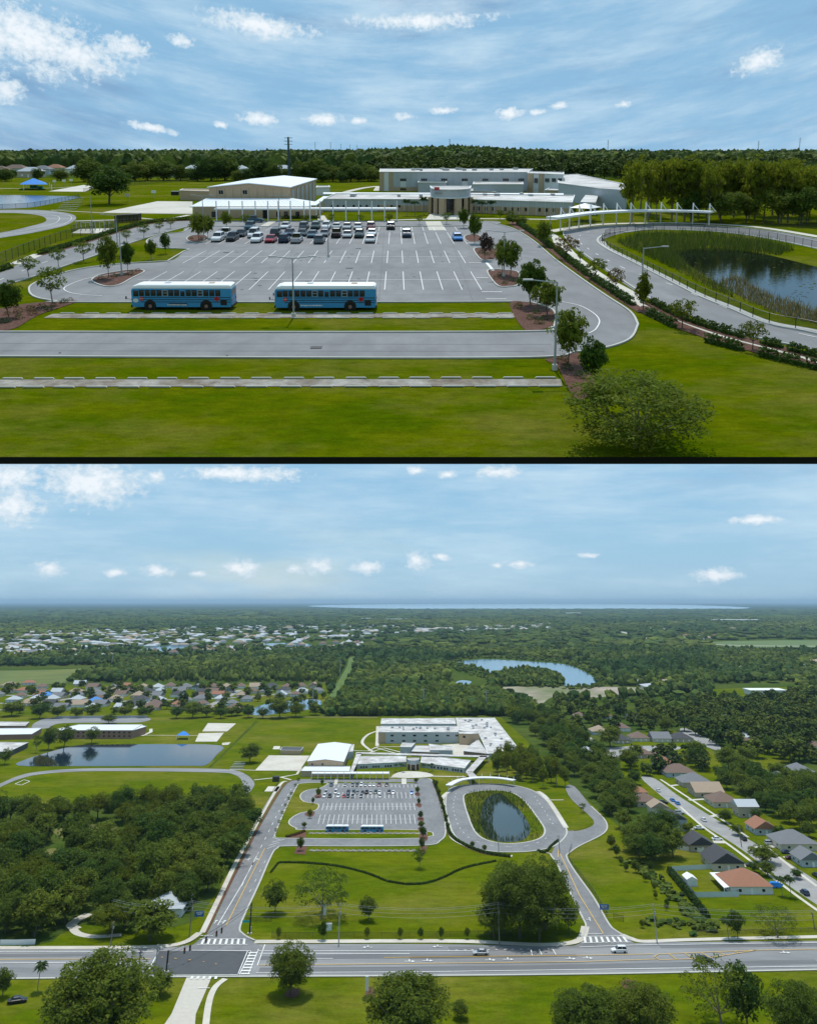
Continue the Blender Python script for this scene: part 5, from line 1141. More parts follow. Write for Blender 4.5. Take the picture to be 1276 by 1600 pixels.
for p in P:
    r_ = rnd.uniform(.08, .26); pads.face([(p.x + r_ * math.cos(k * 1.047), p.y + r_ * math.sin(k * 1.047), .085) for k in range(6)])
tag(pads.build('floating_weed', mat('floating_weed', (.075, .085, .03), 1, .3, 2, spec=0)), 'scattered floating weed on the dark pond water', 'water weed', kind='stuff')
# hedges and shrubs
HP = [(807, 352), (835, 369), (868, 393), (905, 423), (945, 451), (985, 476)]
hedge([(809, 351), (837, 369), (862, 389)], 1.1, .95, 'dark hedge along the mulch strip, far stretch near the office', seed=1)
hedge([(868, 391), (895, 414), (920, 433)], 1.0, .9, 'dark hedge along the mulch strip, middle stretch', seed=2, gaps=True)
hedge([(924, 436), (950, 453), (988, 478)], 1.0, .85, 'dark hedge along the mulch strip, near stretch by conical tree', seed=3, gaps=True)
hedge([(1012, 492), (1030, 500), (1054, 513)], .9, .8, 'dark hedge on the lawn side, left of the flat topped tree', seed=4, gaps=True)
hedge([(1102, 534), (1130, 541), (1160, 549)], .9, .8, 'dark hedge on the lawn side, before the round tree', seed=5, gaps=True)
hedge([(1186, 556), (1230, 567), (1290, 580)], .9, .8, 'dark hedge on the lawn side, at the right edge', seed=6, gaps=True)
hedge([(1018, 474), (1062, 497), (1110, 514), (1160, 529)], .9, .7, 'dark hedge between footpath and bus loop, long stretch', seed=7, gaps=True)
hedge([(1190, 538), (1222, 545)], .9, .7, 'dark hedge between footpath and bus loop, short stretch', seed=8, gaps=True)
hedge([(1232, 548), (1300, 565)], .9, .7, 'dark hedge between footpath and bus loop, right edge', seed=9, gaps=True)
hedge([(62, 398), (112, 384.5), (183, 362)], 1.1, .8, 'low hedge along the left entry road, near stretch', seed=10)
hedge([(187, 361), (236, 348.5), (300, 343.5)], 1.1, .8, 'low hedge along the left entry road, far stretch', seed=11)
hedge([(-15, 429), (18, 419)], 1.0, .8, 'short hedge at far left of entry road', seed=12)
hedge([(440, 342), (500, 341.5)], .8, .7, 'low hedge against the low wing wall', seed=13)
SB = {3: [(808, 482), (838, 490), (812, 478), (850, 500), (828, 499), (842, 506)], 4: [(876, 568), (886, 578), (905, 590), (880, 562)], 2: [(780, 430), (775, 436), (800, 440), (788, 444)], 1: [(752, 396), (760, 399), (770, 397)], 5: [(299, 374), (315, 373)], 6: [(158, 437), (178, 433), (205, 430), (216, 424)], 7: [(12, 492), (30, 489), (48, 485), (66, 482), (84, 479), (100, 474), (8, 505), (30, 499), (52, 492), (75, 486), (110, 471)]}
bn = {3: 'corner mulch bed by the road bend', 4: 'mulch spit in front', 2: 'third mulch island', 1: 'second mulch island', 5: 'small round island', 6: 'left mulch island', 7: 'mulch verge at far left'}
for k, pts in SB.items():
    for n_, (x, y) in enumerate(sorted(pts)): 
        s = rnd.uniform(.8, 1.2); kk = rnd.choice((0, 1, 2)); shrub(x, y, s * 1.2, s * .75, '%s shrub on the %s, %s from left' % ('rusty' if kk == 2 else 'green', bn[k], ORD[n_]), 'shrubs on mulch beds', kk)
UPPER = False
for o in UP_ROOTS: o.matrix_basis = UPM @ o.matrix_basis
# ================================================================== THE WIDE VIEW (level land far below)
rnd = random.Random(11)
tag(MB().face([(-9000, -400, 0), (9000, -400, 0), (9000, 9000, 0), (-9000, 9000, 0)]).build('ground', X['lawn_l']), kind='structure')
far_m = grass('far_country', (.012, .034, .014), (.020, .048, .018), (.042, .072, .026), .0032)
YF = G(638, 1117).y
tag(MB().face([(-80000, 4000, -.6), (80000, 4000, -.6), (80000, 88000, -.6), (-80000, 88000, -.6)]).build('far_country', far_m), kind='structure')
WF = [(-80, 1117), (400, 1118), (590, 1119), (780, 1119), (815, 1150), (880, 1215), (905, 1240), (1000, 1320), (1085, 1345), (1276, 1230), (1500, 1200), (1500, 966), (-300, 966)]
sheet('woodland_floor', WF, X['scrub'], .06, smooth=False)
sheet('woodland_floor', [(-60, 1285), (30, 1258), (110, 1256), (240, 1252), (330, 1250), (386, 1256), (398, 1290), (384, 1330), (352, 1370), (335, 1400), (300, 1440), (240, 1450), (120, 1446), (90, 1470), (-60, 1472)], X['scrub'], .06)
sheet('clearing', [(84, 1300), (110, 1290), (180, 1290), (168, 1308), (112, 1313)], X['dry'], .10); sheet('clearing', [(60, 1335), (85, 1325), (90, 1338), (70, 1345)], X['dry'], .10)
sheet('front_yard', [(75, 1479), (95, 1460), (130, 1448), (160, 1462), (200, 1466), (200, 1479)], X['lawn_l'], .10, smooth=False)
ribbon('driveway', [(120, 1452), (112, 1446), (122, 1437), (140, 1428)], X['conc'], 4, .12); ribbon('driveway', [(112, 1447), (122, 1459), (150, 1464), (190, 1461)], X['conc'], 3, .13)
LZ = dict(a=.10, c=.16, g=.20, m=.22, l=.26)
# ---------------- roads
road_top = [(-200, 1481), (0, 1481.5), (250, 1481), (300, 1477), (410, 1476), (620, 1475.5), (760, 1477), (860, 1479.5), (905, 1477.5), (1040, 1473), (1276, 1470.5), (1500, 1468)]
road_bot = [(1500, 1511), (1276, 1515.5), (1100, 1519), (900, 1522.5), (640, 1525), (300, 1526.5), (0, 1530), (-200, 1531)]
sheet('main_road', road_top + road_bot, X['asph_m'], LZ['a'], n=3)
sheet('junction_asphalt', [(249, 1486.5), (391, 1487), (373, 1524.5), (233, 1526)], X['asph_d'], LZ['a'] + .03, smooth=False)
ribbon('pavement', [(398, 1472), (520, 1471.5), (620, 1471), (730, 1471.5), (800, 1475), (850, 1476.8), (890, 1474), (908, 1466), (914, 1448)], X['conc_p'], 3.0, LZ['c'])
ribbon('pavement', [(970, 1461), (985, 1467), (1005, 1471.5), (1060, 1469.5), (1150, 1467), (1290, 1464)], X['conc_p'], 2.6, LZ['c'])
ribbon('pavement', [(-100, 1481), (60, 1481.5), (230, 1480), (285, 1474), (312, 1458)], X['conc_p'], 2.6, LZ['c'])
ribbon('kerb', [(-200, 1531), (0, 1530), (238, 1527.5), (300, 1527), (640, 1525.5), (900, 1523), (1100, 1519.5), (1276, 1516), (1500, 1511.5)], X['kerb'], .9, LZ['a'], .15)
sheet('main_road', [(292, 1527), (331, 1527), (306, 1585), (302, 1640), (230, 1640), (268, 1585)], X['conc'], LZ['a'] + .01, smooth=False, n=3)
ribbon('pavement', [(352, 1530), (335, 1545), (325, 1575), (318, 1640)], X['conc_p'], 2.0, LZ['c'])
entry = [(325, 1457), (355, 1395), (397, 1310), (425, 1260), (448, 1225), (468, 1218.8), (490, 1217.5), (655, 1217.5), (672, 1218), (683, 1235), (691, 1265), (696, 1300), (688, 1313.5), (666, 1321), (560, 1322.5), (450, 1322.3), (433, 1326), (424, 1337), (404, 1383), (376, 1445), (380, 1460), (405, 1478), (405, 1487), (300, 1487), (310, 1470)]
sheet('entry_road', entry, X['asph'], LZ['a'] + .015, n=3)
lotL = [(468, 1217.6), (655, 1217.6)]
gi = [(470.5, 1224.5), (509, 1223.6), (509, 1227.5), (498, 1232.3), (480, 1235), (469, 1243), (475, 1253), (497, 1256.8), (493, 1266.8), (470, 1270.5), (454, 1280), (452, 1288), (463, 1294.3), (480, 1297.3), (655, 1297.3), (655, 1310.3), (446, 1310.3), (431, 1307.5), (430, 1303), (445, 1266), (462, 1232)]
sheet('grass_island', gi, X['lawn_l'], LZ['g'], n=3)
sheet('grass_island', [(512, 1222.4), (650, 1222.4), (650, 1224), (512, 1224)], X['lawn_l'], LZ['g'], smooth=False)
ribbon('kerb', gi, X['kerb'], .7, LZ['a'], .12, closed=True, n=3)
ribbon('kerb', [(655, 1217.5), (672, 1218), (683, 1235), (691, 1265), (696, 1300), (688, 1313.5), (666, 1321), (560, 1322.5), (450, 1322.3), (433, 1326), (424, 1337), (404, 1383), (376, 1445), (380, 1460), (398, 1470)], X['kerb'], .7, LZ['a'], .13)
ribbon('footpath', [(316, 1458), (344, 1400), (374, 1338), (415, 1262), (438, 1226), (448, 1221)], X['conc_p'], 2.1, LZ['c'])
ribbon('mulch_bed', [(321, 1458), (350, 1400), (385, 1330), (421, 1262), (446, 1225), (470, 1218)], X['mulch'], 1.1, LZ['c'] - .02)
sheet('exercise_pad', [(413, 1237), (419, 1229), (439, 1229.3), (434, 1237)], X['conc_p'], LZ['c'], smooth=False)
oval_out = [(703, 1233), (696, 1250), (699, 1280), (712, 1308), (737, 1324), (773, 1331), (815, 1331.5), (845, 1328), (868, 1321), (884, 1305), (882, 1290), (868, 1268), (850, 1248), (828, 1234), (795, 1226.5), (755, 1225), (722, 1227.5)]
sheet('bus_loop_road', oval_out, X['asph'], LZ['a'] + .02)
oval_in = [(724, 1246), (734, 1239), (766, 1235), (796, 1238), (817, 1250), (841, 1280), (851, 1300), (837, 1313), (796, 1319), (761, 1313.5), (742, 1300), (730, 1272)]
sheet('pond_bank', oval_in, X['lawn_l'], LZ['g']); ribbon('kerb', oval_in, X['kerb'], .9, LZ['a'], .13, closed=True)
ribbon('kerb', oval_out, X['kerb'], .8, LZ['a'], .12, closed=True)
sheet('pond_water', [(757, 1251), (768, 1243), (783, 1241), (803, 1258), (818, 1275), (828, 1299), (811, 1315), (768, 1313), (752, 1291), (752, 1266)], X['pond_o'], LZ['g'] + .05)
sheet('link_road', [(882, 1292), (897, 1299), (921, 1293), (926, 1281), (893, 1250), (883, 1230), (897, 1229), (923, 1260), (946, 1284), (943, 1302), (905, 1322), (889, 1333), (885, 1340), (899, 1364), (927, 1403), (950, 1443), (962, 1455), (985, 1470), (985, 1480), (890, 1480), (907, 1474), (915, 1448), (908, 1431), (882, 1378), (871, 1352), (861, 1338), (868, 1320)], X['asph'], LZ['a'] + .025, n=3)
ribbon('kerb', [(923, 1260), (946, 1284), (943, 1302), (905, 1322), (889, 1333), (885, 1340), (899, 1364), (927, 1403), (950, 1443), (962, 1455), (985, 1468)], X['kerb'], .7, LZ['a'], .13)
ribbon('kerb', [(840, 1331), (858, 1334), (861, 1338), (871, 1352), (882, 1378), (908, 1431), (915, 1448), (909, 1468)], X['kerb'], .7, LZ['a'], .13)
sheet('grass_island', [(857, 1252.5), (879, 1252.5), (891, 1268), (922, 1281.5), (918, 1292), (891, 1298.5), (884, 1294), (872, 1273)], X['lawn_l'], LZ['g'], n=3)
ribbon('footpath', [(840, 1237), (852, 1246), (868, 1268), (884, 1294)], X['conc_p'], 2.8, LZ['g'] + .03); ribbon('footpath', [(857, 1250.5), (880, 1250.5)], X['conc_p'], 1.4, LZ['g'] + .03, smooth=False)
ribbon('footpath', [(703, 1236), (693, 1244), (691, 1256), (699, 1285), (704, 1300), (708, 1311), (728, 1322), (762, 1334), (800, 1338)], X['conc_p'], 2.5, LZ['c'] + .01)
ribbon('mulch_bed', [(676, 1219), (688, 1250), (698, 1290), (706, 1308), (726, 1322), (758, 1334), (798, 1339)], X['mulch'], 2.2, LZ['c'] - .01)
for a, b, s_ in ((652, 1242, 4), (654, 1259, 4.5), (657, 1281, 5), (659, 1298, 6), (661, 1309, 7)): sheet('mulch_bed', [(a - s_, b), (a - s_ * .5, b - s_ * .9), (a + s_ * .7, b - s_ * .7), (a + s_, b + s_ * .3), (a + s_ * .3, b + s_ * .8)], X['mulch'], LZ['g'] + .03)
sheet('grass_island', [(648, 1222), (658, 1221), (661, 1250), (664, 1275), (668, 1311), (655, 1311), (653, 1275), (649, 1250)], X['asph'], LZ['g'] + .015, smooth=False)
sheet('mulch_bed', [(459, 1334), (464, 1322.8), (480, 1323), (477, 1336)], X['mulch'], .14, smooth=False); sheet('mulch_bed', [(446, 1309.5), (470, 1300), (478, 1298.5), (478, 1310)], X['mulch'], LZ['g'] + .02, smooth=False)
sheet('mulch_bed', [(655, 1333), (657, 1322.6), (668, 1322.2), (664, 1334)], X['mulch'], .14, smooth=False); sheet('mulch_bed', [(476, 1273), (484, 1267), (492, 1270), (486, 1277)], X['mulch'], LZ['g'] + .02); sheet('mulch_bed', [(491, 1244), (500, 1240), (502, 1246), (494, 1247.5)], X['mulch'], LZ['g'] + .02)
ribbon('dirt_strip', [(482, 1302.6), (655, 1302.8)], X['dirt'], 2.2, LZ['g'] + .02, smooth=False); ribbon('dirt_strip', [(484, 1329.5), (655, 1329.8)], X['dirt'], 2.2, .12, smooth=False)
mb = MB()
for yrow in (1302.6, 1329.6):
    for i in range(18): 
        for dy in (-.9, .9): c = G(486 + i * 9.4, yrow); mb.box((c.x, c.y + dy, .35), (1.8, .25, .16))
tag(mb.build('wheel_stops', X['kerb']), 'rows of tiny white wheel stops on the dirt strips by the buses', 'wheel stops', kind='stuff')
dk = mat('dark_lane_wear', (.145, .147, .153), .85, .15, .3, (.17, .172, .178), .05, stretch=(.1, 1, 1))
for q, w_ in (([(405, 1497.5), (640, 1494.5), (760, 1493)], 3.0), ([(405, 1516), (700, 1514), (905, 1511), (1276, 1503)], 3.4), ([(700, 1482), (860, 1484)], 2.6), ([(1030, 1479), (1290, 1476)], 3.2), ([(-60, 1494), (225, 1492)], 2.4), ([(640, 1497.5), (900, 1493.5)], 2.0)): ribbon('lane_wear', q, dk, w_, LZ['a'] + .035)
# markings
segs = []
def stallL(ya, yb, x0, x1):
    Ya, Yb = G(638, ya).y, G(638, yb).y; xa, xb = G(x0, yb).x, G(x1, yb).x; n = round((xb - xa) / 2.64)
    for k in range(n + 1):
        x = xa + (xb - xa) * k / n; segs.append((proj(x - .037 * (Ya - Yb), Ya), (proj(x, Yb))))
stallL(1273.5, 1288, 497, 649); stallL(1255.5, 1266.5, 503, 648); stallL(1238.5, 1248, 507, 648); stallL(1226.5, 1231, 522, 650)
segs += [((497, 1280.8), (650, 1280.8)), ((503, 1261), (649, 1261))]
marks(segs, X['line'], .26, LZ['l'], 'stall_lines')
marks([((340, 1447), (378, 1383)), ((378, 1383), (404, 1333)), ((313, 1463), (333, 1463)), ((392, 1488), (374, 1524)), ((414, 1477), (402, 1510)), ((402, 1487), (640, 1487)), ((405, 1491), (640, 1491.5)), ((480, 1499), (520, 1499)), ((300, 1486), (392, 1487)), ((232, 1525.5), (372, 1524.5)), ((400, 1521), (640, 1520)), ((640, 1520), (1276, 1511)), ((640, 1487), (760, 1487)), ((916, 1460), (941, 1460)), ((-100, 1488), (240, 1488)), ((-100, 1507), (130, 1505)), ((243, 1497), (229, 1524)), ((310, 1545), (328, 1545)), ((985, 1478), (1276, 1474)), ((905, 1481), (985, 1478)),
       ((829, 1484.5), (831, 1494)), ((863, 1484), (868, 1493)), ((842, 1484.5), (846, 1493)), ((429, 1310.5), (440, 1314)), ((425, 1317), (445, 1312)), ((420, 1322), (436, 1317)), ((417, 1327), (430, 1322))], X['line'], .34, LZ['l'])
marks([((391 + i * 0 - 13 * (1 - k) * 0 + 0, 0), (0, 0)) for i in [] for k in []] or [((397 - i * 3.1 + 1, 1480 + i * 5.6 - 0), (397 - i * 3.1 - 17 + 23 - 6 + 0 + 10, 1480 + i * 5.6)) for i in range(0)] or [((388.5 - 1.75 * i, 1490 + i * 4.7), (402.5 - 1.75 * i, 1490 + i * 4.7)) for i in range(8)], X['line'], .95, LZ['l'] + .02, 'crossing_bar')
marks([((387, 1487), (372, 1523)), ((404, 1484), (388, 1523))], X['line'], .3, LZ['l'], 'crossing_edge')
marks([((315 + i * 9.4, 1477), (319 + i * 9.0, 1468)) for i in range(8)], X['line'], .85, LZ['l'], 'crossing_bar'); marks([((308, 1477), (386, 1477)), ((312, 1468), (384, 1468))], X['line'], .3, LZ['l'], 'crossing_edge')
marks([((299 + i * 9.4, 1531), (301 + i * 9.3, 1526.6)) for i in range(5)], X['line'], .85, LZ['l'], 'crossing_bar')
marks([((914 + i * 9.4, 1474), (913 + i * 8.6, 1465)) for i in range(8)], X['line'], .85, LZ['l'], 'crossing_bar'); marks([((908, 1474.5), (985, 1473)), ((912, 1464.5), (975, 1463))], X['line'], .3, LZ['l'], 'crossing_edge')
marks([((353, 1448), (404, 1346)), ((404, 1346), (414, 1326)), ((-100, 1501), (235, 1499.5)), ((600, 1497.5), (905, 1494)), ((405, 1509.5), (905, 1504)), ((871, 1328), (882, 1350)), ((872, 1330), (871, 1340)), ((882, 1350), (905, 1400)), ((905, 1400), (942, 1460)), ((905, 1494), (1020, 1492)), ((905, 1504), (1025, 1500)),
       ((1028, 1492), (1180, 1486)), ((1028, 1492), (1022, 1496)), ((1022, 1496), (1030, 1501)), ((1030, 1501), (1100, 1499)), ((1100, 1499), (1180, 1486)), ((1045, 1492), (1056, 1500)), ((1070, 1491), (1082, 1499.5)), ((1096, 1490), (1108, 1497.5)), ((1122, 1489), (1133, 1494)), ((1148, 1488), (1155, 1491)), ((1180, 1486), (1300, 1484))], X['yellow'], .34, LZ['l'] + .01, 'centre_line')
dashes([(700, 1486), (840, 1484)], X['line'], .4, LZ['l'], 1.2, 1.6)
dashes([(378, 1385), (410, 1320), (436, 1268), (458, 1228)], X['line'], .3, LZ['l'], 5, 9); dashes([(390, 1395), (420, 1335)], X['line'], .2, LZ['l'], 4, 9)
dashes([(712, 1240), (708, 1262), (716, 1290), (735, 1311), (775, 1323), (825, 1322), (858, 1308)], X['line'], .3, LZ['l'], 3, 6); dashes([(835, 1245), (852, 1270), (866, 1292)], X['line'], .3, LZ['l'], 3, 6)
dashes([(252, 1497), (310, 1503), (360, 1512)], X['yellow'], .4, LZ['l'] + .03, 1.2, 4)
for x, y, tn, rz in ((574, 1481.5, -1, 3.14), (640, 1503.5, 1, 0), (668, 1502.5, 1, 0), (766, 1501.5, 1, 0), (794, 1500.5, 1, 0), (683, 1480.5, -1, 3.14), (891, 1499.5, 1, 0), (918, 1498.5, 1, 0), (1226, 1490, 1, 0), (389, 1344, 1, 1.5), (401, 1344, -1, 1.5), (337, 1441.5, 0, 1.5), (350, 1442, 1, 1.5), (921, 1437.5, 1, 1.5)):
    arrow(x, y, 3.6, 1.5, tn, X['line'], LZ['l'] + .02, rz)
# ---------------- school grounds
trackL = [(-60, 1252), (0, 1225), (28, 1213), (60, 1206), (130, 1201), (250, 1200.5), (350, 1202), (380, 1208), (397, 1222), (395, 1232), (386, 1240), (372, 1241), (374, 1236), (379, 1228), (376, 1217), (364, 1210), (345, 1207.5), (250, 1205.5), (130, 1205.5), (64, 1210), (32, 1217), (0, 1230.5), (-60, 1262)]
sheet('running_track', trackL, X['asph_m'], LZ['a'] + .02, n=3)
marks([((24, 1225), (38, 1218.5)), ((38, 1218.5), (47, 1221)), ((47, 1221), (34, 1227)), ((34, 1227), (24, 1225))], X['line'], .5, .12, 'pitch_mark')
sheet('school_pond', [(29, 1196.5), (40, 1187), (75, 1176), (110, 1167), (140, 1164), (250, 1163), (345, 1165), (338, 1180), (322, 1195.5), (290, 1196.8), (120, 1197.3)], X['pond'], .14, n=3)
P = []
rng = np.random.default_rng(9)
for _ in range(5000):
    x, y = rnd.uniform(28, 100), rnd.uniform(1178, 1197)
    if inside((x, y), [(52, 1186), (62, 1180), (84, 1190), (90, 1196), (55, 1196)]): P.append((*G(x, y).xy, .1))
P = np.array(P); tufts('reeds', P, rng.uniform(.7, 1.8, len(P)), .16, X['reed'], 'pale reeds in the left corner of the long school pond', 'reeds', tint=rng.uniform(.3, 1, len(P)))
P = []
for _ in range(9000):
    x, y = rnd.uniform(724, 851), rnd.uniform(1236, 1318)
    if inside((x, y), oval_in) and not inside((x, y), [(772, 1259), (785, 1254), (801, 1262), (813, 1277), (820, 1297), (808, 1309), (776, 1307), (768, 1290)]) and (y < 1264 or x < 776 or rnd.random() < .3): P.append((*G(x, y).xy, .25))
P = np.array(P); tufts('reeds', P, rng.uniform(.8, 2.2, len(P)), .14, X['reed'], 'dark green reeds ringing the oval pond', 'reeds', tint=rng.uniform(0, .55, len(P)))
for q in ([(325, 1130), (369, 1130.6), (355, 1143), (316, 1143)], [(311, 1146), (350, 1145), (339, 1159), (305, 1159)], [(347, 1161), (361, 1159.5), (357, 1164), (347, 1164.5)], [(420, 1180.5), (484, 1181), (468, 1204), (399, 1203.5)], [(428, 1166), (438, 1166), (437, 1171), (426, 1171)]): sheet('concrete_pad', q, X['conc_p'], .14, smooth=False)
ribbon('footpath', [(359, 1202.5), (400, 1204), (468, 1204.5)], X['conc_p'], 1.5, .16, smooth=False); ribbon('footpath', [(397, 1219), (440, 1214.5), (464, 1210), (470, 1200)], X['conc_p'], 1.8, .17, smooth=False); ribbon('footpath', [(438, 1214.5), (455, 1219)], X['conc_p'], 1.8, .18, smooth=False)
ribbon('footpath', [(587, 1143), (575, 1148), (567, 1156), (567, 1163), (578, 1172), (584, 1175)], X['conc_p'], 2.5, .16); ribbon('footpath', [(550, 1173), (575, 1173.5), (590, 1167), (640, 1167)], X['conc_p'], 2.0, .17, smooth=False); ribbon('footpath', [(590, 1135), (589, 1166)], X['conc_p'], 3.0, .18, smooth=False); ribbon('footpath', [(578, 1176), (600, 1169), (635, 1178)], X['conc_p'], 2.0, .19, smooth=False); ribbon('footpath', [(585, 1168), (620, 1178)], X['conc_p'], 1.6, .2, smooth=False)
ribbon('footpath', [(225, 1149), (312, 1149.5)], X['conc_p'], 1.6, .15, smooth=False); ribbon('footpath', [(222, 1150), (236, 1144), (236, 1139)], X['conc_p'], 3, .16, smooth=False)
ribbon('footpath', [(610, 1215), (650, 1213), (700, 1213.5), (727, 1214)], X['conc_p'], 2.4, .16); sheet('plaza', [(612, 1214), (628, 1206), (664, 1207), (676, 1213.5), (640, 1216)], X['conc_p'], .18)
ribbon('footpath', [(524, 1226.5), (526, 1217)], X['conc_p'], 2.2, LZ['l'], smooth=False); ribbon('footpath', [(631, 1226), (631, 1217)], X['conc_p'], 3.2, LZ['l'], smooth=False)
sheet('courtyard', [(690, 1164), (720, 1162), (745, 1168), (720, 1182), (700, 1182)], X['conc_p'], .15, smooth=False)
sheet('path_strip', [(325, 1200), (330, 1199), (404, 1127), (399, 1127)], X['scrub'], .09, smooth=False)
# buildings of the school, seen from high up
def bld(name, label, cat='building', at=(638, 1200)): return thing(name, label, cat, G(*at))
A, B, C = G(480, 1205.5), G(535.7, 1206), G(547, 1177); D = A + (C - B); ze, za = HT(1205.5, 1190), HT(1205.5, 1186.5)
t = bld('gymnasium', 'gymnasium with a big white gabled roof, wide view, left of the office wing', at=(508, 1206)); gym = t
mA = (A + B) / 2; mD = mA + C - B
for a, b in ((B, C), (C, D), (D, A)): MB().face([a, b, up(b, ze), up(a, ze)]).build('side_wall', X['tan'], t)
MB().face([A, B, up(B, ze), up(mA, za), up(A, ze)]).build('front_wall', X['tan'], t)
dv = (C - B).normalized() * .5
for a, d in ((A, D), (B, C)):
    o = (a - mA).normalized() * .6; q = [up(a, ze + .2) + o - dv, up(mA, za + .2) - dv, up(mD, za + .2) + dv, up(d, ze + .2) + o + dv]; MB().face(q).build('roof', X['metal_r'], t)
win(t, A, B, 486, 1192.5, 489.5, 1196); win(t, A, B, 502, 1192.5, 505.5, 1196)
t = bld('low_wing', 'low tan wing with white roof in front of the gymnasium, wide view', at=(508, 1212))
a, b = G(470, 1212), G(546, 1212.5); zw = 3.4
block(t, [(470, 1204.5), (546, 1205), (547, 1197.5), (476, 1197.5)], zw, X['tan'], X['metal_r'])
for x in (487, 494, 518, 525, 533): win(t, a, b, x, 1207, x + 4, 1211.5, pane=False)
t = bld('side_wing', 'flat white roofed strip along the right side of the gymnasium, wide view', at=(548, 1190)); block(t, [(540, 1176), (551, 1174), (553, 1163), (544, 1163)], 5, X['grey_w'], X['memb'])
t = bld('covered_walkway', 'long flat white covered walkway before the office wing, wide view', 'canopy', (548, 1215))
q = [G(487, 1209.5, 3.4), G(608, 1209.5, 3.4), G(608, 1206.8, 3.4), G(487, 1206.8, 3.4)]; MB().prism([(p.x, p.y) for p in q], 3.4, 3.8, bottom=True).build('canopy_deck', X['white'], t)
for k in range(13): p = q[0].lerp(q[1], k / 12); MB().tube((p.x, p.y, 0), (p.x, p.y, 5.2), .16, n=5).build('post', X['white'], t)
for lb, q in (('white link roof running from the gymnasium corner to the walkway, wide view', [(546, 1208), (551, 1208), (565, 1177), (557, 1177)]), ('narrow white roof crossing behind the office wing, wide view', [(555, 1178), (762, 1183.5), (764, 1181), (557, 1175.5)]), ('broad pale sloping roof between office wing and school hall, wide view', [(727, 1206), (738, 1207), (761, 1181.5), (750, 1181)]), ('white roof strip joining the office wing to the curved canopy, wide view', [(727, 1206), (737, 1206), (748, 1216.5), (735, 1217)])):
    t = bld('link_roof', lb, 'canopy', q[0]); pts = [G(a, b, 3.5) for a, b in q]; MB().prism([(p.x, p.y) for p in pts], 3.4, 3.7, bottom=True).build('roof', X['memb'], t)
    for p in pts: MB().tube((p.x, p.y, 0), (p.x, p.y, 3.4), .15, n=5).build('post', X['white'], t)
t = bld('office_wing', 'long low office wing with rounded entrance drum and stained white roof, wide view', at=(645, 1206))
zo = HT(1201.5, 1194); LA, LB = G(557.5, 1201.5), G(634, 1201.5)
block(t, [(557.5, 1194), (634, 1190.5), (634, 1181), (564, 1181.5)], zo, X['grey_w'], X['memb'], wname='left_wall', rname='left_roof')
LA, LB = G(557.5, 1194, zo), G(634, 1190.5, zo); LA.z = LB.z = 0
for x in (563, 567, 571, 582, 586, 590, 601, 605, 609): win(t, LA, LB, x, 1197.5 - (x - 560) * .045, x + 2.6, 1200.5 - (x - 560) * .045, pane=False, frame=X['glass'])
block(t, [(657, 1191.5), (725.5, 1200.5), (735, 1188), (659, 1180)], zo, X['grey_w'], X['memb'], wname='right_wall', rname='right_roof')
RA, RB = G(657, 1191.5, zo), G(725.5, 1200.5, zo); RA.z = RB.z = 0
for x in (673, 677, 683, 688, 693, 697, 706, 710, 714, 719): win(t, RA, RB, x, 1196.5 + (x - 673) * .13, x + 2.6, 1199.8 + (x - 673) * .13, pane=False, frame=X['glass'])
c = G(645.5, 1204); c.y += 6; zd = HT(1205, 1189)
dr = [(c.x + 4.6 * math.cos(a), c.y + 6.5 * math.sin(a)) for a in [math.pi + i * math.pi / 8 for i in range(9)]] + [(c.x + 4.6, c.y + 5), (c.x - 4.6, c.y + 5)]
MB().prism([(c.x + (x - c.x) * .9, c.y + (y - c.y) * .9) for x, y in dr], 0, zd * .6, cap=False).build('entrance_glazing', X['glass'], t); MB().prism(dr, zd * .58, zd, cap=False, bottom=True).build('drum_fascia', X['grey_w'], t); MB().face([(x, y, zd - .3) for x, y in dr]).build('drum_roof', X['memb'], t)
for x, y in dr[1:8:2]: MB().box((x, y, zd * .29), (1.1, 1.1, zd * .58)).build('column', X['tan'], t)
t = bld('classroom_block', 'two storey grey classroom block with white roof and tan end tower, wide view', at=(650, 1161.5)); zc2 = HT(1161.5, 1144)
block(t, [(591, 1144), (716, 1144), (714, 1134.5), (594, 1134.5)], zc2, X['grey_w'], X['memb']); CA, CB = G(591, 1144, zc2), G(716, 1144, zc2); CA.z = CB.z = 0
block(t, [(595, 1131), (712, 1131), (710, 1122), (596, 1122.5)], zc2, X['grey_w'], X['memb'], wname='rear_wall', rname='rear_roof')
for x in (610, 628, 645, 662, 680, 697, 711): 
    win(t, CA, CB, x, 1148, x + 5, 1150.6, pane=False, frame=X['glass'])
    if x < 690: win(t, CA, CB, x, 1156.5, x + 5, 1158.8, pane=False, frame=X['glass'])
panel(t, CA, CB, 591.2, 1144.6, 602, 1161, X['tan'], 'tower_wall', .3); win(t, CA, CB, 597, 1147, 600, 1150.5, pane=False, frame=X['glass'])
block(t, [(717, 1146), (734, 1146.5), (748, 1146), (748, 1143), (717, 1143)], zc2, X['tan'], X['memb'], wname='end_wall', rname='end_roof'); TA, TB = G(717, 1146, zc2), G(734, 1146.5, zc2); TA.z = TB.z = 0
win(t, TA, TB, 723, 1149.5, 727, 1153, pane=False, frame=X['glass'])
t = bld('school_hall', 'vast flat stained white roof of the school hall, wide view', at=(762, 1183)); zh2 = HT(1184, 1178)
block(t, [(762, 1177.5), (787, 1176.5), (813, 1174), (772, 1121.5), (712, 1121.5), (716, 1141), (748, 1146.5)], zh2, X['grey_w'], X['memb'])
for x, y in ((782, 1165), (794, 1166), (799, 1166), (790, 1170), (741, 1150)): p = G(x, y, zh2); MB().box((p.x, p.y, zh2 + .4), (2.0, 2.0, 1.2)).build('roof_unit', X['galv'], t)
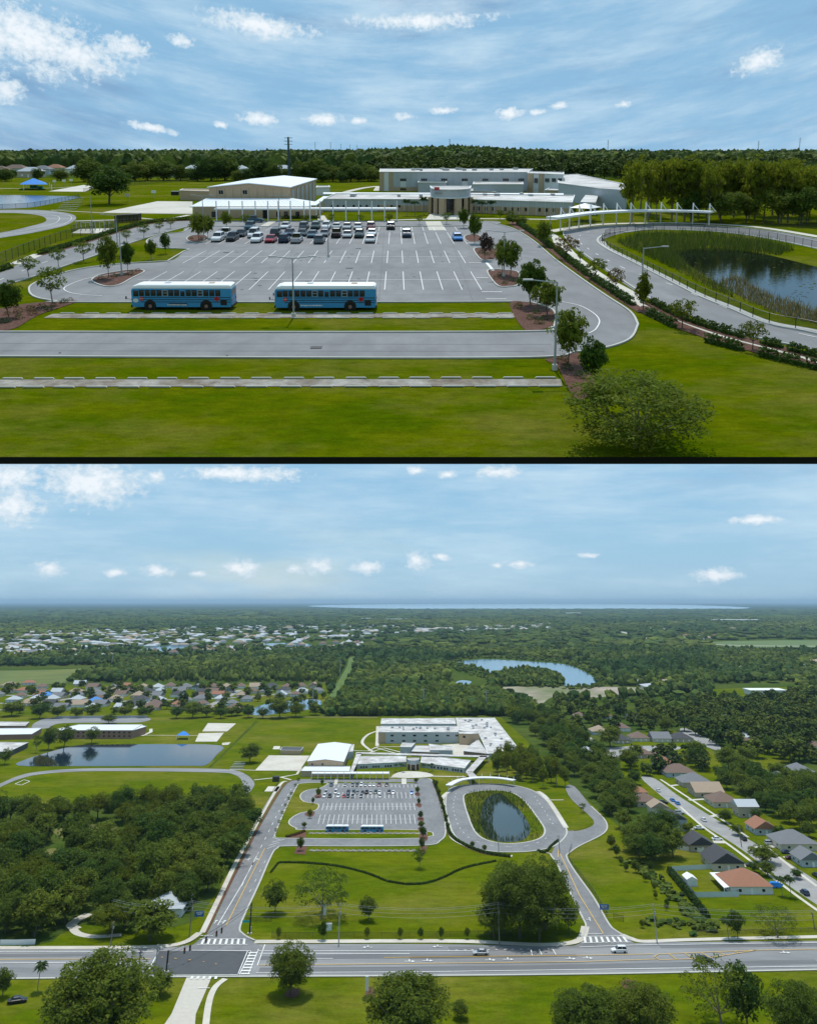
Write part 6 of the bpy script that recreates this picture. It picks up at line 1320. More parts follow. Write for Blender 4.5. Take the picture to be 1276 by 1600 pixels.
t = bld('tan_block', 'low wedge roofed block against the school hall, wide view', at=(740, 1180)); block(t, [(724, 1173.5), (762, 1177.8), (746, 1155), (736, 1163)], 3.6, X['tan_d'], X['memb'])
for lb, rp, z in (('grey windowless box, left of two in the school courtyard, wide view', [(625, 1167), (642, 1167.5), (648, 1161), (629, 1160.5)], 4.5), ('wider grey windowless box, right of two in the school courtyard, wide view', [(672, 1172), (706, 1172.5), (707, 1167), (670, 1162)], 4.5)):
    t = bld('plant_block', lb, at=(rp[0][0], rp[0][1] + 9)); block(t, rp, z, X['grey_w'], X['memb'])
t = bld('courtyard_roof', 'low flat roof between the two courtyard boxes, wide view', 'roof', (660, 1180)); block(t, [(643, 1174), (685, 1176), (672, 1165), (650, 1165)], 3.2, X['tan_d'], X['memb'])
t = bld('curved_canopy', 'curved white bus canopy above the oval loop, wide view', 'canopy', (750, 1222)); q = dense([(700.5, 1228), (715, 1220.5), (733, 1217), (753, 1215.5), (780, 1216.5), (803, 1220)], False, 4)
MB().path([G(a, b, 3.4) for a, b in q], 4.2, .5).build('canopy_deck', X['white'], t)
for a, b in q[::2]: p = G(a, b, 3.4); MB().tube((p.x, p.y + 2.4, 0), (p.x, p.y + 2.4, 5.4), .16, n=5).build('post', X['white'], t)
t = bld('service_yard_wall', 'tan walled service yard with solar dark inside, left of the gymnasium, wide view', 'wall', (455, 1180)); block(t, [(438, 1172), (470, 1172.5), (474, 1167.5), (441, 1167)], 3.0, X['tan'], X['asph_d'])
t = bld('bleachers', 'silver metal bleachers near the pond corner, wide view', 'bleachers', (370, 1201))
for i in range(5): a, b = G(359 + i * 1.8, 1201 - i * 1.6), G(380 + i * .9, 1201.4 - i * 1.7); cc_ = (a + b) / 2; MB().box((cc_.x, cc_.y, .3 + i * .35), ((b - a).length, 1.2, .12), math.atan2((b - a).y, (b - a).x)).build('bench', X['galv'], t)
t = bld('playground_canopy', 'blue square playground canopy beyond the long pond, wide view', 'canopy', (286, 1153)); z1 = 3.4
q = [G(276, 1149, z1), G(296, 1149, z1), G(294, 1146, z1), G(280, 1146, z1)]; cc_ = sum(q, Vector()) / 4; cc_.z = 6.2; mb = MB(); [mb.face([q[i], q[(i + 1) % 4], cc_]) for i in range(4)]; mb.build('fabric_top', X['blue_c'], t)
for p in q: MB().tube((p.x, p.y, 0), (p.x, p.y, z1), .18, n=5).build('post', X['white'], t)
t = bld('shade_enclosure', 'black mesh cage beside the entry path, wide view', 'enclosure', (431, 1221)); p = G(431, 1221); MB().box((p.x, p.y, 1.5), (4.4, 3, 2.8)).build('mesh_cover', X['screen_f'], t); MB().box((p.x, p.y, 2.95), (4.6, 3.2, .1)).build('mesh_roof', X['black'], t)
for (poly_, zz, n_, own) in (([(597, 1136), (712, 1136), (715, 1143), (594, 1143)], zc2, 12, 'classroom'), ([(720, 1125), (770, 1125), (800, 1170), (772, 1174), (735, 1140)], zh2, 22, 'hall')):
    host = [o for o in bpy.data.objects if o.get('label', '').endswith('wide view') and o.name.startswith('classroom_block' if own == 'classroom' else 'school_hall')][0]
    k = 0
    while k < n_:
        x, y = rnd.uniform(590, 815), rnd.uniform(1120, 1176)
        if not inside((x, y), poly_): continue
        p = G(x, y, zz); MB().box((p.x, p.y, zz + .4), (rnd.uniform(1, 2.6), rnd.uniform(1.5, 4), 1.1)).build('roof_unit', X['galv'], host); k += 1
# neighbouring brick school
t = bld('brick_school', 'two storey reddish brick school with bright white roof beyond the pond', at=(160, 1154)); zb = HT(1154.5, 1141)
block(t, [(92, 1141), (207, 1141), (222, 1132), (124, 1132), (90, 1139)], zb, X['tan_d'], X['metal_r']); CA, CB = G(92, 1141, zb), G(207, 1141, zb); CA.z = CB.z = 0
for x in range(113, 206, 8):
    for y in (1143.5, 1149): win(t, CA, CB, x, y, x + 3, y + 2.2, pane=False, frame=X['glass'])
block(t, [(207, 1141.5), (229, 1135), (222, 1132.5)], zb * .95, X['tan_d'], X['metal_r'], wname='stair_wall', rname='stair_roof')
t = bld('long_shed', 'long low building with white roof at the left picture edge beyond the pond', at=(20, 1153)); block(t, [(-60, 1149), (50, 1147), (66, 1137.5), (-60, 1138.5)], 4.0, X['tan_d'], X['metal_r'])
t = bld('flat_roof_block', 'flat pale roof with dark edge at far left of the pond', at=(10, 1178)); block(t, [(-60, 1176), (15, 1174), (45, 1160), (-60, 1159)], 4.0, X['asph_d'], X['memb'])
t = bld('school_annex', 'tan flat roofed block with parked dark cars at far left edge', at=(20, 1137)); block(t, [(-60, 1134), (40, 1134), (46, 1128), (-60, 1127)], 3.6, X['tan_d'], X['memb'])
sheet('school_parking', [(50, 1137), (60, 1127), (90, 1121), (225, 1121), (215, 1129), (100, 1130), (75, 1138)], X['asph_m'], .14)
ribbon('low_wall', [(88, 1122.5), (230, 1121.5)], X['galv'], .6, .05, 2.0, smooth=False)
# buses and cars in the wide view
def fit_bus(px, yb, lb, v): 
    return make_bus(lb, G(px, yb) + Vector((0, 1.2, 0)), -.004, v)
fit_bus(526.5, 1301, 'blue school bus with white roof, left of two in the wide view', 0); fit_bus(581, 1301.5, 'blue school bus with white roof, right of two in the wide view', 1)
LC = {1: (1229.5, [('suv', 'teal', 517), ('sedan', 'silver', 539), ('suv', 'grey', 550.5), ('suv', 'green', 557.5), ('suv', 'white', 564), ('sedan', 'silver', 571), ('sedan', 'white', 578), ('sedan', 'white', 584), ('suv', 'maroon', 592), ('suv', 'black', 604)]),
      2: (1241.5, [('pickup', 'white', 509), ('van', 'white', 524), ('suv', 'dark blue', 543.5), ('suv', 'green', 552), ('sedan', 'grey', 558), ('sedan', 'black', 566), ('pickup', 'black', 572.5), ('sedan', 'silver', 579), ('suv', 'green', 586.5), ('sedan', 'white', 592.5), ('suv', 'dark blue', 607.5), ('sedan', 'white', 614), ('sedan', 'blue', 643)]),
      3: (1247.5, [('suv', 'white', 506), ('suv', 'black', 514.5), ('suv', 'white', 528), ('sedan', 'red', 536.5), ('suv', 'dark blue', 543), ('pickup', 'silver', 550.5), ('suv', 'grey', 563.5), ('sedan', 'silver', 593.5)])}
for rw, (y, cs) in LC.items():
    for st, pc, x in cs:
        same = sorted(c[2] for c in cs if c[0] == st and c[1] == pc); nth = '' if len(same) == 1 else ', %s from left' % ORD[same.index(x)]
        car(st, pc, G(x, y) + Vector((0, 2.6, 0)), R(90 if st == 'pickup' else -90) - .037, '%s %s in the %s row of wide view car park%s' % (pc, {'pickup': 'pickup', 'suv': 'tall car'}.get(st, st), ['', 'back', 'second', 'near'][rw], nth), 'cars in the wide view car park', parts=False, sc=1.12)
for st, pc, x, y, rz, lb in (('sedan', 'silver', 751, 1492, 180, 'silver sedan driving on the main road in mid picture'), ('suv', 'white', 967, 1488.5, 180, 'white tall car on the main road by the right junction'), ('sedan', 'black', 1101, 1503, 0, 'dark car on main road half hidden by a tree'), ('sedan', 'black', 27, 1567, 20, 'black car in the driveway at bottom left corner'),
                             ('sedan', 'white', 1028, 1237, 90, 'white sedan at the far end of the right hand street'), ('suv', 'black', 1036, 1256, 0, 'black tall car in a drive left of the right hand street'), ('sedan', 'blue', 1050, 1252, 90, 'bright blue car in the right hand street, farther of two'), ('sedan', 'blue', 1058, 1257, 90, 'bright blue car in the right hand street, nearer of two'), ('suv', 'silver', 1061, 1272, 0, 'silver tall car in a drive left of street'), ('sedan', 'white', 1099, 1283, 90, 'white sedan parked mid street in front of a hedge'), ('sedan', 'white', 1092, 1296, 0, 'white sedan in a drive left of the street'), ('sedan', 'white', 1120, 1313, 0, 'white sedan on the reddish drive'), ('suv', 'black', 1161, 1313, 90, 'black tall car in right hand street by the utility pole'), ('suv', 'silver', 1203, 1320, 0, 'silver tall car in a drive on the far side of the street'), ('sedan', 'black', 1174, 1354, 0, 'black sedan beside the dark roofed house'), ('suv', 'dark blue', 1257, 1398, 90, 'dark blue tall car in street at the right edge'), ('sedan', 'black', 1275, 1370, 90, 'dark car by the fence at the right edge'), ('sedan', 'dark blue', 1229, 1334, 0, 'dark blue car in the drive by the grey houses'), ('sedan', 'maroon', 1236, 1343, 0, 'maroon car beside the dark blue one by grey houses')):
    car(st, pc, G(x, y), R(rz), lb, 'cars in streets', parts=False, sc=1.15)
# ---------------- right neighbourhood
cx = lambda a, b: (840 + a / 2.9266, 1090 + b / 2.9266)
sheet('street', [cx(470, 365), cx(535, 372), cx(620, 435), cx(700, 488), cx(820, 562), cx(930, 632), cx(1060, 705), cx(1180, 780), cx(1290, 850), cx(1500, 990), cx(1500, 1090), cx(1276, 950), cx(1130, 850), cx(965, 722), cx(870, 655), cx(740, 575), cx(640, 510), cx(550, 440)], X['street'], .14, n=3)
sheet('street', [cx(240, 180), cx(300, 228), cx(430, 222), cx(620, 222), cx(640, 238), cx(440, 250), cx(400, 268), cx(330, 280), cx(255, 222)], X['street'], .14, n=3); sheet('street', [cx(655, 140), cx(700, 150), cx(820, 213), cx(830, 240), cx(775, 228), cx(660, 160)], X['street'], .14, n=3)
ribbon('footpath', [cx(650, 500), cx(760, 596), cx(880, 680), cx(1000, 770), cx(1200, 920), cx(1400, 1060)], X['conc_p'], 1.5, .15); ribbon('footpath', [cx(560, 375), cx(720, 480), cx(850, 565), cx(960, 640)], X['conc_p'], 1.5, .15); ribbon('footpath', [cx(1050, 690), cx(1150, 770), cx(1276, 865)], X['conc_p'], 1.5, .15)
yard = [cx(440, 170), cx(720, 170), cx(850, 330), cx(900, 430), cx(1150, 600), cx(1500, 700), cx(1500, 1100), cx(1060, 1090), cx(760, 980), cx(600, 800), cx(640, 640), cx(500, 480), cx(380, 330)]
sheet('back_yards', yard, X['lawn_l'], .08); sheet('back_yards', [cx(900, 200), cx(1100, 200), cx(1180, 290), cx(1100, 330), cx(960, 310)], X['lawn_l'], .09)
for a, b, w_ in (((600, 405), (640, 400), 3), ((530, 480), (575, 490), 4), ((610, 540), (650, 530), 4), ((690, 600), (745, 600), 4), ((800, 660), (850, 662), 5), ((1000, 690), (1100, 675), 5), ((930, 770), (1000, 765), 4), ((690, 470), (760, 465), 3), ((790, 545), (830, 535), 3), ((1130, 735), (1200, 725), 4)):
    ribbon('driveway', [cx(*a), cx(*b)], X['conc'], w_, .16, smooth=False)
HS = [(60, 108, 80, 'pale', 1), (190, 95, 62, 'brown', 1), (310, 95, 55, 'rust', 1), (430, 98, 64, 'grey', 1), (677, 110, 58, 'brown', 2), (460, 195, 92, 'brown', 1), (557, 198, 95, 'grey', 2), (652, 198, 105, 'dark', 1), (838, 180, 80, 'grey', 1), (930, 192, 110, 'pale', 3), (222, 272, 120, 'pale', 1), (460, 270, 120, 'brown', 1), (572, 272, 95, 'brown', 2), (572, 312, 96, 'rust', 1), (640, 355, 150, 'brown', 1), (712, 400, 150, 'grey', 1), (768, 445, 146, 'tan', 2), (842, 490, 136, 'brown', 1), (458, 450, 80, 'rust', 1), (490, 490, 104, 'brown', 1), (552, 545, 90, 'tan', 4), (630, 600, 92, 'dark', 4), (952, 540, 105, 'pale', 4), (1025, 615, 120, 'rust', 2), (735, 690, 130, 'dark', 2), (1165, 680, 195, 'grey', 1), (845, 770, 165, 'dark', 2), (1235, 760, 120, 'grey', 2), (945, 872, 215, 'rust', 1), (1230, 380, 110, 'grey', 1), (1100, 380, 80, 'grey', 1), (770, 150, 90, 'dark', 1), (380, 150, 80, 'brown', 1), (540, 100, 70, 'tan', 1), (1000, 215, 100, 'brown', 1), (1190, 350, 120, 'grey', 3), (1262, 440, 100, 'dark', 1), (1180, 130, 90, 'pale', 1), (1060, 120, 80, 'brown', 1), (900, 100, 80, 'grey', 1), (1255, 235, 90, 'brown', 1), (150, 165, 100, 'grey', 1), (280, 165, 90, 'tan', 1), (380, 205, 80, 'dark', 1)]
cnt = {}
for i, (a, b, w_, rc, kd) in enumerate(HS):
    p = cx(a, b); m_ = mpp(*p); W = w_ / 2.9266 * m_; cnt.setdefault(rc, []).append(i)
    same = sorted((h[0], h[1]) for h in HS if h[3] == rc)
    two = kd == 4
    o = house(G(*p), W * .88, min(16, W * .9) if not two else 10, ROOFS[rc], WALLS[(i * 7 + kd) % 4], '%s roofed %shouse in the right hand suburb, %s of its colour from left' % (rc, 'two storey ' if two else '', ORD[same.index((a, b))]), 'houses along the right hand street', wh=5.4 if two else 3.0, hip=kd in (1, 3), detail=2 if b > 350 else 1, pitch=.5)
t = thing('garden_shed', 'white garden shed with gabled roof inside the pale fence', 'shed', G(*cx(697, 855)))
MB().box((0, 0, 1.3), (4.2, 6, 2.6)).build('wall', X['white_w'], t, local=True); mb = MB(); mb.face([(-2.4, -3.3, 2.6), (0, -3.3, 3.7), (0, 3.3, 3.7), (-2.4, 3.3, 2.6)]); mb.face([(0, -3.3, 3.7), (2.4, -3.3, 2.6), (2.4, 3.3, 2.6), (0, 3.3, 3.7)]); mb.face([(-2.1, -3.01, 2.6), (2.1, -3.01, 2.6), (0, -3.01, 3.6)]); mb.build('roof', X['white'], t, local=True); MB().box((.6, -3.02, 1.1), (1.6, .08, 2.0)).build('door', X['vinyl'], t, local=True)
t = thing('carport', 'long white carport roof beside the shed and rust roofed house', 'carport', G(*cx(850, 885)))
q = [G(*cx(a, b), 2.6) for a, b in ((850, 872), (888, 866), (832, 800), (783, 802))]; MB().prism([(p.x, p.y) for p in q], 2.6, 2.8, bottom=True).build('roof', X['white'], t)
for p in q: MB().tube((p.x, p.y, 0), (p.x, p.y, 2.6), .12, n=5).build('post', X['white'], t)
fence([cx(612, 795), cx(720, 915), cx(920, 912), cx(890, 872)], 1.9, 'pale vinyl panel fence round the shed garden', m=X['vinyl'], post=X['vinyl'], smooth=False, rail=False, step=2.6)
fence([cx(612, 795), cx(780, 785), cx(830, 790)], 1.9, 'pale vinyl fence behind the shed garden', m=X['vinyl'], post=X['vinyl'], smooth=False, rail=False, step=2.6)
fence([cx(635, 695), cx(760, 712)], 1.9, 'short white fence by the dark roofed house', m=X['white'], post=X['white'], smooth=False, rail=False, step=2.6)
t = thing('covered_boat', 'boat under a bright blue cover beside the rust roofed house', 'boat', G(*cx(1090, 870)))
loft([(-3, [(-.5, .6), (.5, .6), (.5, 1.5), (-.5, 1.5)]), (-2, [(-1.1, .3), (1.1, .3), (.9, 2.1), (-.9, 2.1)]), (1, [(-1.1, .3), (1.1, .3), (.8, 2.0), (-.8, 2.0)]), (3, [(-.15, .9), (.15, .9), (.12, 1.3), (-.12, 1.3)])]).build('cover', X['blue_c'], t, local=True); MB().tube((-.5, -1.1, .3), (-.5, 1.1, .3), .3, n=10).build('wheel', X['rubber'], t, local=True)
hedge([cx(600, 800), cx(650, 860), cx(745, 975), cx(775, 1010)], 2.2, 2.0, 'tall overgrown hedge left of the pale fenced garden', seed=31, dens=40, sz=.45)
# ---------------- fences, hedges, signs, poles
fence([(424, 1466), (490, 1466.5), (620, 1466), (760, 1464), (800, 1462)], 1.8, 'long dark wire fence along the front lawn by the road', step=5, smooth=False)
fence([(893, 1325), (889, 1345), (905, 1368), (930, 1402), (950, 1436)], 2.0, 'dark wire fence along the right link road', step=5)
fence([(958, 1437), (968, 1440), (975, 1441)], 2.0, 'short dark wire fence across the right corner lawn', step=4, smooth=False)
fence([(384, 1440), (400, 1440), (425, 1441)], 1.8, 'short wire fence by the left gate', step=4, smooth=False)
fence([(436, 1221), (428, 1236), (410, 1270), (395, 1300)], 1.8, 'wire fence along the left entry footpath', step=5)
fence([(1090, 1462), (1160, 1460), (1290, 1456)], 1.4, 'low board fence behind the right roadside', m=X['screen'], post=X['wood'], step=3, smooth=False)
fence([(0, 1477), (25, 1477), (55, 1476)], 1.6, 'white picket fence at the left roadside', m=X['white'], post=X['white'], step=2.5, smooth=False, rail=False)
hedge([(423, 1364), (431, 1354), (436, 1349), (450, 1348.5), (482, 1349.5), (520, 1353), (550, 1359), (575, 1366), (604, 1377.6)], .65, .6, 'curving clipped hedge across the front lawn, left part', seed=21, dens=34, sz=.28)
hedge([(605, 1378), (631, 1382.2)], .65, .6, 'curving clipped hedge across the front lawn, short lowest part', seed=22, dens=34, sz=.28); hedge([(632, 1382.4), (640, 1382.5), (664, 1381), (690, 1373), (725, 1357), (775, 1346)], .65, .6, 'curving clipped hedge across the front lawn, right part', seed=23, dens=34, sz=.28)
hedge([(677, 1221), (685, 1240), (692, 1262), (697, 1285)], 1.4, 1.0, 'hedge between car park loop and oval, wide view, far stretch', seed=24, sz=.3, gaps=True); hedge([(699, 1292), (706, 1308), (727, 1322), (758, 1334), (797, 1339.5)], 1.4, 1.0, 'hedge between front lawn and oval footpath, wide view', seed=25, sz=.3, gaps=True)
hedge([(447, 1309), (460, 1306), (476, 1300)], 1.6, .9, 'rusty shrub row at the lower left of the car park, wide view', seed=26, sz=.3, leaf=X['leaf_rust']); hedge([(840, 1330), (851, 1333), (862, 1322), (872, 1314)], .9, .7, 'hedge on the grass wedge by the link road', seed=27, sz=.3)
for x, y, lb in ((311, 1436, 'blue sign at the left edge of the entry road'), (944, 1425, 'blue banner sign at the right gate')):
    t = thing('gate_sign', lb, 'sign', G(x, y)); MB().box((0, 0, 1.6), (3.6, .12, 1.7)).build('board', X['blue_s'], t, local=True); MB().box((0, -.07, 1.9), (2.4, .02, .3)).box((0, -.07, 1.4), (1.6, .02, .2)).build('lettering', X['line'], t, local=True)
    for s in (-1.5, 1.5): MB().tube((s, 0, 0), (s, 0, .8), .08, n=6).build('post', X['galv'], t, local=True)
for x, y, h, lb in ((507, 1436, 5.0, 'tall white banner by the large pale tree'), (573, 1556, 5.0, 'white marker post on the red mulch ring south of road')):
    t = thing('banner_sign', lb, 'sign', G(x, y)); MB().box((0, 0, h * .6), (1.0, .3, h * .7)).build('board', X['white'], t, local=True); MB().tube((0, .1, 0), (0, .1, h * .4), .12, n=6).build('post', X['galv'], t, local=True)
t = thing('utility_cabinet', 'white utility cabinet below the white banner', 'cabinet', G(514, 1453)); MB().box((0, 0, .9), (2.0, 1.6, 1.8)).build('case', X['white'], t, local=True); MB().box((0, 0, 1.86), (2.1, 1.7, .08)).build('lid', X['galv'], t, local=True)
POL = [(529, 1478, 1411, 'grey utility pole by the pavement before large pale tree'), (780, 1477, 1410, 'grey utility pole before the dark oak clump'), (1026, 1474, 1412, 'grey utility pole on the right corner lawn'), (296, 1464, 1407, 'wooden utility pole at the left gate corner'), (215, 1534, 1481, 'dark utility pole standing in front of the bottom left tree'), (173, 1479, 1440, 'thin wooden pole on the far side of the road at left'), (243, 1516, 1476, 'grey pole beside the signal mast at left of junction'), (1158, 1324, 1290, 'wooden utility pole in the right hand street'), (874, 1334, 1305, 'grey lamp pole by the link road bend'), (779, 1337, 1310, 'slim grey pole on footpath below the oval pond'), (1272, 1452, 1425, 'wooden pole at the right edge by road')]
tops = []
for x, yb, yt, lb in POL:
    p = G(x, yb); h = HT(yb, yt); t = thing('utility_pole', lb, 'utility pole', p, 'utility poles'); MB().tube((0, 0, 0), (0, 0, h), .22, .15, 8).build('shaft', X['wood'] if 'wooden' in lb or 'dark' in lb else X['galv'], t, local=True)
    if 'lamp' not in lb and 'slim' not in lb:
        for k in range(2): MB().box((0, 0, h * (.97 - .12 * k)), (.2, 2.0, .16)).build('crossarm', X['wood'], t, local=True)
        MB().tube((.3, 0, h * .72), (.3, 0, h * .80), .22, n=8).build('transformer', X['galv'], t, local=True)
    tops.append((p.x, p.y, h))
chain = [(-110, tops[3][1] + 2, tops[3][2]), tops[3], tops[0], tops[1], tops[2], (tops[2][0] + 75, tops[2][1] - 3, tops[2][2])]
mb = MB()
for a, b in zip(chain[:-1], chain[1:]):
    for dz, dy in ((-.3, -.8), (-.3, .8), (-1.6, 0), (-2.8, 0)):
        prev = None
        for k in range(13):
            u = k / 12; p = Vector(a).lerp(Vector(b), u) + Vector((0, dy, dz - 1.6 * 4 * u * (1 - u)))
            if prev is not None: mb.tube(prev, p, .035, n=4, cap=False)
            prev = p
tag(mb.build('power_lines', X['galv']), 'thin power lines strung between the roadside utility poles', 'power lines')
def signal_mast(x, yb, yt, lb):
    p = G(x, yb); h = HT(yb, yt); t = thing('signal_mast', lb, 'signal mast', p); MB().tube((0, 0, 0), (0, 0, h), .32, .24, 10).build('shaft', X['black'], t, local=True); MB().box((0, 0, .15), (1.6, 1.2, .3)).build('footing', X['conc'], t, local=True); MB().box((.4, 0, 1.6), (.5, .4, 1.1)).build('control_box', X['galv'], t, local=True); return p, h
p1, h1 = signal_mast(260, 1519, 1485, 'black traffic signal mast at the near left of the junction'); p2, h2 = signal_mast(390, 1459, 1411, 'black traffic signal mast at the far right of the junction')
a, b = up(p1, h1 * .96), up(p2, h2 * .96); sp_ = []
mb = MB()
for k in range(17): u = k / 16; sp_.append(a.lerp(b, u) - Vector((0, 0, 1.3 * 4 * u * (1 - u))))
for q, r_ in zip(sp_[:-1], sp_[1:]): mb.tube(q, r_, .06, n=5, cap=False); mb.tube(q - Vector((0, 0, .9)), r_ - Vector((0, 0, .9)), .04, n=5, cap=False)
tag(mb.build('signal_span_wire', X['black']), 'span wire carrying traffic lights across the junction', 'wire')
for i, k in enumerate((3, 4, 7, 9, 10)):
    p = sp_[k] - Vector((0, 0, 1.6)); t = thing('traffic_light', 'black hanging traffic light on the span wire, %s from left' % ORD[i], 'traffic light', p, 'traffic lights over the junction'); MB().box((0, 0, 0), (.55, .5, 1.5)).build('housing', X['black'], t, local=True); MB().tube((0, 0, .75), (0, 0, 1.5), .05, n=5).build('hanger', X['black'], t, local=True)
    for j, m_ in enumerate((X['tail'], X['orange'], X['teal'])): MB().tube((0, -.24, .45 - .45 * j), (0, -.3, .45 - .45 * j), .15, n=10).build('lens', m_, t, local=True)
t = thing('street_sign', 'green street name sign hanging near the right signal mast', 'sign', up(G(383, 1459), h2 * .40)); MB().box((0, 0, 0), (2.6, .08, .7)).build('plate', X['teal'], t, local=True); MB().tube((1.3, 0, .3), (1.9, 0, .3), .05, n=5).build('bracket', X['galv'], t, local=True)
t = thing('green_gazebo', 'small teal tarp roof among the trees at left edge', 'canopy', G(24, 1402)); MB().box((0, 0, 3), (8, 7, .25)).build('fabric_top', X['teal'], t, local=True)
for s in (-3.4, 3.4): MB().tube((s, -3, 0), (s, -3, 3), .1, n=5).build('post', X['galv'], t, local=True); MB().tube((s, 3, 0), (s, 3, 3), .1, n=5).build('post', X['galv'], t, local=True)
house(G(262, 1422), 15, 16, ROOFS['pale'], WALLS[1], 'pale roofed house hidden among trees by the left gate', None, wh=3)
sheet('mulch_bed', [(570, 1560), (573, 1545), (582, 1543), (586, 1556), (578, 1562)], X['mulch'], .12); sheet('mulch_bed', [(445, 1556), (452, 1545), (466, 1546), (466, 1556), (455, 1560)], X['mulch'], .12)
sheet('mulch_bed', [(970, 1537), (978, 1531), (990, 1534), (990, 1544), (976, 1546)], X['mulch'], .12)
shrub(980, 1539, 2.6, 1.2, 'dark round shrub on the red mulch ring by the main road', None)
# ---------------- trees of the wide view
T2 = [('oak', 429, 1428, 43, 1373, 'round dark oak on the front lawn, left of the large pale tree'), ('sparse', 502, 1436, 104, 1351, 'large pale loose tree on the front lawn'), ('dark', 575, 1440, 32, 1399, 'dark oval tree standing alone on the front lawn'), ('pale', 655, 1358, 26, 1326, 'thin tree on the lawn by the drive end'), ('nearoak', 453, 1556, 78, 1470, 'round oak on a mulch ring south of the main road'), ('nearoak', 636, 1640, 150, 1521, 'broad dark oak at the bottom edge, middle'), ('nearoak', 148, 1650, 200, 1487, 'very large dark oak at the bottom left'), ('oak', 250, 1556, 46, 1516, 'small grey green tree at the corner south of junction'), ('limebig', 168, 1462, 64, 1412, 'bright green tree with flat crown by the left driveway'), ('oak', 235, 1470, 92, 1408, 'dense green tree beside the pale roofed house'), ('oak', 195, 1452, 60, 1398, 'dense tree behind the bright flat crowned tree'), ('sparse', 1128, 1610, 130, 1490, 'tall ragged tree at the bottom right over the road'), ('oak', 1168, 1615, 74, 1505, 'dark ragged tree just right of tall one at bottom right'), ('nearoak', 920, 1650, 124, 1540, 'dark oak at bottom edge, right of middle'), ('nearoak', 1005, 1645, 122, 1532, 'wide dark oak at bottom edge next to the ragged tree'), ('oak', 720, 1592, 34, 1562, 'small dark tree at the bottom edge'), ('nearoak', 1255, 1660, 110, 1528, 'dark tree in the bottom right corner'), ('oak', 3, 1560, 34, 1510, 'light tree cut by the left edge at bottom'),
      ('nearoak', 812, 1466, 118, 1345, 'huge dark oak in the front clump, middle'), ('nearoak', 852, 1452, 92, 1336, 'huge dark oak in the front clump, right rear'), ('limebig', 778, 1444, 64, 1372, 'brighter green oak in the front clump, left'), ('oak', 772, 1466, 66, 1402, 'dark oak at the near left of front clump'), ('oak', 842, 1470, 82, 1392, 'dark oak at the near right of front clump'), ('oak', 890, 1460, 40, 1398, 'smaller dark tree at the right of front clump by the pavement'), ('oak', 800, 1415, 70, 1345, 'dark oak at the back of front clump'),
      ('palm', 58, 1552, 26, 1497, 'lone cabbage palm at bottom left near the road'), ('palm', 1138, 1469, 26, 1430, 'cabbage palm by the right roadside, left'), ('dark', 1152, 1468, 30, 1420, 'dark oval tree beside the roadside palm'), ('sparse', 1215, 1466, 80, 1412, 'ragged wide tree behind the right roadside fence'), ('oak', 1195, 1350, 52, 1318, 'tree on the verge of the right hand street'), ('palm', 1222, 1402, 20, 1366, 'street palm at right, left of pair'), ('palm', 1236, 1404, 22, 1364, 'street palm at right, right of pair'), ('oak', 390, 1192, 40, 1160, 'round lone oak on school grass beside the concrete court'),
      ('oak', 100, 1168, 34, 1133, 'pine like tree at the left pond corner, middle'), ('oak', 75, 1172, 30, 1134, 'pine like tree at the left pond corner, left'), ('oak', 143, 1162, 26, 1135, 'tree in front of brick school'), ('oak', 170, 1131, 30, 1116, 'round tree behind the brick school'), ('pale', 56, 1177, 20, 1148, 'thin tree by the left end of pond'), ('oak', 8, 1195, 22, 1168, 'tree at left edge below the flat roof'), ('pale', 910, 1270, 14, 1255, 'small tree on the grass median of the link road')]
for k, x, yb, w, yt, lb in T2: tree(k, x, yb, w, yt, lb, name='palm_tree' if k == 'palm' else 'tree', cat='palm' if k == 'palm' else 'tree')
RT = [(230, 118, 62), (100, 238, 130), (40, 215, 90), (330, 228, 140), (300, 110, 70), (510, 120, 100), (590, 165, 90), (735, 150, 60), (735, 320, 130), (690, 300, 70), (870, 330, 120), (960, 300, 110), (1060, 260, 90), (858, 575, 84), (915, 632, 76), (1110, 640, 70), (1000, 560, 60), (540, 345, 60), (445, 400, 80), (590, 640, 70), (690, 620, 60), (990, 800, 60), (1050, 820, 90), (1185, 830, 60), (760, 430, 50), (660, 330, 60), (420, 330, 120), (1240, 640, 80), (1130, 470, 110), (950, 470, 90), (1020, 500, 80)]
for i, (a, b, w) in enumerate(sorted(RT)):
    q = cx(a, b); tree('oak', *q, w / 2.93, q[1] - w / 2.93 * rnd.uniform(.72, .95), 'garden tree among the right hand suburb houses, %s from left' % ORD[i], 'garden trees of the right hand suburb')
for i, x in enumerate((435, 504, 573, 625, 657, 689, 730)):
    tree('dark', x, 1468 if x != 504 else 1470, 10 if x != 504 else 15, 1448 if x != 504 else 1438, 'small dark sapling along the roadside fence, %s from left' % ORD[i], 'saplings along the front fence')
for i, (x, yb, w) in enumerate(((1013, 1343, 11), (1003, 1336, 10), (1016, 1360, 10), (993, 1364, 13), (1008, 1378, 10), (1022, 1392, 9), (1024, 1405, 8), (1041, 1423, 8), (1003, 1450, 9), (955, 1327, 16), (963, 1340, 14), (970, 1352, 10), (978, 1362, 9), (1042, 1418, 9))):
    tree('dark', x, yb, w, yb - w * 1.5, 'small tree on the right hand lawn by the link road', 'young trees on the right lawn')
for i, (x, yb, yt, w) in enumerate(((598, 1336, 1308, 12) if False else (469, 1330, 1307, 13), (475, 1294, 1284, 9), (484, 1279, 1264, 9), (489, 1257, 1245, 6), (497, 1246, 1230, 9), (503, 1226, 1218, 7))): tree('dark', x, yb, w, yt, 'small dark tree on the left car park islands, wide view, %s from near end' % ORD[i], 'trees on the left islands of the wide view car park')
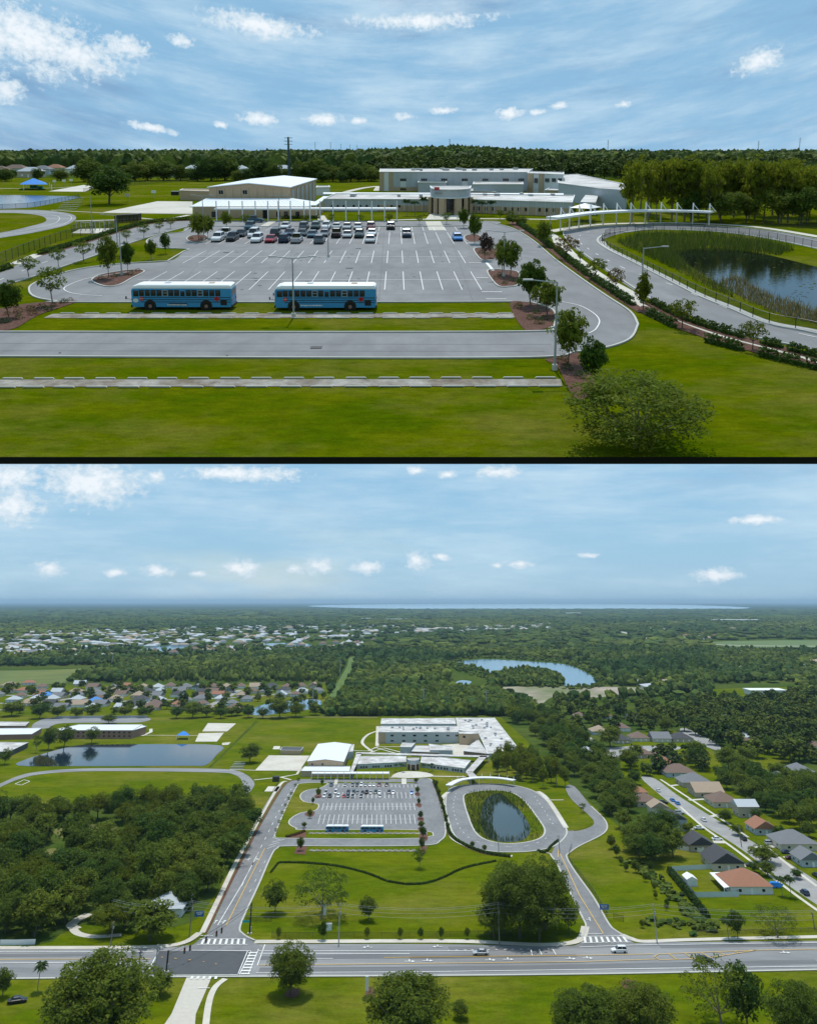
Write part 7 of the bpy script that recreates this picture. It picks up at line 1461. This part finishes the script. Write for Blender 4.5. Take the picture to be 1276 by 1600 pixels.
for i, (x, yb, yt, w) in enumerate(((659, 1329, 1308, 10), (661, 1310, 1291, 12), (658, 1295, 1282, 11), (657, 1280, 1266, 9), (654, 1258, 1246, 6), (652, 1241, 1228, 8), (650, 1224, 1215, 8))): tree('dark', x, yb, w, yt, 'small dark tree on the right car park islands, wide view, %s from near end' % ORD[i], 'trees on the right islands of the wide view car park')
for i, (x, yb) in enumerate(((466, 1224), (461, 1233), (455, 1246), (451, 1254), (446, 1264), (441, 1276), (436, 1290), (431, 1303))): tree('pale', x, yb, 7, yb - 9, 'tiny pale tree along the left entry verge, wide view, %s from far end' % ORD[i], 'pale verge trees of the wide view')
for i, (x, yb) in enumerate(((681, 1230), (685, 1242), (689, 1256), (692, 1268), (696, 1282), (699, 1295), (738, 1325), (757, 1331))): tree('young', x, yb, 8, yb - 11, 'tiny tree along the hedge beside the oval, wide view, %s from far end' % ORD[i], 'hedge line trees of the wide view')
for i, (x, yb) in enumerate(((618, 1206), (626, 1205), (630, 1207), (662, 1206), (670, 1207), (675, 1205))): tree('palm', x, yb, 9, yb - 14, 'small palm by the entrance drum, wide view, %s from left' % ORD[i], 'palms by the entrance of the wide view', name='palm_tree', cat='palm')
def fill(poly, n, kinds, wr, hr, label, group, parts=False, minx=.8, seed=1, avoid=(), stuff=False):
    r = random.Random(seed); xs = [p[0] for p in poly]; ys = [p[1] for p in poly]; got = []; tries = 0
    while len(got) < n and tries < 6000:
        tries += 1; x = r.uniform(min(xs), max(xs)); t = r.random(); y = 940 + 1 / ((1 - t) / (min(ys) - 940) + t / (max(ys) - 940))
        if not inside((x, y), poly) or any(inside((x, y), a) for a in avoid): continue
        W = r.uniform(*wr); p = G(x, y)
        if any((p.x - q[0]) ** 2 + ((p.y - q[1]) / 1.35) ** 2 < (minx * (W + q[2]) / 2) ** 2 for q in got): continue
        got.append((p.x, p.y, W, W * r.uniform(*hr)))
        if not stuff: tree(r.choice(kinds), x, y, 0, 0, label, group, parts, wm=W, hm=got[-1][3])
    if not stuff and n <= 40:
        made = sorted((o for o in bpy.data.objects if o.get('label') == label), key=lambda o: o.location.x / o.location.y)
        for k, o in enumerate(made): o['label'] = '%s, %s from left' % (label, ORD[min(k, 38)])
    if stuff: small_trees('suburb_trees', got, label, seed)
fill([(-40, 1296), (30, 1272), (85, 1276), (110, 1270), (240, 1266), (330, 1264), (386, 1268), (394, 1300), (378, 1330), (345, 1370), (330, 1398), (300, 1404), (285, 1430), (150, 1436), (110, 1450), (60, 1468), (-40, 1470)], 135, ['oak', 'oak', 'lowoak', 'bigoak', 'young', 'lowoak', 'limebig'], (10, 19), (.72, 1.05), 'broad green oak in the dense wood left of the entry road', 'oaks of the left wood', minx=.58, seed=5, avoid=[[(55, 1352), (75, 1315), (88, 1295), (112, 1290), (186, 1290), (188, 1330), (150, 1338), (112, 1335), (100, 1352), (70, 1362)]])
fill([(770, 1112), (830, 1108), (905, 1150), (935, 1180), (970, 1225), (985, 1262), (975, 1296), (955, 1292), (935, 1255), (900, 1225), (860, 1175), (815, 1138)], 80, ['oak', 'oak', 'oak', 'bigoak'], (11, 18), (.7, .95), 'broad dark oak in the belt between school and houses', 'oaks of the belt beside the school', minx=.52, seed=6)
fill([(765, 1208), (790, 1190), (830, 1192), (875, 1215), (884, 1232), (850, 1232), (800, 1222)], 34, ['cypress', 'cypress', 'oak'], (7, 11), (1.3, 1.7), 'tall cypress like tree in the grove above the oval loop', 'grove trees of the wide view', minx=.55, seed=7)
fill([(988, 1322), (1010, 1312), (1045, 1318), (1062, 1345), (1020, 1358), (992, 1342)], 9, ['oak', 'bigoak'], (13, 19), (.75, .95), 'large dark oak in the clump right of the link road', 'oaks right of the link road', minx=.6, seed=8)
fill([(1120, 1215), (1165, 1205), (1276, 1225), (1310, 1320), (1240, 1300), (1195, 1270), (1140, 1245)], 38, ['oak', 'bigoak'], (11, 17), (.75, .95), 'dark oak in the wood behind the right hand houses', 'oaks behind the right hand houses', minx=.6, seed=9)
fill([(990, 1110), (1276, 1090), (1310, 1200), (1200, 1190), (1130, 1170), (1040, 1130)], 190, ['oak'], (12, 19), (.7, .9), 'dark oaks massed over the far right suburb', 'oaks of the far right suburb', stuff=True, minx=.62, seed=10)
fill([(850, 1100), (1010, 1100), (1110, 1165), (1110, 1210), (1010, 1230), (960, 1180), (880, 1140)], 60, ['oak'], (9, 15), (.75, .95), 'dark oaks among the houses of right hand neighbourhood', 'oaks among the right hand houses', stuff=True, minx=1.0, seed=11, avoid=[[cx(240, 170), cx(860, 150), cx(860, 260), cx(240, 280)]])
fill([(0, 1076), (500, 1072), (510, 1100), (500, 1118), (0, 1120)], 110, ['oak', 'oak', 'dark'], (8, 15), (.7, .9), 'dark oaks among the houses of the far left neighbourhood', 'oaks among the far left houses', stuff=True, minx=1.0, seed=12)
for i, (x, w) in enumerate(((18, 40), (62, 34), (90, 30), (119, 24), (143, 30), (195, 30), (222, 24), (275, 26), (300, 36), (322, 30), (345, 24), (362, 26), (388, 24), (410, 22), (436, 44), (462, 34))): tree('oak', x, 1121 + rnd.uniform(-2, 2), w, 1121 - w * .72, 'dark oak along near edge of the far left suburb, %s from left' % ORD[i], 'oaks edging the far left neighbourhood', parts=False)
# ---------------- far left neighbourhood, field, corridor, lakes
sheet('suburb_lawn', [(-80, 1075), (150, 1070), (300, 1069), (510, 1070), (514, 1090), (503, 1118), (-80, 1120)], X['lawn_l'], .10, smooth=False)
for q in ([(-60, 1085), (90, 1087), (140, 1078)], [(-60, 1099), (60, 1098), (130, 1088)], [(325, 1104), (352, 1091), (375, 1078)], [(205, 1108), (235, 1095), (250, 1082)], [(120, 1098), (250, 1094), (370, 1090), (480, 1080)], [(80, 1110), (130, 1099), (160, 1085)], [(-60, 1110), (40, 1109)]): ribbon('street', q, X['street'], 8, .16)
cols = ['grey', 'brown', 'grey', 'tan', 'dark', 'rust', 'pale', 'brown']
HL = [(65, 1076, 14, 'brown'), (125, 1071.5, 16, 'pale')] + []
rr = random.Random(21)
for y, xs in ((1076, range(150, 505, 23)), (1083, range(12, 505, 27)), (1089.5, range(0, 500, 31)), (1096, range(20, 400, 33)), (1103, range(40, 390, 40)), (1110, range(100, 380, 45))):
    for x in xs:
        xx, yy = x + rr.uniform(-5, 5), y + rr.uniform(-1.5, 1.5)
        if 395 < xx < 500 and yy > 1090: continue
        HL.append((xx, yy, rr.uniform(13, 18), rr.choice(cols)))
HL += [(72, 1090, 16, 'blue'), (148, 1099, 18, 'blue'), (15, 1074, 20, 'tan'), (45, 1070, 18, 'rust')]
seen = {}
for i, (x, y, w_, rc) in enumerate(sorted(HL)):
    seen[rc] = seen.get(rc, 0) + 1
    house(G(x, y), w_, rr.uniform(11, 15), ROOFS[rc], WALLS[i % 4], 'small %s house in the far left neighbourhood, %s of its colour from left' % ('blue tarp roofed' if rc == 'blue' else rc + ' roofed', ORD[min(seen[rc] - 1, 38)]), 'houses of the far left neighbourhood', wh=3.2, detail=1, rz=rr.choice((0, 1.57, .2, -.15)), hip=rr.random() < .75, pitch=.55)
sheet('neighbourhood_pond', [(388, 1115), (405, 1103), (440, 1096), (490, 1093), (503, 1098), (490, 1107), (440, 1114), (410, 1118)], X['lake'], .14)
sheet('meadow', [(-80, 1050), (0, 1048), (100, 1046), (205, 1041), (120, 1053), (105, 1060), (92, 1068), (-80, 1074)], mat('meadow_grass', (.135, .150, .022), .9, .25, .02, (.09, .125, .02), .006), .14)
sheet('power_corridor', [(546, 1028), (557, 1028), (552, 1045), (534, 1080), (523, 1106), (504, 1108), (516, 1085), (540, 1045)], mat('corridor_grass', (.085, .14, .02), .9, .2, .02), .14)
sheet('pine_edge', [(395, 1119.5), (590, 1120), (590, 1122), (395, 1121.5)], X['dry'], .12, smooth=False)
lake1 = [(714, 1035), (735, 1031.5), (770, 1030.5), (830, 1034), (880, 1038), (905, 1046), (926, 1058), (934, 1070), (900, 1072.5), (880, 1072), (880, 1064), (868, 1055), (830, 1049), (790, 1050), (765, 1055), (762, 1048), (735, 1040)]
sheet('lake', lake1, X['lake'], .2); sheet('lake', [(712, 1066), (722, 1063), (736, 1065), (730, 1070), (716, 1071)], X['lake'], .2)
sheet('far_pond', [(214, 1020), (222, 1015), (250, 1010), (291, 1008), (286, 1013), (262, 1018), (240, 1021)], X['lake'], .3); sheet('far_pond', [(415, 1006), (450, 1004.5), (480, 1006), (485, 1010), (430, 1010)], X['lake'], .3)
sheet('wet_meadow', [(690, 1034), (716, 1028), (780, 1020), (860, 1026), (920, 1040), (948, 1058), (945, 1072), (900, 1076), (800, 1070), (760, 1062), (716, 1046)], X['scrub'], .12)
sand = mat('sandy_clearing', (.34, .28, .22), .9, .3, .05, (.13, .15, .05), .012)
sheet('sandy_clearing', [(762, 1078), (800, 1073), (900, 1073), (1018, 1075), (1010, 1082), (960, 1086), (930, 1090), (870, 1088), (848, 1100), (856, 1110), (840, 1112), (828, 1094), (790, 1088)], sand, .14)
sheet('sports_field', [(1110, 1004), (1200, 1001), (1300, 1002), (1300, 1016), (1250, 1012), (1160, 1012)], mat('far_field', (.10, .15, .04), .9, .2, .01), .4); sheet('sports_field', [(1010, 995), (1055, 993), (1058, 999), (1030, 1000)], X['lawn_l'], .4); sheet('sports_field', [(1105, 1078), (1240, 1074), (1240, 1082), (1205, 1090), (1120, 1086)], X['lawn_l'], .2)
ribbon('far_highway', [(1400, 964), (1250, 967), (1235, 975)], X['conc'], 45, .9); ribbon('far_road', [(955, 984), (985, 991), (1015, 998), (1130, 1008), (1276, 1010)], X['conc'], 16, .5)
biglake = [(480, 947), (560, 944.6), (700, 943.6), (900, 943.6), (1060, 945), (1170, 949.5), (1100, 952.2), (900, 952), (700, 951.6), (560, 950.2)]
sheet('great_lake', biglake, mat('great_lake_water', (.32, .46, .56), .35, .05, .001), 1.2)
# ---------------- far woods (stuff)
CL = [[(-100, 1064), (150, 1066), (510, 1066), (516, 1088), (508, 1119), (-100, 1121)], [(-100, 1044), (205, 1038), (125, 1055), (100, 1070), (-100, 1074)], [(543, 1026), (559, 1026), (554, 1045), (526, 1108), (502, 1110), (536, 1045)], [(700, 1032), (735, 1027), (790, 1024), (885, 1031), (940, 1050), (952, 1082), (880, 1084), (866, 1078), (755, 1078), (700, 1078)], [(700, 1064), (735, 1061), (740, 1071), (710, 1073)], [(758, 1076), (800, 1071), (1022, 1073), (1010, 1086), (940, 1092), (870, 1092), (862, 1112), (834, 1114), (826, 1098), (786, 1090)], [(1104, 1070), (1245, 1066), (1245, 1084), (1205, 1094), (1115, 1090)], [(210, 1022), (220, 1012), (295, 1005), (288, 1016)], [(410, 1011), (415, 1003), (486, 1003), (490, 1011)], [(1105, 1016), (1110, 1001), (1310, 998), (1310, 1018)], [(385, 1118), (403, 1100), (505, 1090), (506, 1100)]]
SUB = [[(60, 1030), (110, 1018), (200, 1010), (330, 995), (600, 992), (600, 1008), (300, 1030)], [(-100, 1000), (100, 985), (640, 975), (700, 985), (600, 995), (-100, 1030)], [(860, 1100), (1276, 1085), (1276, 1130), (1100, 1200), (960, 1190)]]
r = np.random.default_rng(77)
def scatter(n, y0, y1, keep=1.0, xr=(-130, 1410)):
    u = r.uniform(0, 1, n * 3); a, b = G(638, y1).y, G(638, y0).y
    Y = np.sqrt(a * a + u * (b * b - a * a)); px = r.uniform(*xr, len(Y)); pts = []
    for Yk, xk in zip(Y, px):
        t = Yk / 1308.0; x = (xk - 638) * Yk / 1308.0 * .9176 * 1.09; q = proj(x, Yk)
        if any(inside(q, c) for c in CL): continue
        if keep < 1 and any(inside(q, c) for c in SUB) and r.random() > keep: continue
        pts.append((x, Yk))
        if len(pts) >= n: break
    return np.array(pts)
p = scatter(15500, 1014, 1118, .22); m = ~((p[:, 1] < G(638, 1085).y) & np.array([proj(*q)[0] > 860 for q in p])) | (r.random(len(p)) < .45)
p = p[m]; pine = np.array([(lambda q: inside(q, [(190, 1066), (230, 1052), (330, 1040), (440, 1040), (545, 1045), (520, 1075), (400, 1070)]))(proj(*q)) for q in p])
patch = lambda q: .22 * (np.sin(q[:, 0] / 95 + 1.3 * np.sin(q[:, 1] / 170)) + np.sin(q[:, 1] / 120 + q[:, 0] / 210 + 2) + .8 * np.sin(q[:, 0] / 37 - q[:, 1] / 61))
tint = np.clip(r.normal(.38, .22, len(p)) + patch(p), 0, 1); tint[pine] = np.clip(r.normal(.75, .15, pine.sum()), 0, 1)
forest('woodland', p, np.clip(r.lognormal(1.62, .36, len(p)), 2.6, 11) * np.where(pine, .6, 1), np.clip(r.normal(9 + 8 * patch(p) * -.5, 2.2, len(p)), 4, 15), 'broad dark woodland between the school and the far suburbs', 0, 5, .32, tint)
near = scatter(2000, 1085, 1119, 1.0, (395, 790)); forest('near_woodland', near, r.uniform(2.8, 6.0, len(near)), r.uniform(8, 13, len(near)), 'leafy edge of the woodland behind the school field', 1, 6, .30, np.clip(r.normal(.5, .28, len(near)), 0, 1))
p = scatter(10500, 966, 1016, .34); forest('far_woodland', p, r.uniform(9, 22, len(p)), r.uniform(7, 14, len(p)), 'far wooded suburbs fading into haze below the horizon', 0, 7, .35, np.clip(r.normal(.3, .2, len(p)) + patch(p / 3.5), 0, 1))
p = scatter(5000, 952, 967, 1.0); forest('far_treeline', p, r.uniform(30, 90, len(p)), r.uniform(8, 16, len(p)), 'last dark tree bands before the great lake', 0, 8, .35, np.clip(r.normal(.2, .2, len(p)), 0, 1))
# island trees and lake shore
isl = []
while len(isl) < 420:
    q = (rnd.uniform(762, 882), rnd.uniform(1046, 1074))
    if inside(q, [(766, 1060), (795, 1051), (830, 1050), (866, 1056), (880, 1066), (860, 1073), (765, 1072)]): isl.append(tuple(G(*q).xy))
forest('island_trees', np.array(isl), r.uniform(3, 6, 420), r.uniform(6, 12, 420), 'wooded spit reaching into the mid distance lake', 1, 9)
ring = []
while len(ring) < 900:
    q = (rnd.uniform(690, 948), rnd.uniform(1022, 1080))
    if inside(q, [(690, 1034), (716, 1028), (780, 1022), (860, 1026), (920, 1040), (948, 1058), (945, 1074), (900, 1078), (800, 1072), (716, 1050)]) and not any(inside((q[0], q[1] + dy), lake1) for dy in (0, 1.5)): ring.append(tuple(G(*q).xy))
forest('lake_scrub', np.array(ring), r.uniform(1.5, 4.5, 900), r.uniform(1.5, 6, 900), 'scrubby growth around the mid distance lake', 0, 10, .35)
dit = []
for a, b, n_ in (((985, 1348), (1050, 1400), 70), ((1050, 1400), (1112, 1455), 80), ((1003, 1440), (1100, 1452), 40)):
    for _ in range(n_): u = rnd.random(); dit.append(tuple(G(a[0] + (b[0] - a[0]) * u + rnd.gauss(0, 5), a[1] + (b[1] - a[1]) * u + rnd.gauss(0, 3)).xy))
forest('ditch_scrub', np.array(dit), r.uniform(.5, 1.9, len(dit)), r.uniform(.5, 1.8, len(dit)), 'low weedy scrub along the ditch right of the link road', 1, 11, .4)
def roofs(name, n, polys, label, seed, cs, sz):
    """far-off houses too small to tell apart: walls and hip roofs joined in one object"""
    q = random.Random(seed); mb = MB(); k = 0
    while k < n:
        po = q.choice(polys); x = q.uniform(min(a for a, _ in po), max(a for a, _ in po)); y = q.uniform(min(b for _, b in po), max(b for _, b in po))
        if not inside((x, y), po): continue
        c = G(x, y); w, d = q.uniform(*sz), q.uniform(*sz); h = 4.2; mi = q.randrange(len(cs)); mb.box((c.x, c.y, h / 2), (w, d, h), mi=len(cs))
        mb.face([(c.x - w * .55, c.y - d * .55, h), (c.x + w * .55, c.y - d * .55, h), (c.x + w * .25, c.y, h + 3), (c.x - w * .25, c.y, h + 3)], mi); mb.face([(c.x + w * .55, c.y - d * .55, h), (c.x + w * .55, c.y + d * .55, h), (c.x + w * .25, c.y, h + 3)], mi); mb.face([(c.x - w * .55, c.y + d * .55, h), (c.x - w * .55, c.y - d * .55, h), (c.x - w * .25, c.y, h + 3)], mi); k += 1
    return tag(mb.build(name, [ROOFS[c] for c in cs] + [WALLS[1]]), label, 'houses', kind='stuff')
i = 0
for po in ([(85, 1028), (330, 1012), (420, 1008), (400, 1016), (200, 1028), (110, 1033)], [(330, 1008), (590, 1000), (600, 1006), (540, 1010), (420, 1018), (330, 1022)], [(450, 1020), (560, 1004), (560, 1014), (500, 1022)]):
    q = random.Random(50 + i)
    k = 0
    while k < 22:
        x = q.uniform(80, 605); y = q.uniform(998, 1034)
        if not inside((x, y), po): continue
        rc = q.choice(['tan', 'brown', 'pale', 'brown']); house(G(x, y), q.uniform(16, 22), q.uniform(14, 20), ROOFS[rc], WALLS[q.randrange(4)], '%s roofed house of the far rows beyond the left meadow' % rc, '%s roofed houses beyond the left meadow' % rc, wh=4, detail=0, pitch=.6); k += 1
    i += 1
roofs('distant_houses', 1250, [SUB[1], [(640, 985), (860, 975), (860, 984), (660, 990)]], 'pale scatter of roofs across the far left suburbs', 3, ['pale', 'tan', 'grey', 'pale'], (14, 34))
roofs('distant_houses', 70, [[(900, 975), (1276, 968), (1276, 985), (1000, 990)], [(955, 1060), (1276, 1030), (1276, 1060), (1000, 1080)], [(1060, 990), (1110, 988), (1110, 1000), (1065, 1000)]], 'few pale roofs scattered through the far right woods', 4, ['pale', 'tan', 'brown'], (14, 40))
for x, y, w_, d_, h_, lb in ((618, 969.5, 160, 50, 9, 'long white warehouse near the horizon left of centre'), (575, 968.5, 90, 40, 9, 'white warehouse near the horizon, left of the long one'), (895, 960, 130, 60, 16, 'white dome roofed hall near the horizon'), (1150, 971, 280, 90, 10, 'pale sprawling building near the horizon at right'), (1088, 995, 120, 70, 7, 'reddish roofed school in the far right fields'), (1195, 1085, 46, 24, 5, 'white roofed hall by the right hand sports lawn')):
    t = thing('far_building', lb, 'building', G(x, y)); red = 'reddish' in lb; MB().box((0, 0, h_ / 2), (w_, d_, h_)).build('wall', X['white_w'], t, local=True); MB().box((0, 0, h_ + .6), (w_ + 2, d_ + 2, 1.2)).build('roof', ROOFS['rust'] if red else X['white'], t, local=True)
for i, (x, yb, yt) in enumerate(((174, 1044, 1020), (531, 1060, 1030), (488, 1108, 1070), (662, 1112, 1075), (760, 1116, 1080), (1260, 1052, 1035))):
    t = thing('lattice_pole', 'slender steel power pole above the woodland, %s from left in the wide view' % ORD[i], 'power pole', G(x, yb), 'steel poles above the woodland'); h = HT(yb, yt); MB().tube((0, 0, 0), (0, 0, h), .7, .3, 6).build('shaft', X['galv'], t, local=True); MB().box((0, 0, h * .95), (6, .4, .4)).build('crossarm', X['galv'], t, local=True)
# ---------------- haze
hm = bpy.data.materials.new('haze'); hm.use_nodes = True; hn = hm.node_tree; hn.nodes.remove(hn.nodes['Principled BSDF'])
pv = hn.nodes.new('ShaderNodeVolumePrincipled'); pv.inputs['Color'].default_value = (.58, .81, 1.0, 1); pv.inputs['Density'].default_value = HAZE_D; pv.inputs['Anisotropy'].default_value = .2
hn.links.new(pv.outputs[0], hn.nodes['Material Output'].inputs['Volume'])
hb_ = MB().box((0, 45000, 106), (190000, 91000, 216)).build('haze', hm); tag(hb_, kind='stuff', label='thin pale summer haze over the whole land', cat='haze')

for lab in ['%s roofed house of the far rows beyond the left meadow' % c for c in ('tan', 'brown', 'pale')] + ['small tree on the right hand lawn by the link road']:
    made = sorted((o for o in bpy.data.objects if o.get('label') == lab), key=lambda o: o.location.x / o.location.y)
    for k, o in enumerate(made): o['label'] = '%s, %s from left' % (lab, ORD[min(k, 38)])
for o in list(bpy.data.objects):
    if o.get('label') and len(o['label'].split()) > 16: print('LONG', o['label'])
